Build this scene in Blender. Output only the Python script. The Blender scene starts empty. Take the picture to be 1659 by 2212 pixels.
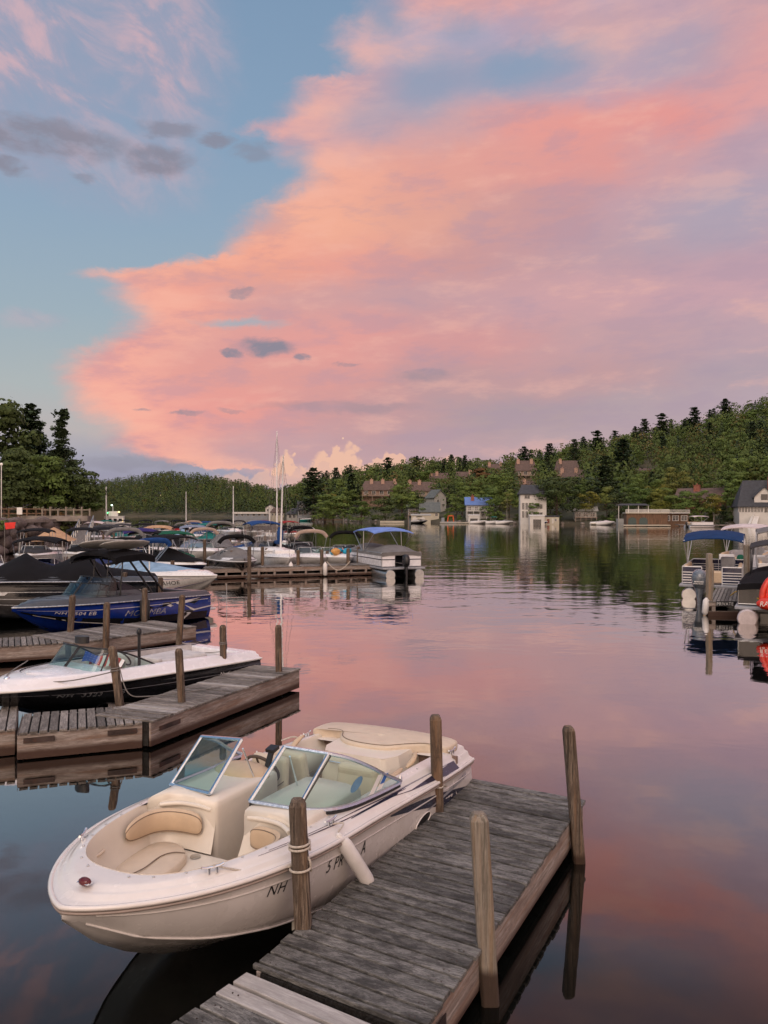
import bpy, math, random
import numpy as np
from mathutils import Vector, Matrix
PI = math.pi
C = bpy.context.scene.collection
scn = bpy.context.scene
# ---------------------------------------------------------------- camera
CAMH = 3.6; FPX = 1750.0; CX = 829.5; HY = 1106.0      # measured on a 1659 x 2212 copy of the photo
cam = bpy.data.objects.new('camera', bpy.data.cameras.new('camera'))
C.objects.link(cam); scn.camera = cam
cam.location = (0, 0, CAMH); cam.rotation_euler = (PI/2, 0, 0)
cam.data.sensor_fit = 'VERTICAL'; cam.data.sensor_height = 36; cam.data.lens = 36*FPX/2212
cam.data.clip_start = 0.1; cam.data.clip_end = 6000
def G(px, py, z=0.0):                      # the point at height z seen at a pixel
    d = (CAMH - z)*FPX/(py - HY)
    return Vector(((px - CX)/FPX*d, d, z))
def Q(px, py, d):                          # the point at distance d seen at a pixel
    return Vector(((px - CX)/FPX*d, d, CAMH - (py - HY)/FPX*d))
scn.view_settings.view_transform = 'Standard'; scn.view_settings.look = 'None'
scn.view_settings.exposure = 0.0; scn.view_settings.gamma = 1.0
scn.cycles.max_bounces = 8; scn.cycles.transparent_max_bounces = 12
scn.cycles.caustics_reflective = False; scn.cycles.caustics_refractive = False
scn.cycles.sample_clamp_indirect = 4.0
scn.cycles.use_adaptive_sampling = True; scn.cycles.adaptive_threshold = .025; scn.cycles.adaptive_min_samples = 12
def lin(c):
    r = []
    for v in c[:3]:
        v = v/255.0
        r.append(v/12.92 if v <= .04045 else ((v + .055)/1.055)**2.4)
    return (r[0], r[1], r[2], 1.0)
# ---------------------------------------------------------------- node helper
class NT:
    def __init__(s, tree): s.t = tree; s.n = tree.nodes; s.l = tree.links
    def new(s, typ, **kw):
        n = s.n.new(typ)
        for k, v in kw.items(): setattr(n, k, v)
        return n
    def put(s, sock, v):
        if v is None: return
        if isinstance(v, (int, float)): sock.default_value = v
        elif isinstance(v, (tuple, list)): sock.default_value = v
        else: s.l.new(v, sock)
    def m(s, op, a, b=None, c=None, clamp=False):
        n = s.new('ShaderNodeMath', operation=op); n.use_clamp = clamp
        s.put(n.inputs[0], a); s.put(n.inputs[1], b); s.put(n.inputs[2], c)
        return n.outputs[0]
    def mr(s, v, a, b, c=0.0, d=1.0, smooth=True):
        n = s.new('ShaderNodeMapRange'); n.interpolation_type = 'SMOOTHSTEP' if smooth else 'LINEAR'
        s.put(n.inputs[0], v)
        for i, q in enumerate((a, b, c, d)): s.put(n.inputs[1+i], q)
        return n.outputs[0]
    def mix(s, f, a, b, mode='MIX'):
        n = s.new('ShaderNodeMix', data_type='RGBA', blend_type=mode)
        s.put(n.inputs[0], f); s.put(n.inputs[6], a); s.put(n.inputs[7], b)
        return n.outputs[2]
    def xyz(s, x, y, z):
        n = s.new('ShaderNodeCombineXYZ'); s.put(n.inputs[0], x); s.put(n.inputs[1], y); s.put(n.inputs[2], z)
        return n.outputs[0]
    def noise(s, vec, scale=1.0, detail=4.0, rough=.55, dist=0.0, col=False):
        n = s.new('ShaderNodeTexNoise')
        s.put(n.inputs['Vector'], vec); n.inputs['Scale'].default_value = scale
        n.inputs['Detail'].default_value = detail; n.inputs['Roughness'].default_value = rough
        n.inputs['Distortion'].default_value = dist
        return n.outputs['Color' if col else 'Fac']
    def ramp(s, f, stops, interp='LINEAR'):
        n = s.new('ShaderNodeValToRGB'); r = n.color_ramp; r.interpolation = interp
        stops = sorted(stops, key=lambda q: q[0])
        while len(r.elements) < len(stops): r.elements.new(.5)
        for e, (p, c) in zip(r.elements, stops):
            e.position = p; e.color = c if len(c) == 4 else (c[0], c[1], c[2], 1)
        s.put(n.inputs[0], f)
        return n.outputs[0]
# ---------------------------------------------------------------- sky
def pxaz(px): return math.atan((px - CX)/FPX)
def pxel(py, px=CX): return math.atan((HY - py)/math.hypot(FPX, px - CX))
w = bpy.data.worlds.new('World'); scn.world = w; w.use_nodes = True
N = NT(w.node_tree); N.n.clear()
tc = N.new('ShaderNodeTexCoord').outputs['Generated']
sp = N.new('ShaderNodeSeparateXYZ'); N.l.new(tc, sp.inputs[0])
X_, Y_, Z_ = sp.outputs
az0 = N.m('ARCTAN2', X_, Y_)
el0 = N.m('ARCSINE', Z_)
el0 = N.m('ABSOLUTE', el0)
# noise domain: stretched along the horizon a little, slanted
nv = N.xyz(N.m('ADD', az0, N.m('MULTIPLY', el0, -.25)), N.m('MULTIPLY', el0, 1.9), 0.0)
n_big = N.noise(nv, 5.0, 5, .6, col=True)
sb = N.new('ShaderNodeSeparateColor'); N.l.new(n_big, sb.inputs[0])
n_fine = N.noise(nv, 22.0, 6, .62, .3, col=True)
sf = N.new('ShaderNodeSeparateColor'); N.l.new(n_fine, sf.inputs[0])
def cen(x, k): return N.m('MULTIPLY', N.m('SUBTRACT', x, .5), k)
az = N.m('ADD', az0, N.m('ADD', cen(sb.outputs[0], .16), cen(sf.outputs[0], .07)))
el = N.m('ADD', el0, N.m('ADD', cen(sb.outputs[1], .07), cen(sf.outputs[1], .03)))
AZ0, AZ1, EL1 = -.50, .50, .60
azn = N.m('DIVIDE', N.m('SUBTRACT', az, AZ0), AZ1-AZ0, clamp=True)
eln = N.m('DIVIDE', el, EL1, clamp=True)
eln0 = N.m('DIVIDE', N.m('ADD', el0, cen(sf.outputs[1], .02)), EL1, clamp=True)
def A_(px): return min(1, max(0, (pxaz(px)-AZ0)/(AZ1-AZ0)))
def E_(py): return min(1, max(0, pxel(py)/EL1))
# clear sky behind the clouds
clear = N.ramp(eln0, [(E_(1106), lin((170,162,178))), (E_(1030), lin((158,156,176))), (E_(985), lin((168,166,180))),
    (E_(940), lin((188,180,180))), (E_(850), lin((176,184,186))), (E_(700), lin((160,178,190))), (E_(500), lin((147,170,192))), (E_(300), lin((137,163,190))),
    (E_(0), lin((128,155,184))), (1, lin((84,116,156)))])
# cloud colours: rows of elevation
rows = [
 (1106, [(0,(150,150,170)),(200,(172,160,180)),(500,(196,165,175)),(800,(222,180,165)),(1100,(205,170,168)),(1659,(190,165,178))]),
 (1040, [(0,(150,150,175)),(250,(160,155,178)),(450,(205,165,172)),(620,(192,162,174)),(900,(206,168,166)),(1300,(196,168,172)),(1659,(188,168,180))]),
 (980,  [(0,(170,160,178)),(220,(190,155,165)),(330,(246,160,150)),(600,(206,156,162)),(900,(192,154,164)),(1300,(190,160,168)),(1659,(184,164,178))]),
 (900,  [(0,(244,160,150)),(200,(254,160,148)),(500,(246,152,142)),(800,(204,150,154)),(1100,(180,152,160)),(1400,(184,158,168)),(1659,(188,162,174))]),
 (820,  [(0,(250,165,150)),(200,(254,162,148)),(450,(240,154,144)),(700,(232,152,146)),(950,(200,150,154)),(1200,(202,152,156)),(1659,(180,156,170))]),
 (740,  [(0,(250,165,150)),(250,(252,160,146)),(450,(234,154,148)),(700,(240,154,146)),(1000,(222,150,150)),(1300,(204,156,162)),(1659,(194,158,170))]),
 (650,  [(0,(240,165,155)),(200,(252,168,150)),(400,(252,158,140)),(650,(222,156,154)),(900,(206,154,160)),(1200,(214,158,164)),(1659,(206,158,170))]),
 (560,  [(0,(240,165,155)),(350,(250,166,142)),(550,(255,160,132)),(750,(246,156,140)),(1000,(214,150,150)),(1300,(196,154,166)),(1659,(192,154,172))]),
 (470,  [(0,(240,165,155)),(500,(252,170,144)),(700,(255,170,140)),(900,(240,162,142)),(1150,(212,150,152)),(1400,(202,156,168)),(1659,(190,158,176))]),
 (380,  [(0,(200,165,170)),(550,(244,168,150)),(750,(250,166,142)),(950,(240,158,144)),(1250,(236,150,144)),(1450,(214,156,162)),(1659,(196,158,174))]),
 (290,  [(0,(165,150,165)),(500,(232,165,164)),(700,(222,164,166)),(950,(218,160,162)),(1150,(244,152,142)),(1450,(242,148,142)),(1659,(232,156,156))]),
 (190,  [(0,(165,165,190)),(400,(190,165,185)),(650,(228,165,165)),(850,(186,164,182)),(1100,(196,160,176)),(1350,(196,160,178)),(1659,(226,156,158))]),
 (90,   [(0,(180,165,185)),(350,(200,165,182)),(750,(222,172,178)),(900,(186,168,190)),(1080,(186,166,190)),(1280,(226,172,170)),(1450,(202,160,174)),(1659,(220,162,164))]),
 (0,    [(0,(190,165,185)),(350,(200,165,180)),(800,(205,165,180)),(960,(238,166,160)),(1120,(230,164,164)),(1350,(190,162,186)),(1659,(206,162,172))]),
]
def soft(q):
    g = sum(q)/3; k = .80; return tuple(min(255, (g + (v-g)*k)*1.005 + 1) for v in q)
col = None; pe = None
for py, st in rows:
    c = N.ramp(azn, [(A_(px), lin(soft(q))) for px, q in st], 'EASE')
    e = pxel(py)/EL1
    if col is None: col = c
    else: col = N.mix(N.mr(eln, pe, e), col, c)
    pe = e
# lit and shaded streaks through the clouds
st_ = N.noise(N.xyz(N.m('ADD', az0, N.m('MULTIPLY', el0, -.4)), N.m('MULTIPLY', el0, 3.2), .3), 9.0, 7, .60, .12)
col = N.mix(N.mr(st_, .36, .52, .30, 0.0), col, lin((168,148,170)))
col = N.mix(N.mr(st_, .52, .70, 0.0, .34), col, lin((248,190,172)))
# where the big cloud begins, by elevation
edge = [(0,770),(60,735),(100,700),(150,740),(180,635),(215,625),(255,600),(290,520),(318,590),(345,600),(385,640),(420,600),(450,540),(500,500),(560,470),(590,330),(615,190),(628,165),(650,230),(700,270),(735,250),(780,160),(815,120),(840,125),(890,150),(930,215),(960,205),(985,260),(1003,340),(1015,520),(1060,560)]
eln2 = N.m('DIVIDE', N.m('ADD', el0, cen(sf.outputs[1], .035)), EL1, clamp=True)
edg = N.ramp(eln2, [(E_(y), (A_(x),)*3) for y, x in edge] + [(1.0, (A_(800),)*3)])
azr = N.m('DIVIDE', N.m('SUBTRACT', N.m('ADD', az0, N.m('ADD', cen(sb.outputs[2], .016), cen(sf.outputs[0], .055))), AZ0), AZ1-AZ0)
sd = N.m('SUBTRACT', azr, edg)
mask = N.mr(sd, -.015, .05)
col = N.mix(N.m('MULTIPLY', N.m('MULTIPLY', N.mr(sd, -.02, .04), N.mr(sd, .16, .05)), N.m('MULTIPLY', N.mr(st_, .38, .6), N.mr(el0, .50, .12, .25, .62))), col, lin((255,186,163)))
def blob(px, py, rx, ry, amp=1.0, soft=.6):
    dx = N.m('DIVIDE', N.m('SUBTRACT', azw, pxaz(px)), rx/FPX)
    dy = N.m('DIVIDE', N.m('SUBTRACT', elw, pxel(py, px)), ry/FPX)
    r = N.m('SQRT', N.m('ADD', N.m('MULTIPLY', dx, dx), N.m('MULTIPLY', dy, dy)))
    return N.mr(r, 1.0-soft, 1.0+soft*.5, amp, 0.0)
azw = N.m('ADD', az0, cen(sf.outputs[2], .055)); elw = N.m('ADD', el0, cen(sf.outputs[0], .028))
# thin places where blue shows
for (px, py, rx, ry, a) in [(1120,150,190,50,.85),(920,190,90,60,.6),(830,30,60,50,.75),(800,260,90,40,.4),(1000,60,60,30,.5),(1480,120,120,60,.35),(640,330,40,35,.5),(520,698,90,9,.8),(1560,470,200,70,.3)]:
    mask = N.m('MULTIPLY', mask, N.m('SUBTRACT', 1.0, blob(px, py, rx, ry, a, .9)))
# the broken cloud at the upper left
ul = N.noise(N.xyz(N.m('ADD', az0, N.m('MULTIPLY', el0, .8)), N.m('MULTIPLY', el0, 1.2), 2.0), 13.0, 6, .6, .5)
m2 = None
for (px, py, rx, ry, a) in [(40,80,260,200,1.0),(340,90,140,160,1.0),(150,200,190,110,.7),(60,330,180,60,.8),(330,340,110,70,.7),(60,690,60,20,.35),(250,400,150,60,.45)]:
    b = blob(px, py, rx, ry, a, .9)
    m2 = b if m2 is None else N.m('MAXIMUM', m2, b)
m2 = N.m('MULTIPLY', m2, N.mr(ul, .30, .58, .42, 1.0))
colu = N.mix(N.mr(ul, .45, .66), lin((164,164,186)), lin((206,176,186)))
sky = N.mix(m2, clear, colu)
sky = N.mix(mask, sky, col)
# small grey clouds in front
gm = None
azw = N.m('ADD', az0, N.m('ADD', cen(sf.outputs[2], .045), cen(st_, .03))); elw = N.m('ADD', el0, N.m('ADD', cen(sf.outputs[0], .022), cen(st_, .02)))
for (px, py, rx, ry, a) in [(570,750,62,20,.95),(497,766,22,10,.9),(655,768,20,8,.8),(525,628,30,10,.6),(402,893,36,6,.7),(315,882,16,4,.6),(915,810,58,12,.45),(752,787,34,6,.5),(730,880,180,14,.38),(505,886,30,5,.4),(100,300,170,34,.85),(330,345,78,30,.85),(372,280,62,16,.7),(15,358,36,18,.8),(482,297,34,12,.75),(545,332,40,22,.5),(190,388,26,12,.5),(300,1000,130,14,.4)]:
    b = blob(px, py, rx, ry, a, .5)
    gm = b if gm is None else N.m('MAXIMUM', gm, b)
gm = N.m('MULTIPLY', gm, N.mr(sf.outputs[1], .30, .55, .45, 1.0))
sky = N.mix(gm, sky, lin((140,137,152)))
# heaped peach clouds low on the horizon
vn = N.new('ShaderNodeTexVoronoi'); vn.feature = 'SMOOTH_F1'; N.put(vn.inputs['Vector'], N.xyz(az0, el0, 0.0)); vn.inputs['Scale'].default_value = 60; vn.inputs['Detail'].default_value = 2
vd = vn.outputs['Distance']
azw = N.m('ADD', az0, cen(vd, .025)); elw = N.m('ADD', el0, cen(vd, .035))
cm = None
for (px, py, rx, ry, a) in [(772,985,40,34,1),(728,978,40,20,1),(700,1000,50,20,.8),(626,998,24,22,1),(850,985,60,16,.9),(900,990,90,18,.8),(650,1025,170,22,.55),(520,1035,60,20,.55),(940,1010,120,30,.6),(1428,915,20,18,.7),(1405,925,22,12,.7)]:
    b = blob(px, py, rx, ry, a, .28)
    cm = b if cm is None else N.m('MAXIMUM', cm, b)
sky = N.mix(cm, sky, N.mix(N.mr(vd, .15, .5), lin((255,216,180)), lin((238,190,168))))
# the rest of the sky dome: after-glow in the west behind the camera
glow = N.m('MULTIPLY', N.mr(Y_, .25, -1.0), N.mr(el0, 1.3, .05))
sky2 = N.mix(N.m('MULTIPLY', glow, .95), sky, (1.75, 1.28, 1.0, 1))
up = N.mr(el0, .60, 1.2)
sky2 = N.mix(up, sky2, (.86, .86, .98, 1))
nish = N.new('ShaderNodeTexSky'); nish.sky_type = 'NISHITA'; nish.sun_disc = False
nish.sun_elevation = math.radians(4); nish.sun_rotation = math.radians(195)
bg1 = N.new('ShaderNodeBackground'); N.l.new(nish.outputs[0], bg1.inputs[0]); bg1.inputs[1].default_value = .003
bg2 = N.new('ShaderNodeBackground'); N.l.new(sky2, bg2.inputs[0]); bg2.inputs[1].default_value = .96
ad = N.new('ShaderNodeAddShader'); N.l.new(bg1.outputs[0], ad.inputs[0]); N.l.new(bg2.outputs[0], ad.inputs[1])
wo = N.new('ShaderNodeOutputWorld'); N.l.new(ad.outputs[0], wo.inputs[0])
w.cycles.sampling_method = 'MANUAL'; w.cycles.sample_map_resolution = 512
# ---------------------------------------------------------------- the last warm light, low behind the camera
sun = bpy.data.objects.new('sun', bpy.data.lights.new('sun', 'SUN')); C.objects.link(sun)
sun.data.energy = 1.3; sun.data.angle = math.radians(40); sun.data.color = (1, .80, .66)
sel, saz = math.radians(40), math.radians(195)
sdv = Vector((math.sin(saz)*math.cos(sel), math.cos(saz)*math.cos(sel), math.sin(sel)))
sun.rotation_euler = sdv.to_track_quat('Z', 'Y').to_euler()
# ---------------------------------------------------------------- meshes
class MB:
    def __init__(s): s.v = []; s.f = []; s.m = []; s.sm = []
    def add(s, vs, fs, mi=0, smooth=False):
        o = len(s.v); s.v.extend([tuple(p) for p in vs])
        for f in fs: s.f.append([o+i for i in f]); s.m.append(mi); s.sm.append(smooth)
    def box(s, c, sz, mi=0, rz=0.0, rot=None, taper=1.0):
        x, y, z = sz[0]/2, sz[1]/2, sz[2]/2
        vs = [Vector((sx*x*(taper if sz_ > 0 else 1), sy*y*(taper if sz_ > 0 else 1), sz_*z)) for sz_ in (-1, 1) for sx, sy in ((-1,-1),(1,-1),(1,1),(-1,1))]
        R = rot if rot is not None else Matrix.Rotation(rz, 3, 'Z')
        vs = [R @ p + Vector(c) for p in vs]
        s.add(vs, [(3,2,1,0),(4,5,6,7),(0,1,5,4),(1,2,6,5),(2,3,7,6),(3,0,4,7)], mi)
    def bar(s, a, b, w, h, mi=0):
        a, b = Vector(a), Vector(b); d = b - a
        R = d.to_track_quat('X', 'Z').to_matrix()
        s.box((a+b)/2, (d.length, w, h), mi, rot=R)
    def tube(s, pts, r, n=8, mi=0, caps=True, smooth=True, squash=1.0):
        pts = [Vector(p) for p in pts]; k = len(pts); rings = []
        up = Vector((0, 0, 1)); t0 = (pts[1]-pts[0]).normalized()
        if abs(t0.dot(up)) > .95: up = Vector((1, 0, 0))
        u = t0.cross(up).normalized()
        for i, p in enumerate(pts):
            t = (pts[min(i+1, k-1)] - pts[max(i-1, 0)]).normalized()
            u = (u - t*u.dot(t)).normalized(); vv = t.cross(u)
            rr = r[i] if isinstance(r, (list, tuple)) else r
            rings.append([p + u*rr*math.cos(2*PI*j/n) + vv*rr*squash*math.sin(2*PI*j/n) for j in range(n)])
        s.loft(rings, mi, True, caps, smooth)
    def loft(s, rings, mi=0, closed=True, caps=True, smooth=True):
        n = len(rings[0]); vs = [p for r in rings for p in r]; fs = []
        for i in range(len(rings)-1):
            for j in range(n if closed else n-1):
                a = i*n+j; b = i*n+(j+1) % n
                fs.append((a, b, b+n, a+n))
        s.add(vs, fs, mi, smooth)
        if caps and closed:
            s.add(rings[0], [tuple(range(n))[::-1]], mi, False); s.add(rings[-1], [tuple(range(n))], mi, False)
    def grid(s, rows, mi=0, smooth=True): s.loft(rows, mi, False, False, smooth)
    def prism(s, poly, z0, z1, mi=0):
        n = len(poly)
        vs = [(p[0], p[1], z0) for p in poly] + [(p[0], p[1], z1) for p in poly]
        s.add(vs, [tuple(range(n))[::-1], tuple(range(n, 2*n))] + [(i, (i+1) % n, n+(i+1) % n, n+i) for i in range(n)], mi)
    def ell(s, c, r, mi=0, nu=12, nv=8, fn=None):
        rings = []
        for i in range(nv+1):
            a = PI*i/nv - PI/2; a = max(-PI/2+.02, min(PI/2-.02, a))
            rings.append([Vector((c[0]+r[0]*math.cos(a)*math.cos(2*PI*j/nu), c[1]+r[1]*math.cos(a)*math.sin(2*PI*j/nu), c[2]+r[2]*math.sin(a))) for j in range(nu)])
        if fn: rings = [[fn(p) for p in q] for q in rings]
        s.loft(rings, mi)
    def thick(s, poly, d, mi=0):           # a polygon in space given thickness vector d
        n = len(poly); P = [Vector(p) for p in poly]; d = Vector(d)
        s.add(P + [p + d for p in P], [tuple(range(n))[::-1], tuple(range(n, 2*n))] + [(i, (i+1) % n, n+(i+1) % n, n+i) for i in range(n)], mi)
    def build(s, name, mats, parent=None, bevel=0, sub=0, seg=2, loc=None, rz=None):
        me = bpy.data.meshes.new(name); me.from_pydata(s.v, [], s.f)
        mats = mats if isinstance(mats, (list, tuple)) else [mats]
        for m in mats: me.materials.append(m)
        me.polygons.foreach_set('material_index', s.m); me.polygons.foreach_set('use_smooth', s.sm)
        me.update()
        o = bpy.data.objects.new(name, me); C.objects.link(o)
        if parent: o.parent = parent
        if loc is not None: o.location = loc
        if rz is not None: o.rotation_euler.z = rz
        if bevel:
            b = o.modifiers.new('b', 'BEVEL'); b.width = bevel; b.segments = seg; b.limit_method = 'ANGLE'; b.angle_limit = .6
        if sub:
            b = o.modifiers.new('s', 'SUBSURF'); b.levels = sub; b.render_levels = sub
        return o
def tag(o, label=None, cat=None, group=None, kind=None):
    if label: o['label'] = label
    if cat: o['category'] = cat
    if group: o['group'] = group
    if kind: o['kind'] = kind
    return o
def root(name, loc, rz, label, cat, group=None):
    o = bpy.data.objects.new(name, None); C.objects.link(o); o.empty_display_size = .2
    o.location = loc; o.rotation_euler.z = rz
    return tag(o, label, cat, group)
def copy_tree(o, parent=None):
    c = o.copy(); C.objects.link(c); c.parent = parent
    for ch in [q for q in C.objects if q.parent == o]: copy_tree(ch, c)
    return c
# text laid on a surface by a mapping (x, y) -> point
def text(mb, s, size, fn, mi=0, shear=0.0, space=1.0, wide=1.0):
    cu = bpy.data.curves.new('t', 'FONT'); cu.body = s; cu.size = size; cu.resolution_u = 3; cu.shear = shear; cu.space_character = space
    ob = bpy.data.objects.new('t', cu); C.objects.link(ob)
    bpy.context.view_layer.update()
    me = bpy.data.meshes.new_from_object(ob.evaluated_get(bpy.context.evaluated_depsgraph_get()))
    mb.add([fn(v.co.x*wide, v.co.y) for v in me.vertices], [tuple(p.vertices) for p in me.polygons], mi)
    wd = max([v.co.x for v in me.vertices] or [0])*wide
    bpy.data.objects.remove(ob); bpy.data.curves.remove(cu); bpy.data.meshes.remove(me)
    return wd
# ---------------------------------------------------------------- materials
def mat(name, rgb, rough=.5, metal=0.0, var=.12, vscale=6.0, bump=0.0, bscale=40.0, spec=None, coat=0.0, dirt=None, emit=None, stretch=(1,1,1)):
    m = bpy.data.materials.new(name); m.use_nodes = True; n = NT(m.node_tree); n.n.clear()
    b = n.new('ShaderNodeBsdfPrincipled'); o = n.new('ShaderNodeOutputMaterial'); n.l.new(b.outputs[0], o.inputs[0])
    t = n.new('ShaderNodeTexCoord').outputs['Object']
    mp = n.new('ShaderNodeMapping'); n.l.new(t, mp.inputs[0]); mp.inputs['Scale'].default_value = stretch
    v = mp.outputs[0]
    c = (rgb[0], rgb[1], rgb[2], 1)
    ns = n.noise(v, vscale, 5, .6)
    lo = tuple(x*(1-var) for x in rgb) + (1,); hi = tuple(min(1, x*(1+var)) for x in rgb) + (1,)
    col = n.mix(n.mr(ns, .3, .7), lo, hi)
    if dirt:                                # (colour, amount)
        col = n.mix(n.mr(n.noise(v, vscale*.5+1.3, 8, .7), .5, .75, 0, dirt[1]), col, tuple(dirt[0])+(1,))
    n.l.new(col, b.inputs['Base Color'])
    b.inputs['Metallic'].default_value = metal
    n.put(b.inputs['Roughness'], n.mr(n.noise(v, vscale*2, 3), .3, .7, max(0, rough-.06), min(1, rough+.06)))
    if spec is not None: b.inputs['Specular IOR Level'].default_value = spec
    if coat: b.inputs['Coat Weight'].default_value = coat; b.inputs['Coat Roughness'].default_value = .08
    if bump:
        bp = n.new('ShaderNodeBump'); bp.inputs['Strength'].default_value = bump; bp.inputs['Distance'].default_value = .02
        n.l.new(n.noise(v, bscale, 4), bp.inputs['Height']); n.l.new(bp.outputs[0], b.inputs['Normal'])
    if emit:
        b.inputs['Emission Color'].default_value = tuple(emit[0])+(1,); b.inputs['Emission Strength'].default_value = emit[1]
    return m
def wood(name, a, b_, grain=(.35, 14, 14), stain=(.03,.03,.03), amt=.75, wet=None, brown=None, pl=.5, bump=.5):
    """weathered timber: grain runs along the axis with the small scale; each board differs"""
    m = bpy.data.materials.new(name); m.use_nodes = True; n = NT(m.node_tree); n.n.clear()
    b = n.new('ShaderNodeBsdfPrincipled'); o = n.new('ShaderNodeOutputMaterial'); n.l.new(b.outputs[0], o.inputs[0])
    tcn = n.new('ShaderNodeTexCoord').outputs['Object']
    ge = n.new('ShaderNodeNewGeometry').outputs['Random Per Island']
    oi = n.new('ShaderNodeObjectInfo').outputs['Random']
    vv = n.new('ShaderNodeVectorMath', operation='ADD'); n.l.new(tcn, vv.inputs[0])
    n.l.new(n.xyz(n.m('MULTIPLY', ge, 37.0), n.m('MULTIPLY', ge, 91.0), n.m('MULTIPLY', oi, 23.0)), vv.inputs[1])
    mp = n.new('ShaderNodeMapping'); n.l.new(vv.outputs[0], mp.inputs[0]); mp.inputs['Scale'].default_value = grain
    g = n.noise(mp.outputs[0], 4.0, 8, .72, .6)
    g2 = n.noise(mp.outputs[0], 1.1, 4, .6, .3)
    m2 = n.new('ShaderNodeMapping'); n.l.new(vv.outputs[0], m2.inputs[0]); m2.inputs['Scale'].default_value = tuple((q*.45)**.5*1.3 for q in grain)
    bl = n.noise(m2.outputs[0], 3.2, 9, .76)
    col = n.mix(n.mr(g, .40, .60), tuple(a)+(1,), tuple(b_)+(1,))
    if brown: col = n.mix(n.mr(g2, .45, .7, 0, .8), col, tuple(brown)+(1,))
    col = n.mix(n.mr(n.m('ADD', bl, n.m('MULTIPLY', n.m('SUBTRACT', g, .5), .8)), .47, .60, 0, amt), col, tuple(stain)+(1,))
    col = n.mix(1.0, col, n.mr(ge, 0, 1, 1-pl, 1+pl*.6, False), 'MULTIPLY')
    sx = n.new('ShaderNodeSeparateXYZ'); n.l.new(n.new('ShaderNodeNewGeometry').outputs['Position'], sx.inputs[0])
    if wet:
        z = n.m('ADD', sx.outputs[2], n.m('MULTIPLY', bl, .10))
        col = n.mix(n.mr(z, wet[0]-.03, wet[0]+.05, 1.0, 0.0), col, tuple(wet[1])+(1,))
    n.l.new(col, b.inputs['Base Color'])
    b.inputs['Roughness'].default_value = .78; b.inputs['Specular IOR Level'].default_value = .3
    bp = n.new('ShaderNodeBump'); bp.inputs['Strength'].default_value = bump; bp.inputs['Distance'].default_value = .008
    n.l.new(n.m('ADD', g, n.m('MULTIPLY', bl, .5)), bp.inputs['Height']); n.l.new(bp.outputs[0], b.inputs['Normal'])
    return m
M = {}
M['plank'] = wood('plank_wood', (.085,.083,.078), (.25,.243,.23), grain=(18, 1.9, 18), amt=.85, stain=(.032,.031,.03), pl=.42, bump=.8)
M['plank_b'] = wood('plank_wood_brown', (.12,.108,.098), (.33,.30,.275), grain=(18, 1.3, 18), amt=.6, stain=(.055,.048,.042), pl=.45)
M['fascia'] = wood('fascia_wood', (.20,.165,.145), (.42,.37,.34), grain=(.8, 16, 16), amt=.5, stain=(.10,.06,.045), wet=(.19, (.07,.04,.03)), brown=(.26,.16,.11), pl=.25)
M['pile'] = wood('pile_wood', (.045,.034,.027), (.25,.195,.15), grain=(15, 15, .5), amt=.75, stain=(.05,.035,.027), bump=.8, wet=(.13, (.05,.03,.02)), brown=(.22,.13,.075), pl=.1)
M['pile_g'] = wood('pile_wood_grey', (.15,.13,.105), (.37,.33,.28), bump=.8, grain=(15, 15, .5), amt=.35, stain=(.12,.08,.05), wet=(.30, (.06,.04,.03)), brown=(.30,.20,.12), pl=.1)
M['under'] = wood('under_shade_wood', (.008,.007,.006), (.03,.024,.02), grain=(.8,12,12))  # near-black tone paints the shade below the decks into the wood
M['gel'] = mat('gelcoat', (.74,.70,.67), .22, var=.04, vscale=3, coat=.5, dirt=((.56,.50,.43), .35))
M['gelw'] = mat('gelcoat_cool', (.80,.79,.82), .25, var=.04, vscale=3, coat=.4)
M['gelc'] = mat('gelcoat_cream', (.73,.67,.58), .35, var=.04, vscale=3, coat=.2, dirt=((.58,.50,.40), .3))
M['hullw'] = mat('hull_white', (.62,.59,.57), .25, var=.06, vscale=2, coat=.5, dirt=((.40,.36,.31), .5))
M['tan'] = mat('vinyl_tan', (.57,.43,.29), .45, var=.05, vscale=8, bump=.08, bscale=300)
M['tanl'] = mat('vinyl_light', (.64,.53,.41), .45, var=.05, vscale=8, bump=.08, bscale=300)
M['seam'] = mat('seam', (.20,.15,.11), .7)
M['carpet'] = mat('carpet', (.22,.15,.12), .95, var=.25, vscale=60, bump=.3)
M['chrome'] = mat('chrome', (.80,.82,.85), .12, 1.0, var=.04)
M['alu'] = mat('aluminium', (.62,.70,.78), .20, 1.0, var=.06, vscale=20)
M['alud'] = mat('aluminium_dull', (.55,.55,.55), .38, 1.0, var=.1)
M['black'] = mat('black_plastic', (.012,.012,.014), .4, var=.3)
M['rubber'] = mat('rubber', (.02,.02,.022), .7)
M['navy'] = mat('navy_graphic', (.015,.018,.045), .22, coat=.5)
M['grey'] = mat('grey_graphic', (.25,.25,.27), .3, coat=.4)
M['rope'] = mat('rope', (.55,.49,.42), .9, var=.25, vscale=90, bump=.5, bscale=200)
M['roped'] = mat('rope_dark', (.18,.17,.16), .9, var=.3, vscale=90)
M['vinylw'] = mat('fender_vinyl', (.74,.71,.69), .4, var=.06, vscale=8, dirt=((.45,.33,.22), .4))
M['steel'] = mat('rusty_steel', (.07,.05,.045), .6, .6, var=.4, dirt=((.16,.06,.03), .7))
M['white'] = mat('white_paint', (.76,.75,.73), .5, var=.06, vscale=4)
M['brownd'] = mat('brown_dark', (.09,.06,.045), .6)
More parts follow.
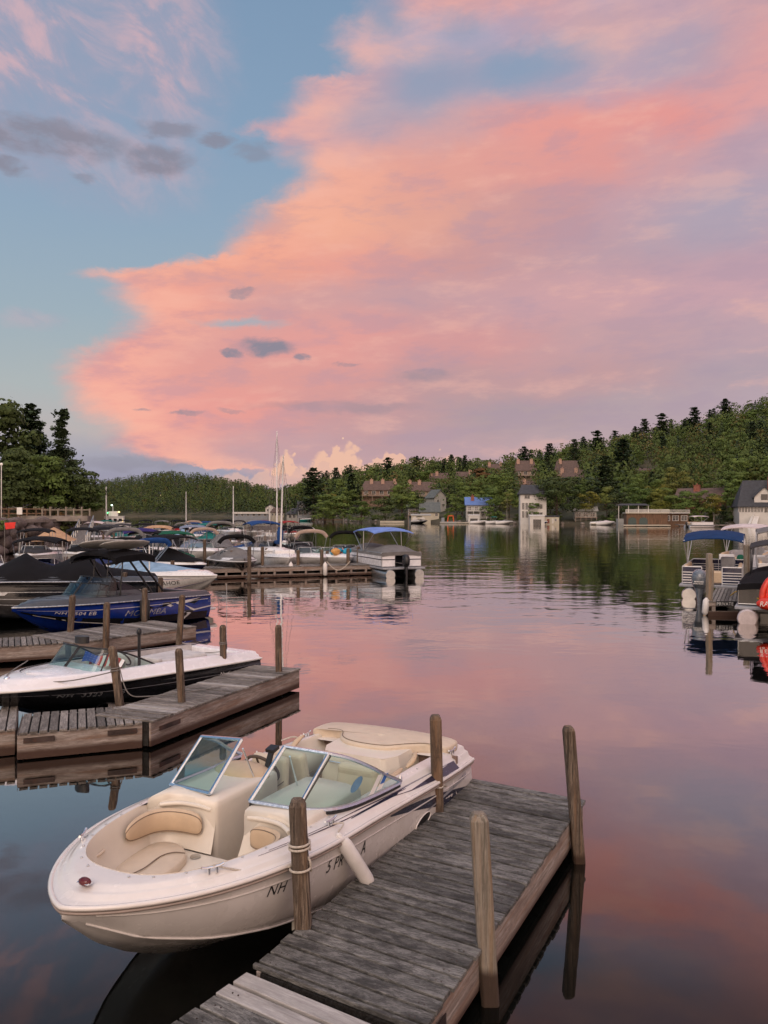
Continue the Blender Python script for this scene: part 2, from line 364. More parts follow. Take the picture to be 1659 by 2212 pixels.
def glass(name, tint=(.80,.93,.90), rough=0.0, mixw=.12):
    m = bpy.data.materials.new(name); m.use_nodes = True; n = NT(m.node_tree); n.n.clear()
    o = n.new('ShaderNodeOutputMaterial'); t = n.new('ShaderNodeBsdfTransparent'); t.inputs[0].default_value = tuple(tint)+(1,)
    g = n.new('ShaderNodeBsdfGlossy'); g.inputs['Roughness'].default_value = rough
    f = n.new('ShaderNodeLayerWeight'); f.inputs[0].default_value = .5
    mx = n.new('ShaderNodeMixShader'); n.put(mx.inputs[0], n.m('ADD', n.m('MULTIPLY', n.m('POWER', f.outputs['Facing'], 4.0), .8), mixw*n_small))
    n.l.new(t.outputs[0], mx.inputs[1]); n.l.new(g.outputs[0], mx.inputs[2]); n.l.new(mx.outputs[0], o.inputs[0])
    return m
n_small = .6
M['glass'] = glass('boat_glass', (.66,.84,.80))
M['glassd'] = glass('smoked_glass', (.22,.24,.26), 0.0, .1)
M['glassc'] = glass('clear_vinyl', (.72,.74,.72), .15, .2)
# ---------------------------------------------------------------- water
def water_mat():
    m = bpy.data.materials.new('lake_water'); m.use_nodes = True; n = NT(m.node_tree); n.n.clear()
    o = n.new('ShaderNodeOutputMaterial'); P = n.new('ShaderNodeNewGeometry').outputs['Position']
    s = n.new('ShaderNodeSeparateXYZ'); n.l.new(P, s.inputs[0])
    dist = s.outputs[1]
    mp = n.new('ShaderNodeMapping'); n.l.new(P, mp.inputs[0]); mp.inputs['Scale'].default_value = (.75, 1.0, 1)
    calm = n.noise(P, .045, 2, .5)
    v1 = n.noise(mp.outputs[0], .55, 3, .5, .4)
    v2 = n.noise(mp.outputs[0], 3.2, 3, .5, .3)
    # the ruffled band out in the channel, glassy close in and far out
    band = n.m('MULTIPLY', n.mr(dist, 13, 34), n.mr(dist, 300, 90, .25, 1.0))
    amp = n.m('MULTIPLY', n.m('ADD', n.m('MULTIPLY', band, .9), .22), n.mr(calm, .3, .62, .45, 1.2))
    h = n.m('ADD', n.m('MULTIPLY', v1, .045), n.m('MULTIPLY', v2, .0045))
    bp = n.new('ShaderNodeBump'); bp.inputs['Distance'].default_value = 1.0
    n.l.new(n.m('MULTIPLY', amp, .55), bp.inputs['Strength']); n.l.new(h, bp.inputs['Height'])
    g = n.new('ShaderNodeBsdfGlossy'); g.inputs['Roughness'].default_value = .02; n.l.new(bp.outputs[0], g.inputs['Normal'])
    g.inputs[0].default_value = (1.0, .985, .965, 1)
    d = n.new('ShaderNodeBsdfDiffuse'); d.inputs[0].default_value = (.004, .0045, .004, 1)
    f = n.new('ShaderNodeLayerWeight'); f.inputs[0].default_value = .5; n.l.new(bp.outputs[0], f.inputs['Normal'])
    mx = n.new('ShaderNodeMixShader'); n.l.new(n.ramp(f.outputs['Facing'], [(.40,(.02,)*3),(.51,(.10,)*3),(.60,(.26,)*3),(.68,(.44,)*3),(.78,(.66,)*3),(.86,(.82,)*3),(.93,(.90,)*3),(1.0,(.96,)*3)]), mx.inputs[0]); n.l.new(d.outputs[0], mx.inputs[1]); n.l.new(g.outputs[0], mx.inputs[2])
    n.l.new(mx.outputs[0], o.inputs[0])
    return m
mb = MB(); mb.add([(-1500,-60,0),(1500,-60,0),(1500,2600,0),(-1500,2600,0)], [(0,1,2,3)])
tag(mb.build('lake_water', water_mat()), kind='structure')
# ---------------------------------------------------------------- docks: x along, y across, planks run across
def dock(name, a, b, wid, label, z=.44, pw=.135, skew=0.0, pm='plank', fas=.30, light=(), group=None, far=False, rnd=3, over=.0):
    """a: far right corner on the ground, b: near right corner; the deck lies to the left of a->b ... width wid"""
    a, b = Vector(a), Vector(b); d = b - a; L = d.length; ang = math.atan2(d.y, d.x)
    r = root(name, (a.x, a.y, 0), ang, label, 'dock', group)
    R = random.Random(rnd); m = MB(); x = 0
    sgn = -1                                  # local -y is to the left seen from the camera for docks that come towards it
    while x < L - .02:
        w = min(pw*R.uniform(.93, 1.05), L - x); e0, e1 = R.uniform(0, .018), R.uniform(0, .018); dz = R.uniform(-.004, .004)
        gp = .012 if not far else .006; x0, x1 = x + gp, x + w - gp
        y0, y1 = sgn*(-.015 - e0), sgn*(wid + .015 + e1)
        m.add([(x0+skew*y0, y0, z-.035), (x1+skew*y0, y0, z-.035), (x1+skew*y1, y1, z-.035), (x0+skew*y1, y1, z-.035),
               (x0+skew*y0, y0, z+dz), (x1+skew*y0, y0, z+dz), (x1+skew*y1, y1, z+dz), (x0+skew*y1, y1, z+dz)],
              [(0,1,2,3),(7,6,5,4),(4,5,1,0),(5,6,2,1),(6,7,3,2),(7,4,0,3)], 1 if any(abs(x-q) < pw*.5 for q in light) else 0)
        x += w
    m.build('decking', [M[pm], M['plank_l']], r, bevel=.004 if not far else 0, seg=1)
    zt = z - .037; zb = z - .037 - fas
    if not far:
        f = MB()
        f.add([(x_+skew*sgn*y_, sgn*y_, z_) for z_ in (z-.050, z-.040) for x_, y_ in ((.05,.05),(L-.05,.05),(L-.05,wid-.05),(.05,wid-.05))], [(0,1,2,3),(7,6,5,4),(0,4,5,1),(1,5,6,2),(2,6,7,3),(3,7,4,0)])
        f.build('gap_shade_sheet', M['under'], r)  # added dark sheet, stands in for the shade seen between planks
        f = MB(); x = 0
        while x < L - pw:
            for yy in (.07, .11, wid-.07, wid-.12): f.tube([(x+pw*.5+skew*sgn*yy, sgn*yy, z-.002),(x+pw*.5+skew*sgn*yy, sgn*yy, z+.0025)], .0055, 6)
            x += pw
        tag(f.build('nail_heads', M['steel'], r), kind='stuff')
    for yy in (.02, wid-.02):
        f = MB(); f.box((L/2+skew*sgn*yy, sgn*yy, (zt+zb)/2), (L-.02, .04, fas))
        f.build('side_board', M['fascia'], r, bevel=.005, seg=1)
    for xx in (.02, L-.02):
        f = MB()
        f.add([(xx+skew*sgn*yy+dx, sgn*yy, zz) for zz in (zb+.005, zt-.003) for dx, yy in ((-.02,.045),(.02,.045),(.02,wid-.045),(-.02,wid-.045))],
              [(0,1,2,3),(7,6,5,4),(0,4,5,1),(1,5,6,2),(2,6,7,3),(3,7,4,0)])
        f.build('end_board', M['under'] if name == 'finger_dock' and xx > 1 and not far else M['fascia'], r)  # front dock's near end is near-black: the gap's shade put into its colour
    f = MB()
    for k in range(1, int(L/1.2)+1) if abs(skew) < .2 else (): f.box((k*L/(int(L/1.2)+1), sgn*wid/2, zt-.10), (.05, wid-.1, .18))
    f.box((L/2+skew*sgn*wid/2, sgn*wid/2, zt-.10), (L-.1, .05, .16))
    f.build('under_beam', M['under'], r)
    return r
M['plank_l'] = wood('plank_wood_pale', (.30,.28,.27), (.46,.44,.42), grain=(16, .8, 16), amt=.35, stain=(.12,.11,.10), pl=.2)
def pile(tx, ty, bx, by, label, zb=0.0, w=.115, mtl='pile', name='dock_post', group='wooden posts at the docks', dx=0.0, tip=.05, nudge=(0,0)):
    p = G(bx, by, zb); d = p.y; t = Q(tx, ty, d)
    k = (0 - zb)/max(.1, t.z - zb)            # carry the lean on down to below the water
    base = p + (p - t)*(-k if zb else 0)
    lean = (t.x - p.x)/max(.3, t.z - zb)
    zt = t.z; zlow = -.7
    def at(z): return Vector((p.x + nudge[0] + (z - zb)*lean, d + nudge[1], 0))
    q0 = at(0)
    m = MB(); h = w/2; c = h*.28; rings = []
    for z, s in ((zlow, 1), (zt-tip, 1), (zt-tip*.35, .80), (zt, .55)):
        o = at(z) - q0
        rings.append([(o.x + x*s, y*s, z) for x, y in ((-h,-h+c),(-h+c,-h),(h-c,-h),(h,-h+c),(h,h-c),(h-c,h),(-h+c,h),(-h,h-c))])
    m.loft(rings, 0, True, True, False)
    o = m.build(name, M[mtl], None, bevel=.003, seg=1)
    o.location = (q0.x, q0.y, 0)
    tag(o, label, 'post', group)
    return o, at
# the front dock
dA = dock('finger_dock', (2.19, 8.905), (.214, 4.951), 1.30, 'grey plank finger dock beside the cream open bow boat, nearest the camera', skew=.09, light=(), rnd=5, pw=.142)
f = MB(); f.box((4.15, .022, .27), (.22, .008, .13)); f.build('bracket', M['steel'], dA)
# the walkway piece it grows from
c0 = Vector((-.925, 5.58, 0)); dn = Vector((-.545, -.838, 0)); de = Vector((.838, -.545, 0))
a = c0 + de*1.9
dock('walkway', a, a + dn*2.2, 1.9, 'lowest strip of grey plank walkway in the bottom foreground', z=.43, pw=.16, light=(.0,.16), rnd=9)
pA = [pile(642,1725,655,2000,'weathered brown post with two turns of rope beside the cream boat bow',.44,.125),
      pile(945,1545,950,1752,'brown post with a thin dock line between cream boat stern and dock',.44,.122, nudge=(-.02,.02)),
      pile(1215,1568,1238,1862,'tall yellow brown post standing alone at the far right corner of the front dock',0,.118, nudge=(.06,0)),
      pile(1022,1755,1046,2165,'pale grey post with peeling side in the middle of the front dock edge',0,.132,'pile_g', nudge=(.04,0))]
# second dock with the black and white boat
dB = dock('finger_dock', G(647.5,1443,.44), G(325,1557,.44), 1.02, 'brown plank finger dock beside the black and white ski boat', skew=-.05, pm='plank_b', fas=.36, light=(.95,1.9,3.7,3.85), rnd=6)
f = MB(); f.box((4.1, .024, .28), (.5, .008, .07)); f.build('bracket', M['steel'], dB)
r = dock('walkway', G(309,1559,.42), G(36,1583,.42), 1.15, 'brown plank walkway piece with wide pale face board left of the ski boat dock', z=.42, pm='plank_b', fas=.36, rnd=7, light=())
for x_ in (.30, 1.45):
    f = MB(); f.box((x_, .022, .30), (.42, .010, .075)); f.build('bracket', M['steel'], r)
dock('walkway', G(34,1571,.42), G(-190,1592,.42), 1.5, 'dark plank walkway piece cut by the left frame edge', z=.41, pm='plank_b', fas=.36, rnd=17)
# ---------------------------------------------------------------- boat shapes; local x = forward (bow tip at 0), y = port, z up from the water
def itp(x, tab):
    if x <= tab[0][0]: return tab[0][1]
    for (a, p), (b, q) in zip(tab, tab[1:]):
        if x <= b: return p + (q-p)*(x-a)/(b-a)
    return tab[-1][1]
class Hull:
    """s runs from the bow tip aft, t to port"""
    def __init__(h, L, B, fine=2.6, p=3.0, e=.73, zr=((0,.84),(2.5,.79),(5,.70)), zk=((0,.70),(.3,.45),(.7,.22),(1.2,.02),(1.8,-.15),(2.6,-.28),(9,-.32)),
                 zc=((0,.76),(.5,.56),(1.2,.34),(2.5,.15),(5,.04)), bc=((0,.5),(.6,.62),(1.5,.76),(3,.86),(5,.9)), s_in=.45, fin=2.0, b_in=.80, ein=.4, rise=.18, tucked=.06):
        h.L, h.B, h.fine, h.p, h.e = L, B/2, fine, p, e
        h.zr_, h.zk_, h.zc_, h.bc_ = zr, zk, zc, bc
        h.s_in, h.fin, h.bin_, h.ein, h.rise, h.tk = s_in, fin, b_in, ein, rise, tucked
    def b(h, s):
        w = max(0, 1 - s/h.fine); v = h.B*max(0, 1 - w**h.p)**h.e
        a = max(0, (s - h.L*.7)/(h.L*.3)); return v*(1 - h.tk*a*a)
    def bi(h, s):
        w = max(0, 1 - max(0, s - h.s_in)/h.fin); return h.bin_*max(0, 1 - w**3)**h.ein
    def zr(h, s): return itp(s, h.zr_)
    def rs(h, s): return itp(s, h.rise) if isinstance(h.rise, (tuple, list)) else h.rise
    def so(h, v, fn=None):
        f = h.fine
        return f*(v/.6)**1.9 if v < .6 else f + (h.L - f)*(v-.6)/.4
    def si(h, v):
        a = h.so(v)/h.L
        return h.s_in + (h.L - .12 - h.s_in)*a
    def deck(h, v, f, side=1, lift=0.0):       # f: 0 at the rub rail, 1 at the coaming
        s0, s1 = h.so(v), h.si(v); b0, b1 = h.b(s0), h.bi(s1)
        z = h.zr(s0) + h.rs(s0)*itp(f, ((0,.0),(.06,.12),(.22,.26),(.28,.52),(.45,.64),(.52,.86),(.8,1.0),(1,1.0)))
        return Vector((-(s0 + (s1-s0)*f), side*(b0 + (b1-b0)*f), z + lift))
    def side(h, s, f, side=1, off=0.0):        # f: 0 just under the rail, 1 at the chine
        b = h.b(s); bc = b*itp(s, h.bc_); zr = h.zr(s) - .05; zc = itp(s, h.zc_)
        b0 = b - min(.035, b*.3)
        bulge = .05*math.sin(PI*f)*min(1, s)
        return Vector((-s, side*(b0 + (bc-b0)*f + bulge + off), zr + (zc-zr)*f))
    def vof(h, s):
        lo, hi = 0.0, 1.0
        for _ in range(30):
            mid = (lo+hi)/2
            if h.so(mid) < s: lo = mid
            else: hi = mid
        return lo
    def shell(h, nv=28, bands=None, mi=lambda s, f: 0):
        """outer shell, port rail round the keel to the starboard rail"""
        m = MB(); fs = (0, .12, .3, .5, .7, .88, 1.0); rows = []
        for k in range(nv+1):
            v = max(.004, k/nv); s = h.so(v); zk = itp(s, h.zk_); zc = itp(s, h.zc_); r = []
            half = [h.side(s, f) for f in fs]
            b = h.b(s)
            half = [Vector((-s, b, h.zr(s)))] + half
            c = half[-1]
            half += [Vector((-s, c.y - min(.035, b*.12), zc - .015)), Vector((-s, c.y*.52, zk + (zc - zk)*.54)), Vector((-s, 0, zk))]
            row = half + [Vector((p.x, -p.y, p.z)) for p in half[-2::-1]]
            rows.append(row)
        m.grid(rows, 0, True)
        n = len(rows[-1]); o = len(m.v); m.add(rows[-1], [tuple(range(n))], 0, False)
        return m
    def rail(h, nv=40, r=.022, mi=0, z=0.0):
        pts = [h.deck(v, 0, 1) for v in [1-i/nv for i in range(nv)]] + [h.deck(v, 0, -1) for v in [i/nv for i in range(nv+1)]]
        pts = [p + Vector((0, 0, z)) for p in pts]
        q = [pts[0]]
        for p in pts[1:]:
            if (p-q[-1]).length > .015: q.append(p)
        m = MB(); m.tube(q, r, 6, mi); return m
    def topdeck(h, nv=40, fs=(0,.06,.14,.22,.28,.36,.45,.52,.64,.8,.95,1.0), closed=True):
        m = MB(); rows = []
        for f in fs:
            row = [h.deck(1-i/nv, f, 1) for i in range(nv)] + [h.deck(max(i/nv, 0), f, -1) for i in range(nv+1)]
            rows.append(row)
        m.grid(rows[::-1], 0, True); return m
    def ribbon(h, m, s0, s1, f0, f1, w0, w1, where='side', side=1, mi=0, n=24, arc=0.0):
        """a stripe: its middle goes from f0 to f1, its width from w0 to w1 (f units)"""
        a, b = [], []
        for i in range(n+1):
            k = i/n; s = s0 + (s1-s0)*k; f = f0 + (f1-f0)*k + arc*math.sin(PI*k); wv = (w0 + (w1-w0)*k)/2
            if where == 'side':
                a.append(h.side(s, f-wv, side, .003)); b.append(h.side(s, f+wv, side, .003))
            else:
                v = h.vof(s); a.append(h.deck(v, f-wv, side) + Vector((0, .002*side, .003))); b.append(h.deck(v, f+wv, side) + Vector((0, .002*side, .003)))
        m.grid([a, b], mi, True)
    def patch(h, m, pts, mi=0, side=1, off=.003, where='side'):
        """flat-coloured polygon given in (s, f)"""
        m.add([h.side(s, f, side, off) for s, f in pts], [tuple(range(len(pts)))], mi)
def cushion(mb, poly, z0, z1, mi=0, crown=.02, inset=.03):
    """padded cushion from an outline in (s, t)"""
    n = len(poly); cx = sum(p[0] for p in poly)/n; cy = sum(p[1] for p in poly)/n
    def ring(k, z): return [Vector((-(cx + (p[0]-cx)*k), cy + (p[1]-cy)*k, z)) for p in poly]
    size = max(max(p[0] for p in poly)-min(p[0] for p in poly), max(p[1] for p in poly)-min(p[1] for p in poly))
    a = inset/size*2
    mb.loft([ring(1-a*.6, z0), ring(1, z0+(z1-z0)*.35), ring(1, z0+(z1-z0)*.65), ring(1-a*.35, z1-.012), ring(1-a, z1), ring(.5, z1+crown*.7), ring(.1, z1+crown)], mi)
def spline(pts, n=6, closed=False):
    P = [Vector(p) for p in pts]; out = []; k = len(P)
    for i in range(k if closed else k-1):
        p0, p1, p2, p3 = P[(i-1) % k if closed else max(i-1,0)], P[i], P[(i+1) % k], P[(i+2) % k if closed else min(i+2,k-1)]
        for j in range(n):
            t = j/n
            out.append(.5*((2*p1) + (p2-p0)*t + (2*p0-5*p1+4*p2-p3)*t*t + (3*p1-p0-3*p2+p3)*t**3))
    if not closed: out.append(P[-1])
    return out
def sp2(pts, n=6, closed=True): return [(p.x, p.y) for p in spline([(a, b, 0) for a, b in pts], n, closed)]
# ---------------------------------------------------------------- the cream bow rider at the front
HA = math.atan2(-.888, -.46)
hero = root('bowrider_boat', (-2.185, 5.49, -.03), HA, 'cream and white open bow motorboat with tan cushions, nearest boat, beside the front dock', 'motorboat')
H = Hull(5.12, 2.12, zr=((0,.95),(1.2,.93),(2.5,.88),(4,.78),(5,.71)), rise=((0,.08),(2.5,.10),(4,.16),(5,.18)), zk=((0,.86),(.3,.57),(.6,.36),(1.0,.15),(1.4,.0),(1.9,-.12),(2.6,-.24),(9,-.30)), zc=((0,.88),(.4,.64),(.8,.50),(1.4,.36),(2.5,.19),(5,.05)), bc=((0,.3),(.4,.62),(1.0,.74),(2.0,.80),(3,.85),(5,.9)))
hb = H.shell(44).build('hull', M['hullw'], hero)
m = MB()                                       # strake low on the bow and the moulded line under the rail
for sd in (1, -1):
    for f0, f1, r in ((.16,.14,.008),(1.0,1.0,.010)):
        m.tube([H.side(.12 + 4.9*i/40, f0+(f1-f0)*i/40, sd, .002) for i in range(41)], r, 6)
m.build('strake', M['hullw'], hb)
m = MB()
H.ribbon(m, 2.9, 4.85, .03, .50, .04, .34, mi=0, arc=-.06); H.ribbon(m, 3.6, 4.5, .78, .35, .02, .20, mi=0, arc=.08); H.ribbon(m, 3.7, 4.9, .30, .12, .02, .09, mi=1)
m.build('graphic', [M['navy'], M['grey']], hb)
m = MB()                                       # oval exhaust or vent in the side
cc = H.side(3.62, .42, 1, .006)
m.add([cc] + [H.side(3.62 + .17*math.cos(a*PI/10), .42 + .10*math.sin(a*PI/10) - .05*math.cos(a*PI/10), 1, .008) for a in range(20)], [(0, i+1, (i+1) % 20+1) for i in range(20)], 0)
m.tube([H.side(3.62 + .17*math.cos(a*PI/10), .42 + .10*math.sin(a*PI/10) - .05*math.cos(a*PI/10), 1, .008) for a in range(21)], .008, 6, 1)
m.build('side_vent', [M['black'], M['gel']], hb)
def hside(s0, f0, slope=0.0, k=1.0):           # text mapping: x runs towards the stern on the port side
    return lambda x, y: H.side(s0 + x, f0 + slope*x - y*k/.6, 1, .004)
for s_, f_, tx in ((1.14,.34,'NH'), (1.80,.34,'5 PR'), (2.34,.34,'A')):
    m = MB(); text(m, tx, .125, hside(s_, f_, .0, 1.25), 0, .35, 1.1, .95); m.build('registration_letters', M['black'], hb)
dk = H.topdeck(48).build('deck', M['gel'], hero)
H.rail(48, .020).build('rub_rail', M['gel'], dk)
H.rail(48, .011, 0, -.035).build('rail_insert', mat('rail_insert', (.30,.24,.21), .5), dk)
m = MB()
for f, s0, s1, w in ((.60,.95,3.3,.018),(.67,1.05,3.3,.018)): H.ribbon(m, s0, s1, f, f-.28, w, w*1.4, 'deck', mi=0, n=40)
H.ribbon(m, 2.2, 4.6, .40, .12, .03, .34, 'deck', n=30, arc=.05); H.ribbon(m, 3.2, 4.4, .42, .30, .05, .02, 'deck', mi=1, n=20)
m.build('pinstripe', [M['navy'], M['grey']], dk)
# snaps round the bow well and along the side decks
m = MB()
for sd in (1, -1):
    for s in [.03,.12,.3,.5,.75,1.0,1.3,1.6,1.9,2.2,2.6,3.0,3.4,3.8,4.2,4.6]:
        v = H.vof(s); p = H.deck(v, .86 if s < 2 else .72, sd); m.ell((p.x, p.y, p.z+.004), (.010, .010, .006), 0, 8, 4)
tag(m.build('snap_studs', M['alud'], dk), kind='stuff')
# inner liner of the bow well: coaming, walls and bench tops
prof = [(0,.004),(.012,-.03),(.03,-.10),(.05,-.19),(.09,-.28),(.13,-.35)]
half = []
v = 0
while H.si(v) < 1.56: p = H.deck(v, 1, 1); half.append((-p.x, p.y, p.z)); v += .012
half += [(a, b, c) for a, b, c in [tuple(q) for q in spline([(1.62,.79,.99),(1.74,.72,1.0),(1.82,.56,1.03),(1.84,.30,1.05),(1.85,.17,1.05)],4)]]
path = half[::-1] + [(a, -b, c) for a, b, c in half[1:]]
m = MB(); rows = []; cxx = 1.15
for ins, dz in prof:
    rw = []
    for (s, t, zt) in path:
        q = math.hypot(s-cxx, t) or 1; k = 1 - ins/q
        rw.append(Vector((-(cxx + (s-cxx)*k), t*k, zt + dz*(zt-.55)/.42)))
    rows.append(rw)
m.grid(rows, 0, True)
zb = .62
fl = [(p.x, p.y, zb) for p in rows[-1]]
m.add(fl, [tuple(range(len(fl)))[::-1]], 0)
lin_ = m.build('bow_liner', M['gelc'], hero)
# filler between the coaming of the deck and the consoles
for sd in (1, -1):
    m = MB()
    poly = [(1.80,.165),(1.86,.155),(2.35,.15),(2.78,.17),(2.82,.30),(2.80,.62),(2.74,.80),(1.9,.80),(1.62,.775),(1.78,.70),(1.84,.52)]
    n = len(poly)
    def rg(z, k, dx=0): return [Vector((-(2.3+(s-2.3)*k+dx), sd*(.48+(t-.48)*k), z)) for s, t in poly]
    m.loft([rg(.22,.97), rg(.9,1.0), rg(1.0,1.0), rg(1.045,.985), rg(1.065,.94), rg(1.07,.6)], 0, True, True, True)
    cn = m.build('console', M['gelc'], hero)
    m = MB()                                   # moulded ledge low across the console front
    m.tube(spline([(-1.70,sd*.70,.985),(-1.79,sd*.55,.995),(-1.815,sd*.35,.995),(-1.815,sd*.20,.985)],5), .022, 8)
    m.build('ledge', M['gelc'], cn)
    m = MB(); rows = []                        # padded backrest wrapped round the corner
    arc = spline([(-1.24,sd*.66,0),(-1.42,sd*.69,0),(-1.58,sd*.68,0),(-1.69,sd*.60,0),(-1.745,sd*.46,0),(-1.76,sd*.34,0),(-1.765,sd*.27,0)],6)
    K = len(arc)-1
    for j in range(11):
        a = PI*j/10
        rw = []
        for i, p in enumerate(arc):
            u = i/K; e = max(.05, 1-abs(2*u-1)**5)**.5
            nrm = (Vector((-1.15,0,0)) - Vector((p.x,p.y,0))).normalized()
            z = .845 + .01*math.sin(PI*u) - .105*math.cos(a)*e + (.03*(1-u))
            rw.append(Vector((p.x,p.y,0)) + nrm*(.052*math.sin(a)**.6*e - .004) + Vector((0,0,z)))
        rows.append(rw)
    m.grid(rows if sd > 0 else rows[::-1], 0, True); bp_ = m.build('backrest_pad', M['tan'], hero)
    m = MB(); m.tube([r_[1] for r_ in []] or [p for p in rows[2]], .0045, 5); m.tube([p for p in rows[8]], .0045, 5); m.build('seam', M['seam'], bp_)
    m = MB()
    o_ = [(.98,.60),(1.2,.675),(1.45,.72),(1.62,.70),(1.68,.58),(1.66,.44),(1.60,.34),(1.50,.24),(1.30,.17),(1.10,.17),(.93,.30),(.88,.46)]
    cushion(m, [(s, t*sd*.93) for s, t in (sp2(o_, 4) if sd > 0 else sp2(o_, 4)[::-1])], zb-.02, .695, 0, .012)
    pts = spline([(-.95,sd*.35,.712),(-1.12,sd*.33,.715),(-1.35,sd*.37,.715),(-1.47,sd*.33,.712),(-1.53,sd*.26,.696)],6)
    cu = m.build('seat_cushion', M['tanl'], hero)
    m = MB(); m.tube(pts, .005, 5); m.build('seam', M['seam'], cu)
m = MB(); o_ = [(.66,-.26),(.60,0),(.66,.26),(.80,.40),(.86,.34),(.87,0),(.86,-.34),(.80,-.40)]
cushion(m, sp2(o_, 4)[::-1], zb-.02, .69, 0, .01); m.build('seat_cushion', M['tanl'], hero)
# well walls facing the aisle (bench sides) and floors
m = MB(); m.box((-2.3, 0, .30), (1.1, .34, .04)); m.box((-3.5, 0, .24), (2.4, 1.66, .03)); m.build('floor_carpet', M['carpet'], hero)
for sd in (1, -1):                             # grab handles in the bow
    m = MB(); m.tube(spline([(-.76,sd*.60,.86),(-.82,sd*.55,.88),(-.92,sd*.58,.88),(-.98,sd*.66,.86)],5), .013, 8); m.build('grab_handle', M['tanl'], hero)
m = MB(); m.tube([(-1.64,-.24,.625),(-1.64,-.24,.633)], .045, 16); m.build('cup_holder', M['alud'], hero)
# navigation light and cleats
m = MB(); m.ell((0,0,0), (.055,.035,.03), 0, 12, 6); m.tube([(-.05,0,-.005),(.05,0,-.005)], .03, 10, 1, squash=.25)
o = m.build('bow_light', [mat('lens_red', (.10,.01,.015), .1), M['chrome']], hero); p = H.deck(0.004, .42, 1); o.location = (-.20, 0, p.z+.045); o.rotation_euler.z = PI/2
def cleat(x, y, z, rz, par=hero, L=.17):
    m = MB(); m.tube(spline([(-L/2,0,.045),(-L*.25,0,.034),(L*.25,0,.034),(L/2,0,.045)],4), .010, 8)
    for q in (-.03,.03): m.tube([(q,0,-.01),(q,0,.034)], .013, 8)
    o = m.build('cleat', M['chrome'], par); o.location = (x, y, z); o.rotation_euler.z = rz
for s, sd in ((.58,1),(.58,-1),(1.88,1),(4.72,1),(4.5,-1)):
    p = H.deck(H.vof(s), .52, sd); cleat(p.x, p.y, p.z+.006, sd*(-.55 if s < 1 else -.04) )
# cockpit sides
for sd in (1, -1):
    m = MB(); rows = []
    for dz, ins in ((0,0),(-.04,.02),(-.12,.03),(-.16,.10),(-.40,.11),(-.42,.06),(-.72,.08)):
        rows.append([Vector((-s, sd*(H.bi(s)-ins), H.deck(H.vof(s),1,1).z+dz)) for s in [2.6+.1*i for i in range(24)]])
    m.grid(rows if sd < 0 else rows[::-1], 0, True); ln = m.build('side_panel', M['gelc'], hero)
    for s0, s1, zz, r, mt in ((2.75,3.75,.84,.055,'tan'),(2.7,3.5,.70,.05,'tan'),(3.86,4.1,.92,.035,'tan')):
        m = MB(); K = 14
        pts = [Vector((-(s0+(s1-s0)*i/K), sd*(.725 + .02*math.sin(PI*i/K)), zz + .10*(i/K)*(1 if s0>2.72 else .5))) for i in range(K+1)]
        m.tube(pts, [r*max(.15, math.sin(PI*min(.98, max(.02, i/K)))**.4) for i in range(K+1)], 10, squash=.7); m.build('bolster', M[mt], ln)
# dash, wheel and seats
m = MB(); m.ell((-2.62,-.48,1.045), (.22,.32,.10), 0, 16, 8); m.build('dashboard', M['tan'], hero)
m = MB(); ctr = Vector((-2.93,-.46,1.0)); ax = Vector((-.80,0,.55)).normalized(); u = Vector((0,1,0)); v_ = ax.cross(u)
m.tube([ctr + (u*math.cos(a*PI/12)+v_*math.sin(a*PI/12))*.185 for a in range(25)], .017, 8, caps=False)
for a in (0, 2.1, 4.2): m.tube([ctr - ax*.03, ctr + (u*math.cos(a+.5)+v_*math.sin(a+.5))*.18], .011, 6)
m.tube([ctr - ax*.15, ctr - ax*.01], .035, 8); m.build('steering_wheel', M['brownd'], hero)
def bucket(x, y, rz, nm='bucket_seat', w=.5, hgt=.52):
    e = bpy.data.objects.new(nm, None); C.objects.link(e); e.parent = hero; e.location = (x, y, .25); e.rotation_euler.z = rz
    m = MB(); m.box((0,0,.14), (.34,.34,.28)); m.build('seat_base', M['gelc'], e, bevel=.04)
    m = MB(); m.box((.02,0,.33), (.50,w,.14)); m.build('seat_cushion', M['tanl'], e, bevel=.05, seg=4)
    m = MB(); m.box((-.25,0,.36+hgt/2-.04), (.13,w,hgt), rot=Matrix.Rotation(-.16,3,'Y'), taper=.88); b = m.build('seat_back', M['tanl'], e, bevel=.055, seg=4)
    m = MB(); m.tube(spline([(-.168,-.24,.62),(-.162,-.1,.52),(-.160,.0,.50),(-.162,.1,.52),(-.168,.24,.62)],5), .006, 5); m.build('seam', M['seam'], b)
    return e
bucket(-3.05+.2, -.50, 0); bucket(-3.62, -.42, PI); bucket(-3.0, .47, 0); bucket(-3.55, .47, PI)
m = MB(); m.bar((-2.75,-.28,1.06), (-2.84,-.28,1.24), .05, .035); m.bar((-2.80,-.28,1.235), (-2.90,-.28,1.26), .10, .035); m.build('throttle_lever', M['black'], hero)
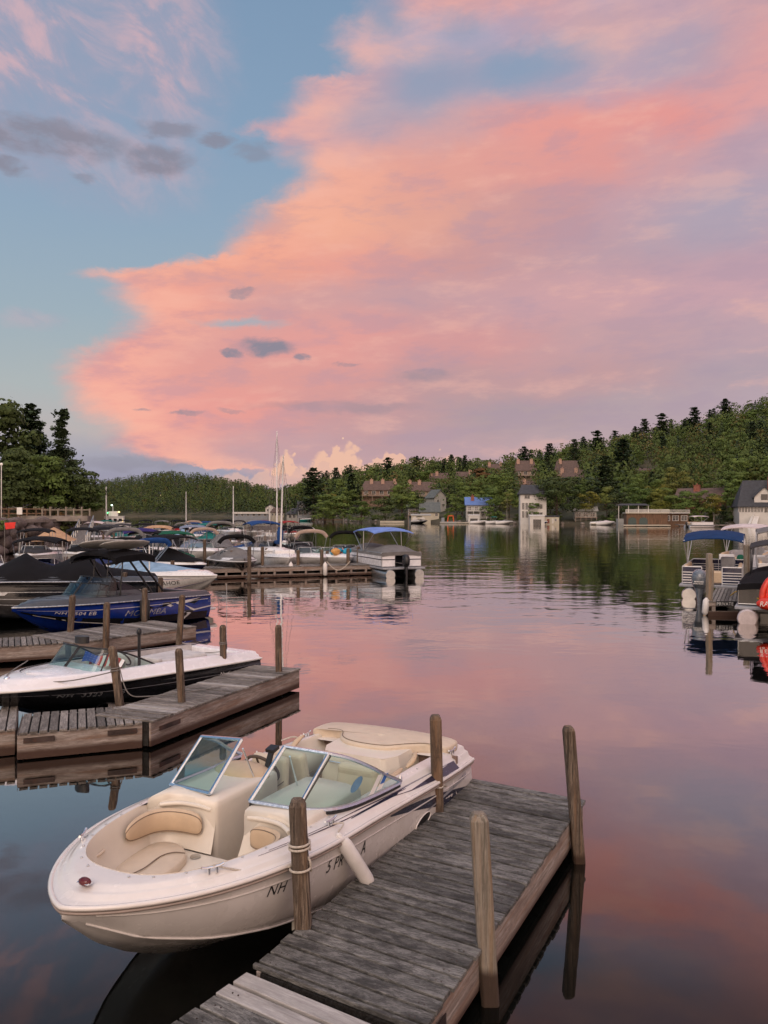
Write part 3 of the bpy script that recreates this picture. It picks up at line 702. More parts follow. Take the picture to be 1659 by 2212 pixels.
# engine box and sun pad
m = MB(); P = [(3.98,-.40),(3.98,.40),(4.18,.50),(4.7,.52),(4.7,-.52),(4.18,-.50)]
def rg(z, k): return [Vector((-(4.4+(s-4.4)*k), t*k, z)) for s, t in P]
m.loft([rg(.25,1.06), rg(.5,1.02), rg(.80,.98), rg(.92,.93)], 0, True, True, False); eb = m.build('engine_box', M['gelc'], hero, bevel=.05, seg=4)
m = MB(); m.tube(spline([(-3.96,-.05,.60),(-3.93,-.05,.60)],2), .09, 20); m.build('speaker_disc', M['gelc'], eb).location = (0, .30, .08)
m = MB(); m.tube(spline([(-3.97,-.26,.83),(-3.90,-.24,.84),(-3.90,.10,.84),(-3.97,.12,.83)],5), .012, 8); m.build('grab_bar', M['chrome'], eb)
for y in (-.68,.68): m = MB(); m.box((-4.66,y,.55), (.04,.6,.62)); m.build('locker_wall', M['carpet'], hero)
m = MB(); m.box((-4.18,.68,.50), (.46,.34,.12)); m.build('seat_cushion', M['tanl'], hero, bevel=.04, seg=3)
pad = [(4.60,-.82),(4.66,-.66),(4.62,-.52),(4.44,-.42),(4.32,-.26),(4.28,0),(4.32,.25),(4.48,.44),(4.60,.64),(4.58,.84),(4.7,.90),(4.92,.86),(5.02,.45),(5.04,0),(5.02,-.45),(4.92,-.84),(4.6,-.90)]
m = MB(); pp = sp2(pad, 4); n = len(pp)
def pring(k, z): return [Vector((-(4.66+(s-4.66)*k), t*(k*.5+.5 if k > .8 else k), z - .08 + (.02*(s-4.3)))) for s, t in pp]
m.loft([pring(.93,.935), pring(.985,.945), pring(1,.975), pring(1,1.02), pring(.985,1.035), pring(.93,1.045), pring(.5,1.052), pring(.05,1.055)], 0)
sp_ = m.build('sun_pad', M['tanl'], hero)
m = MB(); q = [p for p in pring(.915, 1.049)]; q = q[:n*9//17+1]; q = q[2:] 
m.tube(q, .006, 5); m.build('seam', M['seam'], sp_)
# stern deck behind the pad
m = MB(); rows = []
for s in (4.5,4.8,5.03,5.15): rows.append([Vector((-s, H.bi(min(s,5.03))*k, H.deck(1,1,1).z - .02 - (0 if s < 5.1 else .10))) for k in (-1.02,-.5,0,.5,1.02)])
m.grid(rows, 0, True); m.build('stern_deck', M['gel'], hero)
# windshield
def V(s, t, z): return Vector((-s, t, z))
wsm = {}
for sd in (1, -1):
    a0, d0 = (.15, .28) if sd > 0 else (.29, .21)
    base = [V(1.90, a0*sd, 1.09), V(1.97,.60*sd,1.075), V(2.13,.79*sd,1.05), V(2.40,.885*sd,1.02), V(2.80,.935*sd,1.0), V(3.22,.965*sd,.985)]
    top = [V(2.25, d0*sd, 1.50), V(2.32,.70*sd,1.475), V(2.50,.80*sd,1.40), V(2.74,.885*sd,1.27), V(2.98,.935*sd,1.13), V(3.24,.967*sd,1.0)]
    if sd < 0: base[1], top[1] = V(2.02,-.86,1.05), V(2.33,-.75,1.44); del base[2], top[2]; base[2:3] = [V(2.40,-.90,1.02)]
    ws = bpy.data.objects.new('windshield', None); C.objects.link(ws); ws.parent = hero
    m = MB(); m.grid([[base[0], base[1]], [top[0], top[1]]], 0, False); m.build('front_pane', M['glass'], ws)
    b2 = spline(base[1:], 5); t2 = spline(top[1:], 5)
    m = MB(); m.grid([b2, t2], 0, True); m.build('side_pane', M['glass'], ws)
    m = MB()
    def fr(pts, r=.02): m.tube(pts, r, 6, 0, True, False, .8)
    fr([base[0]] + b2, .023); fr([top[0]] + t2, .021); fr([base[0], top[0]], .023); fr([base[1], top[1]], .017)
    o = m.build('frame', M['alu'], ws)
    m = MB(); m.tube([p - Vector((0,0,.028)) for p in [base[0]] + b2], .014, 6); m.tube([base[1]+Vector((-.03,.012*sd,0)), top[1]+Vector((-.03,.012*sd,-.02))], .008, 5); m.build('gasket', M['rubber'], ws)
    m = MB(); m.tube([V(2.30, (d0+.02)*sd, 1.40) , V(2.50, (.25)*sd, 1.07)], .009, 6); m.build('support_rod', M['chrome'], ws)
    if sd > 0:
        def wp(i, dx, dz): # point on the side pane near span i
            k = min(len(b2)-1, max(0, i)); b_, t_ = b2[k], t2[k]; k2 = min(len(b2)-1, k+1); ax = (b2[k2]-b2[k]).normalized()
            return b_ + (t_-b_)*dz + ax*dx + Vector((0,.006,0))
        bl = mat('sticker_blue', (.02,.12,.42), .4)
        m = MB(); c0_ = wp(9, 0, .52); m.add([wp(9, .065*math.cos(a*PI/8), .52+.20*math.sin(a*PI/8)) for a in range(16)], [tuple(range(16))], 0); m.build('sticker', mat('sticker_pale_blue', (.10,.22,.34), .4), ws)
        m = MB(); m.add([wp(13,x,y) for x, y in ((0,.12),(.085,.12),(.085,.86),(0,.86))], [(0,1,2,3)], 0); m.build('sticker', M['white'], ws)
        m = MB(); m.add([wp(13,x,y) for x, y in ((.11,.18),(.20,.18),(.20,.9),(.11,.9))], [(0,1,2,3)], 0); m.add([wp(13,x,y)+Vector((0,.003,0)) for x, y in ((.12,.42),(.19,.42),(.19,.80),(.12,.80))], [(0,1,2,3)], 1); m.build('sticker', [M['white'], bl], ws)
for s in (2.0, 3.35, 4.3):
    for sd in (1, -1):
        if s == 2.0: continue
        p = H.deck(H.vof(s), .7, sd); m = MB(); m.tube([(p.x,p.y,p.z),(p.x,p.y,p.z+.05)], [.022,.008], 8); m.build('bimini_socket', M['chrome'], hero)
def hw(p): return Matrix.Translation((-2.185, 5.49, -.03)) @ Matrix.Rotation(HA, 4, 'Z') @ Vector(p)
# fender hung over the port side
p0 = H.deck(H.vof(1.9), .45, 1); q0 = H.side(2.52, .12, 1, .10); q1 = H.side(2.95, .95, 1, .16)
q0 = Vector((-1.98, 1.03, .90)); q1 = Vector((-2.26, 1.16, .42)) ; ax = (q1-q0).normalized()
pts = [q0 - ax*.06, q0 - ax*.05, q0 - ax*.01, q0, q0 + ax*.03, q0+ax*.08, q1-ax*.08, q1-ax*.03, q1, q1+ax*.01, q1+ax*.05, q1+ax*.06]
m = MB(); m.tube([hw(p) for p in pts], [.012,.022,.026,.032,.052,.062,.062,.052,.032,.026,.022,.012], 16)
tag(m.build('boat_fender', M['vinylw']), 'white cylindrical fender hanging over the port side of the cream boat', 'fender')
m = MB(); m.tube([hw(p) for p in spline([p0+Vector((0,0,.03)), p0+Vector((-.06,.07,.03)), q0-ax*.05+Vector((0,0,.02))],5)], .007, 6)
tag(m.build('fender_line', M['rope']), 'short line from side cleat to the white fender on the cream boat', 'rope', 'mooring ropes')
def coil(at, z, r, turns, dz, n=18): # turns round a post
    return [at(z + dz*i/n) + Vector((math.cos(2*PI*i/n)*r, math.sin(2*PI*i/n)*r, z + dz*i/n)) for i in range(int(turns*n)+1)]
a1 = pA[0][1]
cl = hw(H.deck(H.vof(.58), .52, 1) + Vector((0,0,.05)))
c1 = coil(a1, 1.02, .080, 2.4, .03); c2 = coil(a1, .86, .08, 1.2, .03)
m = MB(); m.tube(c1 + [a1(.95)+Vector((.08,-.03,.95))] + c2, .0095, 6)
m.tube(spline([hw((-1.75,.66,1.0)), hw((-1.6,.80,1.0)), c1[6]],6), .008, 6); 
m.tube(spline([c2[-1], (c2[-1]+cl)/2 - Vector((0,0,.06)), cl],8), .007, 6)
tag(m.build('mooring_rope', M['rope']), 'pale rope wound twice round the post beside the cream boat bow', 'rope', 'mooring ropes')
a2 = pA[1][1]; c3 = coil(a2, .70, .074, 1.1, .0); st = hw(H.deck(H.vof(4.72), .52, 1) + Vector((0,0,.05)))
m = MB(); m.tube(spline([c3[0], c3[5], c3[10], c3[15], c3[-1], (c3[-1]*.35+st*.65)-Vector((0,0,.25)), st],6), .008, 6)
tag(m.build('mooring_rope', M['rope']), 'thin rope looped once round the brown post at the cream boat stern', 'rope', 'mooring ropes')
p = hw(H.deck(H.vof(4.15), .7, -1)); q = hw((-4.3,-.75,.6))
m = MB(); m.tube(spline([p+Vector((-.15,-.05,.02)), p+Vector((0,0,.05)), p*.6+q*.4+Vector((0,0,.1)), q],6), .009, 6)
tag(m.build('mooring_rope', M['rope']), 'rope hanging into the cockpit from the far gunwale of the cream boat', 'rope', 'mooring ropes')
# ---------------------------------------------------------------- boats beyond the front one
def cloth(name, rgb, r=.85, v=.15): return mat(name, rgb, r, var=v, vscale=3, bump=.6, bscale=5, spec=.12)
M['croyal'] = cloth('canvas_royal', (.012,.04,.12)); M['cblack'] = cloth('canvas_black', (.010,.010,.012)); M['cgrey'] = cloth('canvas_grey', (.17,.165,.165)); M['cnavy'] = cloth('canvas_navy', (.025,.035,.10))
M['cblue'] = cloth('canvas_blue', (.018,.06,.19)); M['clblue'] = cloth('canvas_light_blue', (.25,.38,.52)); M['cteal'] = cloth('canvas_teal', (.02,.16,.15)); M['cgreen'] = cloth('canvas_green', (.015,.10,.06))
M['ctan'] = cloth('canvas_tan', (.38,.29,.24)); M['cred'] = cloth('canvas_red', (.28,.03,.03)); M['corange'] = cloth('canvas_orange_tan', (.48,.30,.18)); M['cpur'] = cloth('canvas_indigo', (.04,.03,.14))
M['cpink'] = cloth('canvas_pale', (.60,.52,.52)); M['cperi'] = cloth('canvas_periwinkle', (.17,.27,.62)); M['cdgrey'] = cloth('canvas_charcoal', (.05,.05,.055)); M['cbluegrey'] = cloth('canvas_bluegrey', (.20,.24,.33))
M['hblack'] = mat('hull_black', (.010,.011,.014), .12, coat=.8, var=.2); M['hnavy'] = mat('hull_navy', (.012,.016,.05), .15, coat=.7); M['hblue'] = mat('hull_blue', (.006,.03,.24), .14, coat=.8, var=.1)
M['silver'] = mat('silver_graphic', (.45,.47,.5), .25, .6); M['whitehull'] = mat('hull_plain_white', (.76,.75,.75), .3, coat=.4, var=.05)
M['dgel'] = mat('deck_charcoal', (.045,.047,.055), .35, coat=.3); M['ggel'] = mat('deck_grey', (.30,.31,.34), .4); M['interior'] = mat('interior_pale', (.55,.53,.52), .6)
M['red'] = mat('red_stripe', (.45,.02,.03), .3); M['purple'] = mat('purple_stripe', (.05,.02,.22), .25, coat=.5)
def bpos(x, y, hx, hy): return math.atan2(hy, hx)
def canopy(par, s0, s1, w, z, mt, droop=.12, th=.05, nm='bimini_top', legs=True, gz_=.75, gw=None, lm='alud', crown=.16, lr=.016, skirt=0.0):
    m = MB(); n1, n2 = 9, 9; up, dn = [], []
    for i in range(n1):
        k = i/(n1-1); s = s0 + (s1-s0)*k; ru, rd = [], []
        for j in range(n2):
            u = -1 + 2*j/(n2-1); zz = z + crown*(1-abs(u)**2.6) - droop*(abs(2*k-1)**3) + .012*math.sin(k*12)
            ru.append(Vector((-s, u*w, zz))); rd.append(Vector((-s, u*w*.99, zz - th - (skirt if abs(u) > .9 else 0))))
        up.append(ru); dn.append(rd)
    m.grid(up, 0, True); m.grid([q for q in dn[::-1]], 0, True)
    for a, b in ((up[0], dn[0]), (dn[-1], up[-1])): m.grid([b, a], 0, False)
    m.grid([[r[0] for r in dn], [r[0] for r in up]], 0, False); m.grid([[r[-1] for r in up], [r[-1] for r in dn]], 0, False)
    c = m.build(nm, M[mt] if isinstance(mt, str) else mt, par)
    if legs:
        gw = gw or w; sm = (s0+s1)/2
        for sd in (1, -1):
            for sa, sb in ((s0+.05, sm-.15), (s1-.05, sm+.15), (sm, sm+.02)):
                m = MB(); m.tube([(-sa, sd*w*.97, z - droop*(.8 if sa != sm else 0) - .02), (-sb, sd*gw, gz_)], lr, 6); m.build('bimini_frame', M[lm], par)
    return c
def boot(par, s, w, z, mt, lm='alud', gz_=.75, rake=.5, r=.07, arch=.10):
    """a folded bimini: a padded arch carried on raked legs"""
    pts = spline([(-s+rake*.0, w*u, z - .28*abs(u)**6 + arch*(1-u*u)) for u in (-1,-.93,-.7,-.3,0,.3,.7,.93,1)], 4)
    m = MB(); m.tube(pts, r, 8, squash=1.6); c = m.build('bimini_boot', M[mt], par)
    for sd in (1, -1):
        m = MB(); m.tube([(-s, sd*w, z-.26), (-s-rake, sd*w*1.0, gz_)], .018, 6); m.build('bimini_frame', M[lm], par)
    return c
def wscreen(par, H, s0, s1, w0, hgt, rake, zb, glassm='glassd', frm='black', nm='windshield'):
    ws = bpy.data.objects.new(nm, None); C.objects.link(ws); ws.parent = par
    for sd in (1, -1):
        base = [Vector((-s0, .02*sd, zb)), Vector((-s0-.05, w0*.6*sd, zb)), Vector((-s0-.25, w0*.92*sd, zb-.02)), Vector((-s0-.7, w0*1.04*sd, zb-.05)), Vector((-s1, w0*1.08*sd, zb-.09))]
        top = [Vector((-s0-rake, .02*sd, zb+hgt)), Vector((-s0-rake-.03, w0*.55*sd, zb+hgt)), Vector((-s0-rake-.15, w0*.82*sd, zb+hgt*.96)), Vector((-s0-.7-rake*.6, w0*.96*sd, zb+hgt*.6)), Vector((-s1-.02, w0*1.08*sd, zb-.06))]
        b2, t2 = spline(base, 3), spline(top, 3)
        m = MB(); m.grid([b2, t2], 0, True); m.build('pane', M[glassm], ws)
        m = MB(); m.tube(b2, .016, 5); m.tube(t2, .016, 5); m.tube([base[0], top[0]], .014, 5); m.tube([base[2], top[2]], .014, 5); m.build('frame', M[frm], ws)
    return ws
def cover(par, H, s0, s1, peak, mt, lift=.02, nm='boat_cover', ridge=((0,0),(.25,.5),(.45,1),(.7,.5),(1,.15)), over=.08, seed=1, inset=.86):
    m = MB(); rows = []; R = random.Random(seed); n1 = 22; ph = [R.uniform(0, 6) for _ in range(4)]
    for i in range(n1+1):
        k = i/n1; s = s0 + (s1-s0)*k; v = H.vof(s); zr = H.zr(s); b = (H.b(s) - .02)*inset; pk = peak*itp(k, ridge); row = []
        for j in range(15):
            u = -1 + 2*j/14; a = abs(u)
            if a > .92: z = zr + (H.rs(s)*.9 if inset < .9 else 0) - (a-.92)/.08*(over if inset > .9 else .03); y = b*1.0 + .025
            else: y = b*a/.92; z = zr + H.rs(s)*(1-(a/.92)**4*(1 if inset > .9 else 0.0)) + pk*(1-(a/.92)**1.6) + .02*math.sin(k*17+a*5+ph[0])*(1-a)
            row.append(Vector((-s, math.copysign(y, u) if u else 0, z + lift)))
        rows.append(row)
    m.grid(rows, 0, True); return m.build(nm, M[mt], par)
def interior(par, H, s0, s1, seat='interior', floor=.28, engine=True, wall='interior'):
    m = MB()
    for sd in (1,-1):
        m.grid([[Vector((-s, sd*(H.bi(s)-.01), H.deck(H.vof(s),1).z-.01)) for s in (s0,(s0+s1)/2,s1)][::sd], [Vector((-s, sd*(H.bi(s)-.10), floor)) for s in (s0,(s0+s1)/2,s1)][::sd]], 0, True)
    m.build('side_panel', M[wall], par)
    m = MB(); m.box((-(s0+s1)/2, 0, floor), (s1-s0, H.bi(3)*1.8, .04)); m.build('floor', M['dgel'], par)
    m = MB(); m.box((-s1+.25, 0, floor+.28), (.5, H.bi(s1)*1.7, .5)); m.build('bench_seat', M[seat], par, bevel=.06, seg=3)
    for sd in (1,-1):
        m = MB(); m.box((-s0-.9, sd*.45, floor+.25), (.5,.5,.5)); m.box((-s0-1.15, sd*.45, floor+.55), (.13,.5,.55)); m.build('seat', M[seat], par, bevel=.04)
    if engine: m = MB(); m.box((-s1+1.15, 0, floor+.32), (1.0,.75,.62)); m.build('engine_box', M[seat], par, bevel=.07, seg=3)
def runabout(bow, head, L, B, hull, deck, label, group=None, zr=.85, cov=None, covs=(.0,1), peak=.35, bim=None, bt='top', bz=2.2, bs=(.35,.7), wind=True, gl='glassd', frm='alud', tower=None, name='motorboat', cat='motorboat', inter=True, stripe=None, fine=None, hullfn=None, platform=True, ridge=None, boots=.6, engine=True, blm='alud'):
    hd = math.atan2(head[1], head[0]); r = root(name, (bow[0], bow[1], 0), hd, label, cat, group)
    f = fine or L*.5
    H = Hull(L, B, fine=f, p=2.3, e=.86, zr=((0,zr+.06),(L*.5,zr),(L,zr-.12)), zk=((0,zr-.02),(.4,zr*.68),(.9,zr*.34),(1.5,.03),(2.2,-.12),(9,-.3)), zc=((0,zr-.02),(.6,zr*.74),(1.6,zr*.46),(L*.5,.18),(L,.05)), bc=((0,.3),(.7,.5),(1.6,.7),(3,.84),(5,.9)), s_in=L*.16, fin=L*.38, b_in=B*.37, rise=.16)
    H.root = r
    hb = H.shell(22).build('hull', M[hull] if isinstance(hull, str) else hull, r)
    d = H.topdeck(26, (0,.06,.22,.28,.45,.52,.8,1.0)).build('deck', M[deck], r); H.rail(26, .022).build('rub_rail', M['white'] if deck != 'dgel' else M['silver'], d)
    if stripe:
        m = MB()
        for f0, w_, sm in stripe:
            for sd in (1,-1): H.ribbon(m, .5, L*.98, f0, f0, w_, w_, 'side', sd, 0, 16)
        m.build('stripe', M[stripe[0][2]], hb)
    if platform: m = MB(); m.box((-L-.22, 0, .28), (.45, B*.8, .07)); m.build('swim_platform', M['whitehull'] if hull != 'hblack' else M['dgel'], r, bevel=.02)
    # the foredeck or open bow
    if cov:
        cover(r, H, L*covs[0] + (.03 if hull == 'hblack' else .45), L*covs[1] - .03, peak, cov, seed=int(abs(bow[0]*10)), inset=1.0 if hull == 'hblack' else .86, **({'ridge': ridge} if ridge else {}))
    if not cov or covs[0] > .1 or covs[1] < .9:
        s1 = L*.36
        m = MB(); rows = []
        for i in range(9):
            s = H.s_in + (s1-H.s_in)*i/8; rows.append([Vector((-s, H.bi(s)*u*1.02, H.deck(H.vof(s),1).z + .05*(1-u*u) - .004)) for u in (-1,-.5,0,.5,1)])
        m.grid(rows, 0, True); m.build('foredeck', M[deck], r)
        if inter and covs[1] >= .9 or not cov: interior(r, H, s1, L*.95, engine=engine, floor=zr-.62)
        if not cov: m = MB(); m.box((-L*.975, 0, zr-.05), (L*.05, B*.78, .14)); m.build('transom_cap', M[deck], r, bevel=.03)
    if wind: wscreen(r, H, L*.33, L*.56, B*.36, .42, .32, zr+.14, gl, frm)
    if bim:
        if bt == 'top': canopy(r, L*bs[0], L*bs[1], B*.42, bz, bim, gz_=zr, gw=B*.43, lm=blm)
        else: boot(r, L*bs[0], B*.42, bz, bim, gz_=zr, rake=boots, lm=blm)
    return r, H
def pontoon(bow, head, L, B, label, fence='cpink', cov=None, bim=None, bz=2.5, bs=(.3,.7), rail='alud', group=None, stripe=None, tube='alud', engine='black', zf=.95, posts=True, name='pontoon_boat', zd=.55, droop=.15):
    """bow at 0, stern at -L; rail fence round a flat deck on two tubes"""
    hd = math.atan2(head[1], head[0]); r = root(name, (bow[0], bow[1], 0), hd, label, 'pontoon boat', group)
    for sd in (1,-1):
        m = MB(); m.tube([(-.02,sd*B*.34,.38),(-.25,sd*B*.34,.27),(-.7,sd*B*.34,.16),(-L+.1,sd*B*.34,.16),(-L,sd*B*.34,.16)], [.06,.22,.31,.31,.27], 16); m.build('float_tube', M[tube], r)
    m = MB(); m.box((-L/2, 0, zd-.05), (L*.96, B, .10)); m.build('deck', M['ggel'], r, bevel=.02)
    zt = zd + zf*.72; hl = L*.42; cx = -L*.50
    xs0, xs1 = -L*.08, -L*.92
    m = MB(); t = .04
    segs = [((xs0,B*.46),(xs1,B*.46)), ((xs0,-B*.46),(xs1,-B*.46)), ((xs0,B*.46),(xs0,-B*.46)), ((xs1,B*.46),(xs1,B*.16)), ((xs1,-B*.46),(xs1,-B*.16))]
    for (a, b), (c, d) in segs:
        m.bar((a,b,(zd+zt)/2+.02), (c,d,(zd+zt)/2+.02), t, zt-zd-.06)
    fp = m.build('fence_panel', M[fence], r)
    m = MB()
    for (a, b), (c, d) in segs:
        for z in (zt, zd+.05): m.tube([(a,b,z),(c,d,z)], .028, 6)
        k = max(1, int(math.hypot(c-a, d-b)/1.1))
        for i in range(k+1): m.tube([(a+(c-a)*i/k, b+(d-b)*i/k, zd), (a+(c-a)*i/k, b+(d-b)*i/k, zt)], .024, 6)
        if stripe == 'rails':
            for i in range(1,5): m.bar((a,b,zd+.05+(zt-zd)*i/6.5), (c,d,zd+.05+(zt-zd)*i/6.5), .07, .035)
    m.build('fence_rail', M[rail], r)
    if stripe and stripe != 'rails':
        m = MB()
        for (a, b), (c, d) in segs:
            m.bar((a,b,(zd+zt)/2+.03),(c,d,(zd+zt)/2+.03), t+.012, .05)
        m.build('stripe', M[stripe], fp)
    if cov:
        m = MB(); rows = []
        for i in range(15):
            k = i/14; x = xs0 + .05 - (abs(xs1-xs0)+.1)*k
            rows.append([Vector((x, B*.48*u, zt + (.06 + .22*max(0,math.sin(k*9+1))*(1-u*u) + .14*(1-abs(2*k-1)**6))*(1-abs(u)**4) - (.16 if abs(u) > .98 else 0))) for u in (-1,-.97,-.6,-.2,.2,.6,.97,1)])
        m.grid(rows, 0, True); m.grid([[p - Vector((.0,0,.2)) for p in rows[-1]], rows[-1]], 0, True); m.build('boat_cover', M[cov], r)
    else:
        for sd in (1,-1):
            m = MB(); m.box((-L*.7, sd*B*.34, zd+.25), (L*.36,B*.2,.42)); m.box((-L*.7, sd*B*.42, zd+.6), (L*.36,.14,.35)); m.build('bench_seat', M['tan'], r, bevel=.05)
        m = MB(); m.box((-L*.88, 0, zd+.30), (.6,B*.8,.5)); m.build('sun_pad', M['tan'], r, bevel=.06)
        m = MB(); m.box((-L*.42, -B*.2, zd+.5), (.6,.6,.95)); m.build('console', M['ggel'], r, bevel=.06)
    if bim: canopy(r, L*bs[0], L*bs[1], B*.48, bz, bim, droop=droop, gz_=zt, lm=rail, lr=.022)
    if engine:
        e = bpy.data.objects.new('outboard_motor', None); C.objects.link(e); e.parent = r; e.location = (-L-.12, 0, 0)
        m = MB()
        def rg(z, a, b, dx=0): return [Vector((dx+a*math.cos(q*PI/8)*(1 if math.cos(q*PI/8) > 0 else 1.2), b*math.sin(q*PI/8), z)) for q in range(16)]
        m.loft([rg(.62,.13,.12), rg(.70,.22,.19), rg(.95,.26,.21), rg(1.15,.24,.19,.02), rg(1.26,.16,.13,.04), rg(1.29,.05,.05,.05)]); m.build('cowling', M[engine], e)
        m = MB(); m.loft([rg(.64,.12,.10), rg(.35,.13,.08), rg(-.3,.14,.05)]); m.build('leg', M[engine], e)
    return r
def onboat(r, p): return Matrix.Translation(r.location) @ Matrix.Rotation(r.rotation_euler.z, 4, 'Z') @ Vector(p)
# --- black and white ski boat at the second dock
hx, hy = -.553, -.833
ski, HS = runabout((-6.50, 12.85), (hx, hy), 5.6, 2.15, 'hblack', 'gelw', 'low white and black ski boat at the second dock', zr=.66, wind=False, name='ski_boat', cat='ski boat', platform=False, engine=False, fine=3.2)
wscreen(ski, HS, 1.55, 3.05, .78, .40, .38, .80, 'glass', 'black')
m = MB()
for sd in (1,-1): HS.ribbon(m, .3, 5.7, .30, .30, .02, .02, 'side', sd, 0, 20)
m.build('pinstripe', M['grey'], ski)
def sside(H, s0, f0, k=1.0, sl=0): return lambda x, y: H.side(s0 + x, f0 + sl*x - y*k/.45, 1, .005)
for s_, tx in ((1.05,'NH'),(1.42,'3323'),(1.98,'BB')): m = MB(); text(m, tx, .13, sside(HS, s_, .50), 0, .1, 1.1, 1.25); m.build('registration_letters', M['silver'], ski)
m = MB(); text(m, 'Nautiques', .125, sside(HS, 4.35, .38, .9), 0, .3, 1.0, .95); m.build('lettering', M['white'], ski)
m = MB(); m.box((-4.05,0,.50), (1.25,.85,.50)); m.build('engine_box', M['interior'], ski, bevel=.10, seg=4)
m = MB(); m.tube([(-3.25,0,.3),(-3.25,0,1.28)], .03, 8); m.ell((-3.25,0,1.30), (.05,.05,.07)); m.build('tow_pylon', M['black'], ski)
m = MB(); m.tube([(-1.98,0,1.26),(-1.98,0,1.38)], .17, 16, squash=.55); m.build('ski_mirror', M['black'], ski)
m = MB(); m.tube([(-2.62+.17*math.cos(a*PI/10)*.6, .32+.17*math.sin(a*PI/10), .92+.17*math.cos(a*PI/10)*.8) for a in range(21)], .016, 6, caps=False); m.build('steering_wheel', M['black'], ski)
m = MB()                                       # striped towel over the seat back
def tw(i, j): u, v = i/13, j/9; return Vector((-2.15 - .12*math.sin(v*3) - .30*max(0, v-.5), -.25 + 1.1*u - .1*v, 1.02 - .42*abs(v-.45)**1.3 + .03*math.sin(u*9+v*4)))
for i in range(13):
    for j in range(9):
        star = i < 5 and j < 5
        m.add([tw(i,j), tw(i+1,j), tw(i+1,j+1), tw(i,j+1)], [(0,1,2,3)], 2 if star else (0 if i % 2 else 1), True)
        if star: c_ = (tw(i,j)+tw(i+1,j+1))/2 + Vector((0,0,.006)); m.add([c_+Vector((.0+.018*math.cos(a*PI*.4+k*PI*.2)*(1 if k == 0 else .4), .018*math.sin(a*PI*.4+k*PI*.2)*(1 if k == 0 else .4), 0)) for a in range(5) for k in (0,1)], [tuple(range(10))], 1)
tw_ = m.build('beach_towel', [mat('towel_red',(.5,.03,.03),.95), mat('towel_white',(.75,.73,.72),.95), mat('towel_blue',(.03,.08,.38),.95)]); tw_.location = ski.location; tw_.rotation_euler = ski.rotation_euler
tag(tw_, 'red white and blue stars and stripes towel draped over the ski boat seat', 'towel')
m = MB(); m.tube([(0,0,0),(0,0,1.35)], .006, 5); wp_ = m.build('whip_antenna', M['silver'], ski); wp_.location = (-5.5,.1,.7)
pB = [pile(242,1395,258,1515,'brown post with rope knot standing beside the ski boat windshield',.44,.12), pile(386,1401,396,1573,'yellow brown post on the near edge of the ski boat dock',0,.115),
      pile(481,1350,483,1448,'grey brown post by the ski boat stern lettering',.44,.12), pile(601,1350,603,1498,'tallest post at the far end of the ski boat dock',0,.12)]
eye = onboat(ski, (-.55,0,.86)); m = MB(); m.ell((0,0,0),(.05,.05,.04)); m.build('bow_eye', M['chrome'], ski).location = (-.55,0,.86)
q = coil(pB[0][1], .93, .075, 2, .04)
m = MB(); m.tube(spline([onboat(ski,(-1.4,-.75,.95)), eye, (eye+q[0])/2-Vector((0,0,.10)), q[4]],6), .010, 6); m.tube(q, .011, 6)
m.tube(spline([q[-1], pB[0][1](.6)+Vector((.2,-.1,.60)), pB[0][1](.5)+Vector((.45,.1,.50)), pB[0][1](.5)+Vector((1.0,.6,.465)), pB[0][1](.5)+Vector((1.5,1.0,.465))],6), .010, 6)
tag(m.build('mooring_rope', M['roped']), 'dark rope from the ski boat bow to its post with tail on the planks', 'rope', 'mooring ropes')
q = coil(pB[2][1], .95, .075, 2, .03); m = MB(); m.tube(q, .010, 6); m.tube(spline([q[0], onboat(ski,(-4.9,.6,.75)), onboat(ski,(-4.6,.1,.7))],6), .008, 6)
tag(m.build('mooring_rope', M['roped']), 'dark line wound round the post beside the ski boat stern', 'rope', 'mooring ropes')
# --- third dock and the blue wake boat
dC = dock('finger_dock', G(424,1352,.46), G(155,1389,.46), 1.9, 'weathered plank dock in front of the blue wake boat', z=.46, pm='plank_b', fas=.34, rnd=12, light=(.9,2.2))
dC2 = dock('walkway', G(162,1386,.45), G(-60,1400,.45), 1.4, 'plank walkway at the left frame edge before the blue wake boat', z=.45, pm='plank_b', fas=.34, rnd=13)
PC = [(157,1285,152,1364,.46,'post nearest the bow end of the blue wake boat'),(231,1301,229,1382,.46,'yellowish post in the middle of the blue boat dock'),(313,1270,312,1343,.46,'post in front of the white chevron on the blue boat'),(394,1285,388,1371,.46,'slightly leaning post at the end of the blue boat dock'),
      (91,1246,90,1270,.46,'post top before the black covered boat, left one'),(144,1246,143,1262,.46,'post top before the black covered boat, right one'),(215,1236,214,1262,.46,'pale post top behind the blue boat windshield'),(270,1236,270,1260,.46,'post top behind the blue boat tower'),(347,1247,348,1262,.46,'short post behind the blue boat stern')]
for a in PC[:4]: pile(a[0],a[1],a[2],a[3],'brown wooden '+a[5],a[4],.14)
for a in PC[4:]:
    d = 27.5; t = Q(a[0], a[1], d); m = MB(); m.tube([(0,0,-.6),(0,0,t.z-.03),(0,0,t.z)], [.085,.085,.05], 8, smooth=False); o = m.build('dock_post', M['pile'], bevel=0); o.location = (t.x, d, 0); tag(o, 'brown wooden '+a[5], 'post', 'wooden posts at the docks')
mo, HM = runabout((-10.15, 22.1), (-.485, -.875), 6.75, 2.5, 'hblue', 'dgel', 'glossy blue and black wake boat with tower and surfboards on its black bimini', zr=.92, wind=False, name='wake_boat', cat='wake boat', fine=4.2, engine=False)
wscreen(mo, HM, 2.3, 4.0, .85, .50, .45, 1.14, 'glassd', 'black')
wscreen(mo, HM, 2.0, 2.9, .80, .38, .35, 1.10, 'glass', 'black', 'inner_windshield')
m = MB()
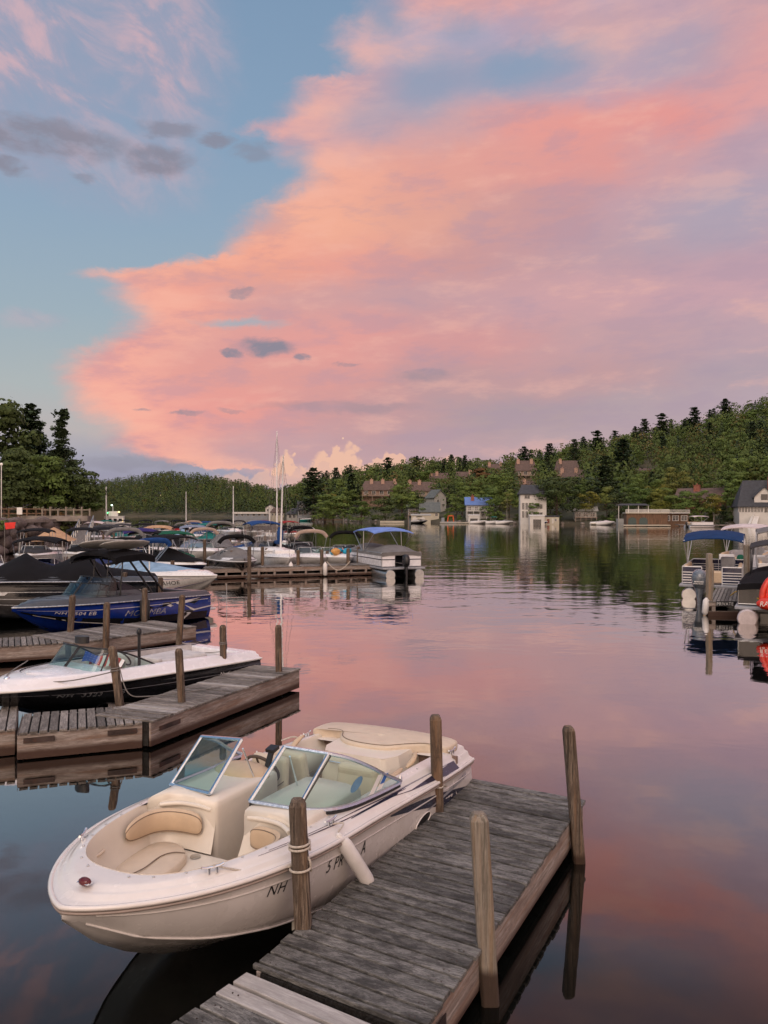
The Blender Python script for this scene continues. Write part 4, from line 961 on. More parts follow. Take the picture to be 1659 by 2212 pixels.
HM.patch(m, [(.05,.0),(4.6,.0),(3.6,.12),(2.2,.34),(.9,.40),(.2,.3)], 0, off=.004); HM.ribbon(m, .2, 6.6, .86, .84, .30, .34, mi=0)
HM.patch(m, [(4.5,.10),(5.0,.10),(5.9,.62),(5.6,.86),(5.2,.86),(5.5,.62)], 0, off=.006); HM.patch(m, [(5.3,.12),(6.3,.02),(5.9,.28)], 0, off=.005)
HM.patch(m, [(4.6,.25),(4.75,.2),(5.75,.70),(5.45,.98),(5.32,.98),(5.6,.72)], 1, off=.009); HM.patch(m, [(5.0,.18),(5.14,.16),(5.9,.52),(6.9,.42),(6.9,.46),(5.86,.60)], 1, off=.009); HM.patch(m, [(5.0,.13),(6.3,.0),(5.6,.13),(6.0,.11),(5.2,.26)], 1, off=.008)
HM.ribbon(m, .1, 6.6, .30, .10, .025, .02, mi=1); HM.ribbon(m, .5, 3.0, .90, 1.0, .05, .04, mi=1)
HM.patch(m, [(3.5,.14),(4.7,.10),(4.9,.26),(3.9,.34)], 0, off=.004)
m.build('graphic', [M['hblack'], M['whitehull']], mo)
m = MB(); text(m, 'NH 2504 EB', .20, sside(HM, .95, .52, .62), 0, .1, 1.1, 1.0); m.build('registration_letters', M['white'], mo)
m = MB(); text(m, 'MOOMBA', .27, sside(HM, 2.95, .60, .62), 0, .35, 1.0, 1.35); m.build('lettering', M['silver'], mo)
m = MB(); text(m, 'CHAS', .12, sside(HM, 6.6, .28, .62), 0, .1, 1.0, 1.2); m.build('lettering', M['silver'], mo)
tw = bpy.data.objects.new('wake_tower', None); C.objects.link(tw); tw.parent = mo
for sd in (1,-1):
    for a, b in (((-4.7,sd*.98,1.1),(-3.75,sd*.85,2.2)), ((-4.2,sd*.98,1.1),(-3.35,sd*.85,2.2)), ((-3.75,sd*.85,2.2),(-2.6,sd*.80,2.05))):
        m = MB(); m.tube([a, b], .035, 8); m.build('tower_leg', M['black'], tw)
for x in (-3.75,-3.35): m = MB(); m.tube([(x,-.85,2.2),(x,.85,2.2)], .035, 8); m.build('cross_bar', M['black'], tw)
for y in (.3,-.3,.9): m = MB(); m.tube([(-3.0,y,1.1),(-3.1,y,2.15)], .022, 6); m.build('tower_leg', M['black'], tw)
canopy(mo, 2.75, 4.35, .98, 2.30, 'cblack', droop=.08, th=.08, legs=False, skirt=.12, crown=.14)
for y, k in ((.55,0),(-.35,1)):
    m = MB(); m.tube([(1.05,0,0),(.95,0,.01),(.6,0,.0),(0,0,0),(-.7,0,0),(-1.15,0,.02),(-1.25,0,.05)], [.03,.12,.25,.29,.28,.15,.03], 14, squash=.22); o = m.build('surfboard', mat('board_grey',(.46,.45,.41),.5)); 
    o.location = onboat(mo, (-3.45, y, 2.60)); o.rotation_euler = (.50, -.03, mo.rotation_euler.z + .15); tag(o, ['pale grey board lying on the near side of the black bimini','pale grey board on the far side of the black bimini'][k], 'board')
m = MB(); m.tube([(0,0,.05),(0,0,.10),(0,0,.65),(0,0,.70)], [.05,.15,.15,.05], 12); o = m.build('boat_fender', M['rubber']); p = HM.side(3.55, .35, 1, .16); pw = onboat(mo, p); o.location = (pw.x, pw.y, pw.z-.35)
tag(o, 'black cylindrical fender hanging on the side of the blue wake boat', 'fender')
# --- black covered boat, dark pontoon behind
bk, HB = runabout((-16.8, 25.5), (-.93,-.36), 9.3, 2.7, 'hblack', 'dgel', 'long black boat under peaked black covers at the left frame edge', zr=1.35, cov='cblack', peak=.75, wind=False, ridge=((0,.1),(.2,.35),(.42,.1),(.55,.95),(.62,.25),(.74,1.0),(.82,.3),(1,.0)), name='covered_boat')
m = MB()
for f_ in (.25,.45,.62): HB.ribbon(m, .6, 9.0, f_, f_, .02, .02)
HB.patch(m, [(3.6,.30),(4.6,.26),(4.5,.34),(3.7,.38)], 0, off=.01); m.build('trim', M['silver'], bk)
m = MB(); m.tube([onboat(bk, (-1.0,1.0,1.3)) + (onboat(bk,(-8.5,1.3,1.6))-onboat(bk,(-1.0,1.0,1.3)))*k for k in (0,1)], .02, 5)
# --- white boat with light blue cover and folded blue bimini
ta, HT = runabout((-6.75, 32.7), (.83,-.56), 6.4, 2.35, 'whitehull', 'whitehull', 'white boat with TAHOE lettering, light blue cover and folded blue bimini', zr=.98, cov='clblue', covs=(.2,1), peak=.45, ridge=((0,0),(.3,.5),(.62,.8),(.85,1),(1,.3)), wind=False, fine=3.6)
m = MB()
for f_, w_, s0, s1, k in ((.16,.10,.9,6.2,0),(.92,.16,.3,6.3,0),(.30,.03,.7,6.2,1),(.80,.03,.5,6.2,1)): HT.ribbon(m, s0, s1, f_, f_+.10 if f_ < .2 else f_, w_*.2, w_, 'side', -1, k, 20)
m.build('stripe', [M['purple'], M['red']], ta)
m = MB(); text(m, 'TAHOE', .24, lambda x, y: HT.side(2.35 - x, .62 - y/.55, -1, .008), 0, .1, 1.05, 1.2); m.add([HT.side(2.6+.16*math.cos(a*PI/8), .54+.16*math.sin(a*PI/8), -1, .006) for a in range(16)], [tuple(range(16))], 0); m.build('lettering', M['black'], ta)
m = MB(); pts = spline([(-1.4,-.9,2.55),(-1.42,-.7,2.75),(-1.45,0,2.8),(-1.42,.7,2.75),(-1.4,.9,2.55)],5); m.tube(pts, .085, 8, squash=1.4); m.build('bimini_boot', M['cblue'], ta).location = (-2.4,0,-.42)
for sd in (1,-1):
    for dx in (0,.25): m = MB(); m.tube([(-3.85-dx*.4,sd*.9,2.12),(-5.1-dx,sd*.95,1.1)], .025, 6); m.build('bimini_frame', M['alud'], ta)
m = MB(); m.tube([(-3.0,-.9,1.1),(-3.0,-.9,2.2)], .03, 6); m.build('stern_light', M['white'], ta)
# ---------------------------------------------------------------- far shore: land
shore = [(-400,205),(150,700),(400,640),(590,520),(615,395),(700,330),(870,276),(1000,256),(1150,240),(1300,228),(1500,212),(1659,204),(1900,170),(2200,130),(2600,95)]
SK = [(-400,1050),(150,1065),(200,1050),(260,1040),(330,1030),(370,1027),(430,1032),(500,1044),(560,1057),(600,1064),(631,1052),(700,1030),(735,1020),(770,1012),(870,1006),(900,997),(980,994),(1060,1000),(1110,990),(1150,982),(1190,974),(1230,964),(1289,948),(1338,943),(1398,926),(1480,911),(1547,892),(1600,874),(1659,857),(1900,800),(2600,800)]
def shd(px): return itp(px, shore)
def ridge(px): # ridge distance, ridge ground height (tree tops are what the sky line shows)
    D = itp(px, [(-400,900),(200,900),(500,820),(600,700),(640,470),(900,430),(1300,440),(1659,450),(2600,380)])
    th = itp(px, [(560,6),(640,11),(2600,11)])
    return D, max(3, CAMH - (itp(px, SK) - HY)/FPX*D - th)
def ground(px, d):
    s = shd(px); R, h = ridge(px)
    if d < s: return -1.5
    k = min(1, (d - s)/(R - s))
    k = min(1, max(0, k)); z = .5 + .9*min(1, (d-s)/6) + h*(k**1.25*.75 + .25*k*k*(3-2*k))
    if d > R: z -= (d-R)*.25
    return z
def pxof(x, y): return CX + FPX*x/y
def gz(x, y): return ground(pxof(x, y), y)
def land_mat():
    m = bpy.data.materials.new('hill_ground'); m.use_nodes = True; n = NT(m.node_tree); b = n.n['Principled BSDF']
    P = n.new('ShaderNodeNewGeometry').outputs['Position']
    a = n.noise(P, .06, 6, .65); c = n.mix(n.mr(a, .4, .6), (.028,.034,.014,1), (.085,.075,.038,1))
    s = n.new('ShaderNodeSeparateXYZ'); n.l.new(P, s.inputs[0])
    c = n.mix(n.mr(s.outputs[2], .6, 1.3, .7, 0), c, (.08,.068,.05,1))
    n.l.new(c, b.inputs['Base Color']); b.inputs['Roughness'].default_value = .95
    return m
m = MB(); rows = []
pxs = list(range(-400, 2601, 25))
for k in range(31):
    row = []
    for px in pxs:
        s = shd(px); R, h = ridge(px); d = s - 2 + (R + 160 - s)*(k/30)**1.3
        if k == 1: d = s + .4
        row.append(((px-CX)/FPX*d, d, ground(px, d) + (0 if k < 3 else random.Random(px*31+k).uniform(-.6,.6))))
    rows.append(row)
m.grid(rows, 0, True)
tag(m.build('hillside', land_mat()), kind='structure')
# ---------------------------------------------------------------- foliage
def leaf_mat(name, a, b_, tr=.15):
    m = bpy.data.materials.new(name); m.use_nodes = True; n = NT(m.node_tree); b = n.n['Principled BSDF']
    oi = n.new('ShaderNodeObjectInfo').outputs['Random']; gi = n.new('ShaderNodeNewGeometry').outputs['Random Per Island']
    t = n.new('ShaderNodeTexCoord').outputs['Object']
    c = n.mix(n.m('ADD', n.m('MULTIPLY', oi, .85), n.m('MULTIPLY', gi, .15)), tuple(a)+(1,), tuple(b_)+(1,))
    c = n.mix(n.mr(n.noise(t, .45, 3), .38, .62, 0, .6), c, tuple(x*.55 for x in a)+(1,))
    c = n.mix(n.mr(oi, .93, .99, 0, .35), c, (.15,.10,.03,1))
    n.l.new(c, b.inputs['Base Color']); b.inputs['Roughness'].default_value = .7; b.inputs['Specular IOR Level'].default_value = .2
    return m
M['leaf'] = leaf_mat('leaf_green', (.080,.130,.030), (.140,.190,.045))
M['leafy'] = leaf_mat('leaf_yellowgreen', (.12,.14,.025), (.20,.17,.035))
M['leafr'] = leaf_mat('leaf_rust', (.11,.06,.025), (.15,.09,.03))
M['pine'] = leaf_mat('pine_needles', (.030,.054,.028), (.058,.086,.038))
M['leafd'] = leaf_mat('leaf_dark', (.042,.064,.022), (.075,.105,.030))
M['bark'] = mat('bark', (.075,.055,.042), .95, var=.4, vscale=2, stretch=(6,6,1))
M['barkp'] = mat('bark_pale', (.30,.27,.23), .9, var=.3, vscale=2)
def quad(m, p, n_, sz, R, asp=1.0, mi=0):
    n_ = n_.normalized(); u = n_.cross(Vector((R.uniform(-1,1),R.uniform(-1,1),R.uniform(-1,1)))).normalized(); v = n_.cross(u)
    a, b = u*sz*.5, v*sz*.5*asp
    m.v.extend([tuple(p-a-b*.3), tuple(p+a*.1-b), tuple(p+a+b*.2), tuple(p-a*.2+b)]); o = len(m.v)-4
    m.f.append([o,o+1,o+2,o+3]); m.m.append(mi); m.sm.append(False)
def rv(R):
    while 1:
        v = Vector((R.uniform(-1,1),R.uniform(-1,1),R.uniform(-1,1)))
        if .01 < v.length < 1: return v
def crown_round(seed, h=14, w=9, n=900, sz=.75, base=.25, clumps=16):
    R = random.Random(seed); m = MB(); cl = []
    for i in range(clumps):
        a = R.uniform(0, 2*PI); z = R.uniform(base+.1, .93); rr = math.sin(PI*min(1, max(.06, (z-base)/(1.04-base)))**.8)**.7*w/2*R.uniform(.35,.85)
        cl.append((Vector((math.cos(a)*rr, math.sin(a)*rr, z*h)), R.uniform(.14,.26)*w*(1.15-.4*z)))
    cl.append((Vector((0,0,h*.62)), w*.3))
    for i in range(n):
        c, r = cl[i % len(cl)]; d = rv(R).normalized(); d.z = abs(d.z)*.9 if R.random() < .7 else d.z
        p = c + Vector((d.x, d.y, d.z*.60))*r*R.uniform(.75, 1.06)
        quad(m, p, d + rv(R)*.28, sz*R.uniform(.6,1.3), R)
    return m, cl
def crown_pine(seed, h=20, w=8, tiers=16, sz=.9, per=60, base=.25, ragged=.4, lean=0.0):
    R = random.Random(seed); m = MB(); br = []
    for i in range(tiers):
        k = i/(tiers-1); z = h*(base + (1-base)*k) + R.uniform(-.5,.5)*h*(1-base)/tiers; L = w/2*(.14+.86*(1-k)**.62)*R.uniform(.6,1.2)
        nb = R.randint(3,5); a0 = R.uniform(0,6.28)
        for j in range(nb):
            a = a0 + j*2*PI/nb + R.uniform(-.4,.4); l = L*R.uniform(1-ragged, 1.1)
            e = Vector((math.cos(a)*l, math.sin(a)*l, z + l*R.uniform(-.12,.32))); s = Vector((0,0,z)); br.append((s, e))
            for q in range(per//nb):
                t = R.uniform(.25,1.05); p = s + (e-s)*t + Vector((R.gauss(0,.13*l+.1), R.gauss(0,.13*l+.1), R.gauss(0,.09*l+.10)))
                p.x += lean*p.z
                quad(m, p, Vector((R.uniform(-.9,.9),R.uniform(-.9,.9),1)), sz*R.uniform(.6,1.3), R, .7)
    return m, br
def trunk(h, r, branches=(), lean=0.0, n=7):
    m = MB(); K = 6
    m.tube([(lean*h*(i/K) + .02*h*math.sin(i*1.7)*(i/K), .015*h*math.sin(i*2.3)*(i/K), h*i/K - .4*(i == 0)) for i in range(K+1)], [r*(1.15-.95*i/K) for i in range(K+1)], n)
    for s, e in branches: m.tube([s, (s+e)/2 + Vector((0,0,.1)), e], [r*.35, r*.25, r*.08], 5)
    return m
PROTO = {}
def proto(key, crown, tr, cm, tm):
    PROTO[key] = (crown, tr, cm, tm)
def mesh_of(m, name, mt):
    o = m.build(name, mt); me = o.data; bpy.data.objects.remove(o); return me
def mk_round(key, seed, h, w, n, sz, base, cm, tm, clumps=16, r=.22):
    c, cl = crown_round(seed, h, w, n, sz, base, clumps)
    br = [(Vector((0,0,h*base*.9 + i*.3)), p) for i, (p, _) in enumerate(cl[:6])]
    PROTO[key] = (mesh_of(c, 'crown', M[cm]), mesh_of(trunk(h*.8, r, br), 'trunk', M[tm]))
def mk_pine(key, seed, h, w, tiers, sz, per, base, cm, tm, ragged=.4, r=.25, lean=0.0):
    c, br = crown_pine(seed, h, w, tiers, sz, per, base, ragged, lean)
    br = [(s + Vector((lean*s.z,0,0)), e + Vector((lean*e.z,0,0))) for s, e in br[::3]]
    PROTO[key] = (mesh_of(c, 'crown', M[cm]), mesh_of(trunk(h*.98, r, br, lean), 'trunk', M[tm]))
for i in range(4): mk_round('maple%d' % i, 10+i, 14, 11, 3200, .46, .16, 'leaf', 'bark', 22)
for i in range(2): mk_round('yellow%d' % i, 30+i, 11, 9, 2200, .42, .2, 'leafy', 'barkp', 18)
mk_round('rust0', 40, 13, 8, 1100, .6, .25, 'leafr', 'bark', 18)
for i in range(2): mk_round('dark%d' % i, 50+i, 14, 11.5, 3200, .46, .12, 'leafd', 'bark', 24)
for i in range(3): mk_pine('pine%d' % i, 60+i, 20, 10, 24, .80, 95, .20, 'pine', 'bark')
for i in range(2): mk_pine('fir%d' % i, 70+i, 15, 6.5, 22, .7, 80, .06, 'pine', 'bark', .2)
mk_round('birch0', 80, 13, 5, 700, .5, .35, 'leaf', 'barkp', 14, .13)
mk_round('bush0', 90, 3.2, 4.2, 500, .4, .02, 'leaf', 'bark', 12, .08); mk_round('bush1', 91, 3, 4.5, 500, .4, .02, 'leafd', 'bark', 12, .08)
CATN = {'maple':('broadleaf_tree','tree'), 'yellow':('broadleaf_tree','tree'), 'rust':('broadleaf_tree','tree'), 'dark':('broadleaf_tree','tree'), 'pine':('pine_tree','tree'), 'fir':('fir_tree','tree'), 'birch':('birch_tree','tree'), 'bush':('shore_bush','bush')}
LBL = {'maple':'green round crowned tree among the woods on the far hillside', 'yellow':'yellow green tree with a light crown on the far shore', 'rust':'rust tinged tree turning brown on the far hillside',
 'dark':'dark green broad tree in the woods on the far hillside', 'pine':'tall dark pine with layered branches on the far hillside', 'fir':'narrow dark evergreen in the woods on the far hillside', 'birch':'slim tree with a thin pale trunk on the far shore', 'bush':'low green bush at the far water edge'}
GRP = {'maple':'green trees on the far hillside','yellow':'yellow green trees on the far shore','rust':'rust tinged trees on the far hillside','dark':'dark broad trees on the far hillside','pine':'pines on the far hillside','fir':'evergreens on the far hillside','birch':'slim pale trunked trees on the far shore','bush':'bushes at the far water edge'}
def tree(key, x, y, z, s=1.0, rz=0.0, label=None, group=None, sx=1.0):
    k = key.rstrip('0123456789'); nm, cat = CATN[k]
    r = root(nm, (x, y, z), rz, label or LBL[k], cat, group or (None if label else GRP[k])); r.scale = (s*sx, s*sx, s)
    for me, nm2 in zip(PROTO[key], ('crown', 'trunk')):
        o = bpy.data.objects.new(nm2, me); C.objects.link(o); o.parent = r
    return r
R = random.Random(77)
# keep houses clear: (px0, px1, d0, d1)
clearz = []
def clear_of(px, d, pad=0):
    for a, b, d0, d1 in clearz:
        if a-pad < px < b+pad and d0 < d < d1: return False
    return True
# ---------------------------------------------------------------- houses on the far shore
M['roofb'] = mat('shingle_brown', (.115,.078,.066), .9, var=.2, vscale=1.2, bump=.2, bscale=3)
M['roofd'] = mat('shingle_dark', (.05,.053,.062), .9, var=.2, vscale=1.5)
M['roofg'] = mat('shingle_grey', (.11,.125,.125), .9, var=.2, vscale=1.5)
M['roofblue'] = mat('metal_roof_blue', (.10,.19,.46), .45, var=.1)
M['wallb'] = mat('siding_brown', (.23,.155,.12), .9, var=.15, vscale=1, stretch=(1,1,6))
M['wallt'] = mat('siding_tan', (.30,.235,.19), .9, var=.12, vscale=1, stretch=(1,1,6))
M['wallw'] = mat('siding_white', (.62,.60,.57), .8, var=.06, vscale=1)
M['wallc'] = mat('siding_cream', (.50,.46,.37), .8, var=.08, vscale=1)
M['wallg'] = mat('siding_grey', (.24,.26,.29), .8, var=.08, vscale=1)
M['wallgy'] = mat('siding_palegrey', (.36,.36,.34), .8, var=.08, vscale=1)
M['brick'] = mat('brick', (.26,.10,.07), .9, var=.25, vscale=4)
M['wallr'] = mat('siding_red_brown', (.17,.075,.05), .9, var=.15, vscale=1, stretch=(1,1,6))
M['brickp'] = mat('chimney_pink', (.42,.27,.21), .9, var=.12, vscale=3)
M['win'] = mat('window_glass', (.02,.022,.028), .08, var=.3, spec=.9)
M['lit'] = mat('lit_window', (.5,.4,.2), .5, emit=((1,.75,.4), 1.2))
M['wooddk'] = mat('stained_wood', (.13,.075,.045), .85, var=.3, vscale=1, stretch=(4,4,.5))
M['greend'] = mat('green_door', (.045,.07,.065), .6)
M['stone'] = mat('shore_stone', (.22,.19,.17), .9, var=.35, vscale=1.2, bump=.5, bscale=3)
def house(nm, px, ybase, W, Dp, hw, hr, wall, roof, label, cat='house', d=None, z=None, axis='x', rz=0.0, wins=(), doors=(), chim=(), cm='brickp', over=.5, hip=0.0, trim=None, deck=None, group=None, porch=None, dormer=()):
    """px: centre pixel, ybase: where its foot shows; axis: ridge direction; wins: (face, u, z, w, h); front face is local -y"""
    if z is None: z = gz(*[(px-CX)/FPX*d, d])
    if d is None: d = (CAMH - z)*FPX/(ybase - HY)
    x = (px-CX)/FPX*d
    r = root(nm, (x, d, z), rz - math.atan2(x, d)*.6, label, cat, group)
    m = MB(); m.box((0, 0, hw/2 - 1.5), (W, Dp, hw + 3)); 
    if axis == 'y' and not hip: m.add([(-W/2,-Dp/2,hw),(W/2,-Dp/2,hw),(0,-Dp/2,hw+hr-.1),(-W/2,Dp/2,hw),(W/2,Dp/2,hw),(0,Dp/2,hw+hr-.1)], [(0,1,2),(5,4,3)])
    if axis == 'x' and not hip: m.add([(-W/2,-Dp/2,hw),(-W/2,Dp/2,hw),(-W/2,0,hw+hr-.1),(W/2,-Dp/2,hw),(W/2,Dp/2,hw),(W/2,0,hw+hr-.1)], [(1,0,2),(3,4,5)])
    m.build('wall', M[wall], r)
    if roof:
        m = MB(); t = .22; o = over; k = hip*(W/2)
        if axis == 'x':
            top = [(-W/2-o+k,0),(W/2+o-k,0)]
            P = [(-W/2-o,-Dp/2-o,hw-o*hr/(Dp/2)),(W/2+o,-Dp/2-o,hw-o*hr/(Dp/2)),(top[1][0],0,hw+hr),(top[0][0],0,hw+hr),(-W/2-o,Dp/2+o,hw-o*hr/(Dp/2)),(W/2+o,Dp/2+o,hw-o*hr/(Dp/2))]
        else:
            k = hip*(Dp/2)
            P = [(-W/2-o,Dp/2+o,hw-o*hr/(W/2)),(-W/2-o,-Dp/2-o,hw-o*hr/(W/2)),(0,-Dp/2-o+k,hw+hr),(0,Dp/2+o-k,hw+hr),(W/2+o,Dp/2+o,hw-o*hr/(W/2)),(W/2+o,-Dp/2-o,hw-o*hr/(W/2))]
        P = [Vector(p)+Vector((0,0,.02)) for p in P]; Q_ = [p + Vector((0,0,t)) for p in P]
        F = [(0,1,2,3),(3,2,5,4)]
        if hip: F += [(0,3,4),(1,5,2)] if axis == 'x' else [(1,5,2),(0,3,4)]
        fs = [tuple(i+6 for i in f) for f in F] + [tuple(reversed(f)) for f in F]
        ed = [(0,1),(1,2),(2,5),(5,4),(4,3),(3,0)] if not hip else [(0,1),(1,5),(5,4),(4,0)]
        fs += [(a, b, b+6, a+6) for a, b in ed]
        m.add(P + Q_, fs); rf = m.build('roof', M[roof], r)
        if hw+hr > 0:
            for cx, cy, cw, ch in chim:
                m = MB(); m.box((cx, cy, hw+hr*.5+ch/2), (cw, cw*.8, hr+ch)); m.box((cx, cy, hw+hr+ch+.08), (cw*1.12, cw*.92, .16)); m.tube([(cx,cy,hw+hr+ch+.1),(cx,cy,hw+hr+ch+.6)], .16, 8); m.build('chimney', M[cm], rf)
        for dx, dw, dh in dormer:              # gabled dormer on the front slope
            m = MB(); zf = hw + .15; y0 = -Dp/2+.3
            m.add([(dx-dw/2,y0,zf),(dx+dw/2,y0,zf),(dx+dw/2,y0,zf+dh*.45),(dx,y0,zf+dh),(dx-dw/2,y0,zf+dh*.45),(dx-dw/2,0,zf),(dx+dw/2,0,zf),(dx+dw/2,0,zf+dh*.45),(dx,0,zf+dh),(dx-dw/2,0,zf+dh*.45)],
                  [(0,1,2,3,4),(1,6,7,2),(5,0,4,9)])
            m.build('dormer', M[wall], rf)
            m = MB()
            for sg in (-1, 1): m.thick([(dx+sg*(dw/2+.35),y0-.4,zf+dh*.45-.35),(dx,y0-.4,zf+dh+.02),(dx,0,zf+dh+.02),(dx+sg*(dw/2+.35),0,zf+dh*.45-.35)], (0,0,.16))
            m.build('dormer_roof', M[roof], rf)
            m = MB(); m.box((dx,y0-.03,zf+dh*.42), (dw*.34,.06,dh*.34)); m.build('window', M['win'], rf)
    T = M[trim] if trim else M['wallw']
    for w_ in wins:
        face, u, zc, ww, wh = w_[:5]
        wm = M['lit'] if len(w_) > 5 else M['win']
        m = MB(); f = MB(); e = .09
        if face == 'f': m.box((u,-Dp/2-.02,zc),(ww,.05,wh)); parts = [((u-ww/2-e/2,zc),(e,wh+2*e)),((u+ww/2+e/2,zc),(e,wh+2*e)),((u,zc+wh/2+e/2),(ww,e)),((u,zc-wh/2-e/2),(ww,e)),((u,zc),(.06,wh))]
        else:
            sx = -1 if face == 'l' else 1
            m.box((sx*(W/2+.02),u,zc),(.05,ww,wh))
        wo_ = m.build('window', wm, r)
        if face == 'f':
            for (a, b), (c, dd) in parts: f.box((a,-Dp/2-.04,b),(c,.07,dd))
            f.build('frame', T, wo_)
    for u, dw, dh, mt, arch in doors:
        m = MB()
        if arch:
            P = [(u-dw/2,0),(u+dw/2,0)] + [(u+dw/2*math.cos(a*PI/10), dh*.65+dh*.35*math.sin(a*PI/10)) for a in range(11)]
            m.thick([(a,-Dp/2-.05,b-(z-.15)) for a, b in P], (0,.04,0))
        else: m.box((u,-Dp/2-.02,dh/2),(dw,.06,dh))
        m.build('door', M[mt], r)
    if deck:                                   # (z, depth, rail height)
        for dz, dd, rh in deck:
            m = MB(); m.box((0,-Dp/2-dd/2,dz),(W*1.02,dd,.18))
            for i in range(5): m.box((-W/2+.15+(W-.3)*i/4,-Dp/2-dd+.12,dz/2-1.2),(.2,.2,dz+2.4))
            dk_ = m.build('balcony', M['wallt'] if trim is None else T, r)
            m = MB(); m.box((0,-Dp/2-dd+.08,dz+rh),(W,.08,.09))
            for i in range(int(W/.35)+1): m.box((-W/2+.05+(W-.1)*i/int(W/.35),-Dp/2-dd+.08,dz+rh/2),(.06,.06,rh))
            m.build('railing', M['wallt'] if trim is None else T, dk_)
    clearz.append((px - W/2/d*FPX*1.0, px + W/2/d*FPX*1.0, d - 16, d + Dp/2+4))
    return r
def wgrid(n, rows, W, w=.9, h=1.3, z0=1.6, dz=2.8, face='f'):
    return [(face, -W/2 + W*(i+.5)/n, z0 + j*dz, w, h) for i in range(n) for j in range(rows)]
house('victorian_house', 672, 1112, 10.5, 9, 6, 3.2, 'wallg', 'roofd', 'blue grey house with white trim and two gabled bays on the far shore', d=335, wins=wgrid(5,2,10.5,1.2,1.6,1.8,2.9), dormer=((-3.6,2.6,3.2),(0,1.8,2.4),(3.2,2.6,3.2)), trim='wallw')
house('boathouse', 641, 1128, 8, 7, 2.4, 2.2, 'wallgy', 'roofd', 'small grey boathouse with dark hipped roof at the left of the far shore', 'boathouse', d=338, z=.5, hip=.7, wins=wgrid(4,1,7,1.0,1.3,1.3), trim='wallw')
house('chalet', 600, 1122, 7, 6, 2.6, 2, 'wallc', 'roofb', 'low cream cottage with brown roof left of the flat roofed shore building', 'cottage', d=430, z=1.0, hip=.5, dormer=((0,1.6,1.6),), wins=wgrid(4,1,7,.8,1.0,1.3))
CG = 'brown condominium rows on the hill'
def condo(px, ytop, W, d, label, ch, hw=4.6, hr=3.6, rz=0.0, hip=.25, deck=True):
    x = (px-CX)/FPX*d; ztop = CAMH - (ytop-HY)/FPX*d; z = ztop - hw - hr
    r = house('condominium', px, 0, W, 9, hw, hr, 'wallb' if len(ch) % 2 else 'wallt', 'roofb', label, 'condominium', d=d, z=z, wins=wgrid(max(2,int(W/3)),1,W,1.5,1.5,3.3) , chim=[(c, -1.2, 1.35, .7) for c in ch], rz=rz, hip=hip, deck=[(1.9,2.0,1.0)] if deck else None)
    m = MB(); m.box((0, .5, -4), (W*.97, 7.8, 7.2)); m.build('foundation_wall', M['wallt'], r)
    return r
condo(822, 1040, 16.5, 345, 'long brown condominium row with three pink chimneys above the trees at left', (-4,.8,6.0), rz=.1)
condo(908, 1042, 13.5, 350, 'brown condominium with twin chimneys right of the long row', (-4.4,-.2), rz=-.15)
condo(948, 1023, 10, 385, 'small high condominium with two chimneys near the ridge pines', (-3.6,-.8), rz=-.1)
condo(1003, 1020, 8.5, 375, 'tan condominium behind the tall rust coloured tree', (2.5,), rz=.1)
condo(1070, 1003, 8, 400, 'highest roof with two chimneys showing over the round maple', (-3,2.6), rz=0)
condo(1134, 996, 9.5, 375, 'steep brown condominium with balconies left of the dark ridge tree', (-3.2,2.8), hr=4.4)
condo(1224, 996, 10.5, 372, 'wide brown condominium with skylights under the ridge pines', (-3,), hr=4.2)
condo(1238, 1016, 9, 345, 'lower brown roof with chimneys just below the skylight condominium', (-4.4,1.4), rz=-.2)
condo(1142, 1040, 6.5, 335, 'small red brown condominium above the white three storey house', (-1.8,), rz=0)
condo(980, 1053, 10, 330, 'low brown roof partly sunk in the trees above the orange machine', (), hw=3, hr=2.4, deck=False)
condo(1395, 1012, 14, 350, 'long flat brown roof alone in the woods at right', (5.5,), hw=3.5, hr=2.2, deck=False)
house('cottage', 928, 1122, 6.2, 6, 2.7, 2.8, 'wallc', 'roofg', 'cream cottage with wide grey green roof behind the twin door boathouse', d=272, z=1.2, axis='x', wins=[('f',2.2,1.6,.8,1.0),('r',0,2.8,.9,1.1)])
house('house', 942, 1094, 5, 6, 5.0, 2.6, 'wallgy', 'roofg', 'pale grey gabled house above the cream cottage', d=300, axis='y', rz=.5, wins=[('f',-1.0,3.4,.7,1.0),('f',1.2,2.0,.7,1.0)])
house('cottage', 897, 1114, 5, 5, 3.6, .6, 'wallg', 'roofg', 'small olive porch cottage hidden under the trees beside twin boathouse', d=275, z=1.6, wins=wgrid(3,1,5,1.1,1.6,2.0), deck=[(.9,1.5,.9)])
house('boathouse', 909, 1130, 6.2, 6, 2.5, .35, 'wallc', 'wallgy', 'low cream boathouse with two white arched doors', 'boathouse', d=262, z=-.1, axis='x', over=.15, doors=((-1.9,1.7,1.9,'wallw',True),(.5,1.7,1.9,'wallw',True)))
house('house', 1035, 1114, 8.5, 8, 4.6, 2.2, 'wallgy', 'roofblue', 'grey house with bright blue metal roof and brick chimney', d=262, z=1.4, chim=((-2.2,-2,1.0,.5),), cm='brick', wins=wgrid(4,2,8.5,.9,1.2,1.0,2.4), deck=[(2.5,1.8,.9)], trim='wallw')
house('boathouse', 1023, 1130, 3.4, 5, 2.5, .2, 'wallw', 'wallw', 'white boathouse with single dark door left of the birch trunks', 'boathouse', d=252, z=-.1, over=.1, doors=((0,2.3,1.7,'win',False),))
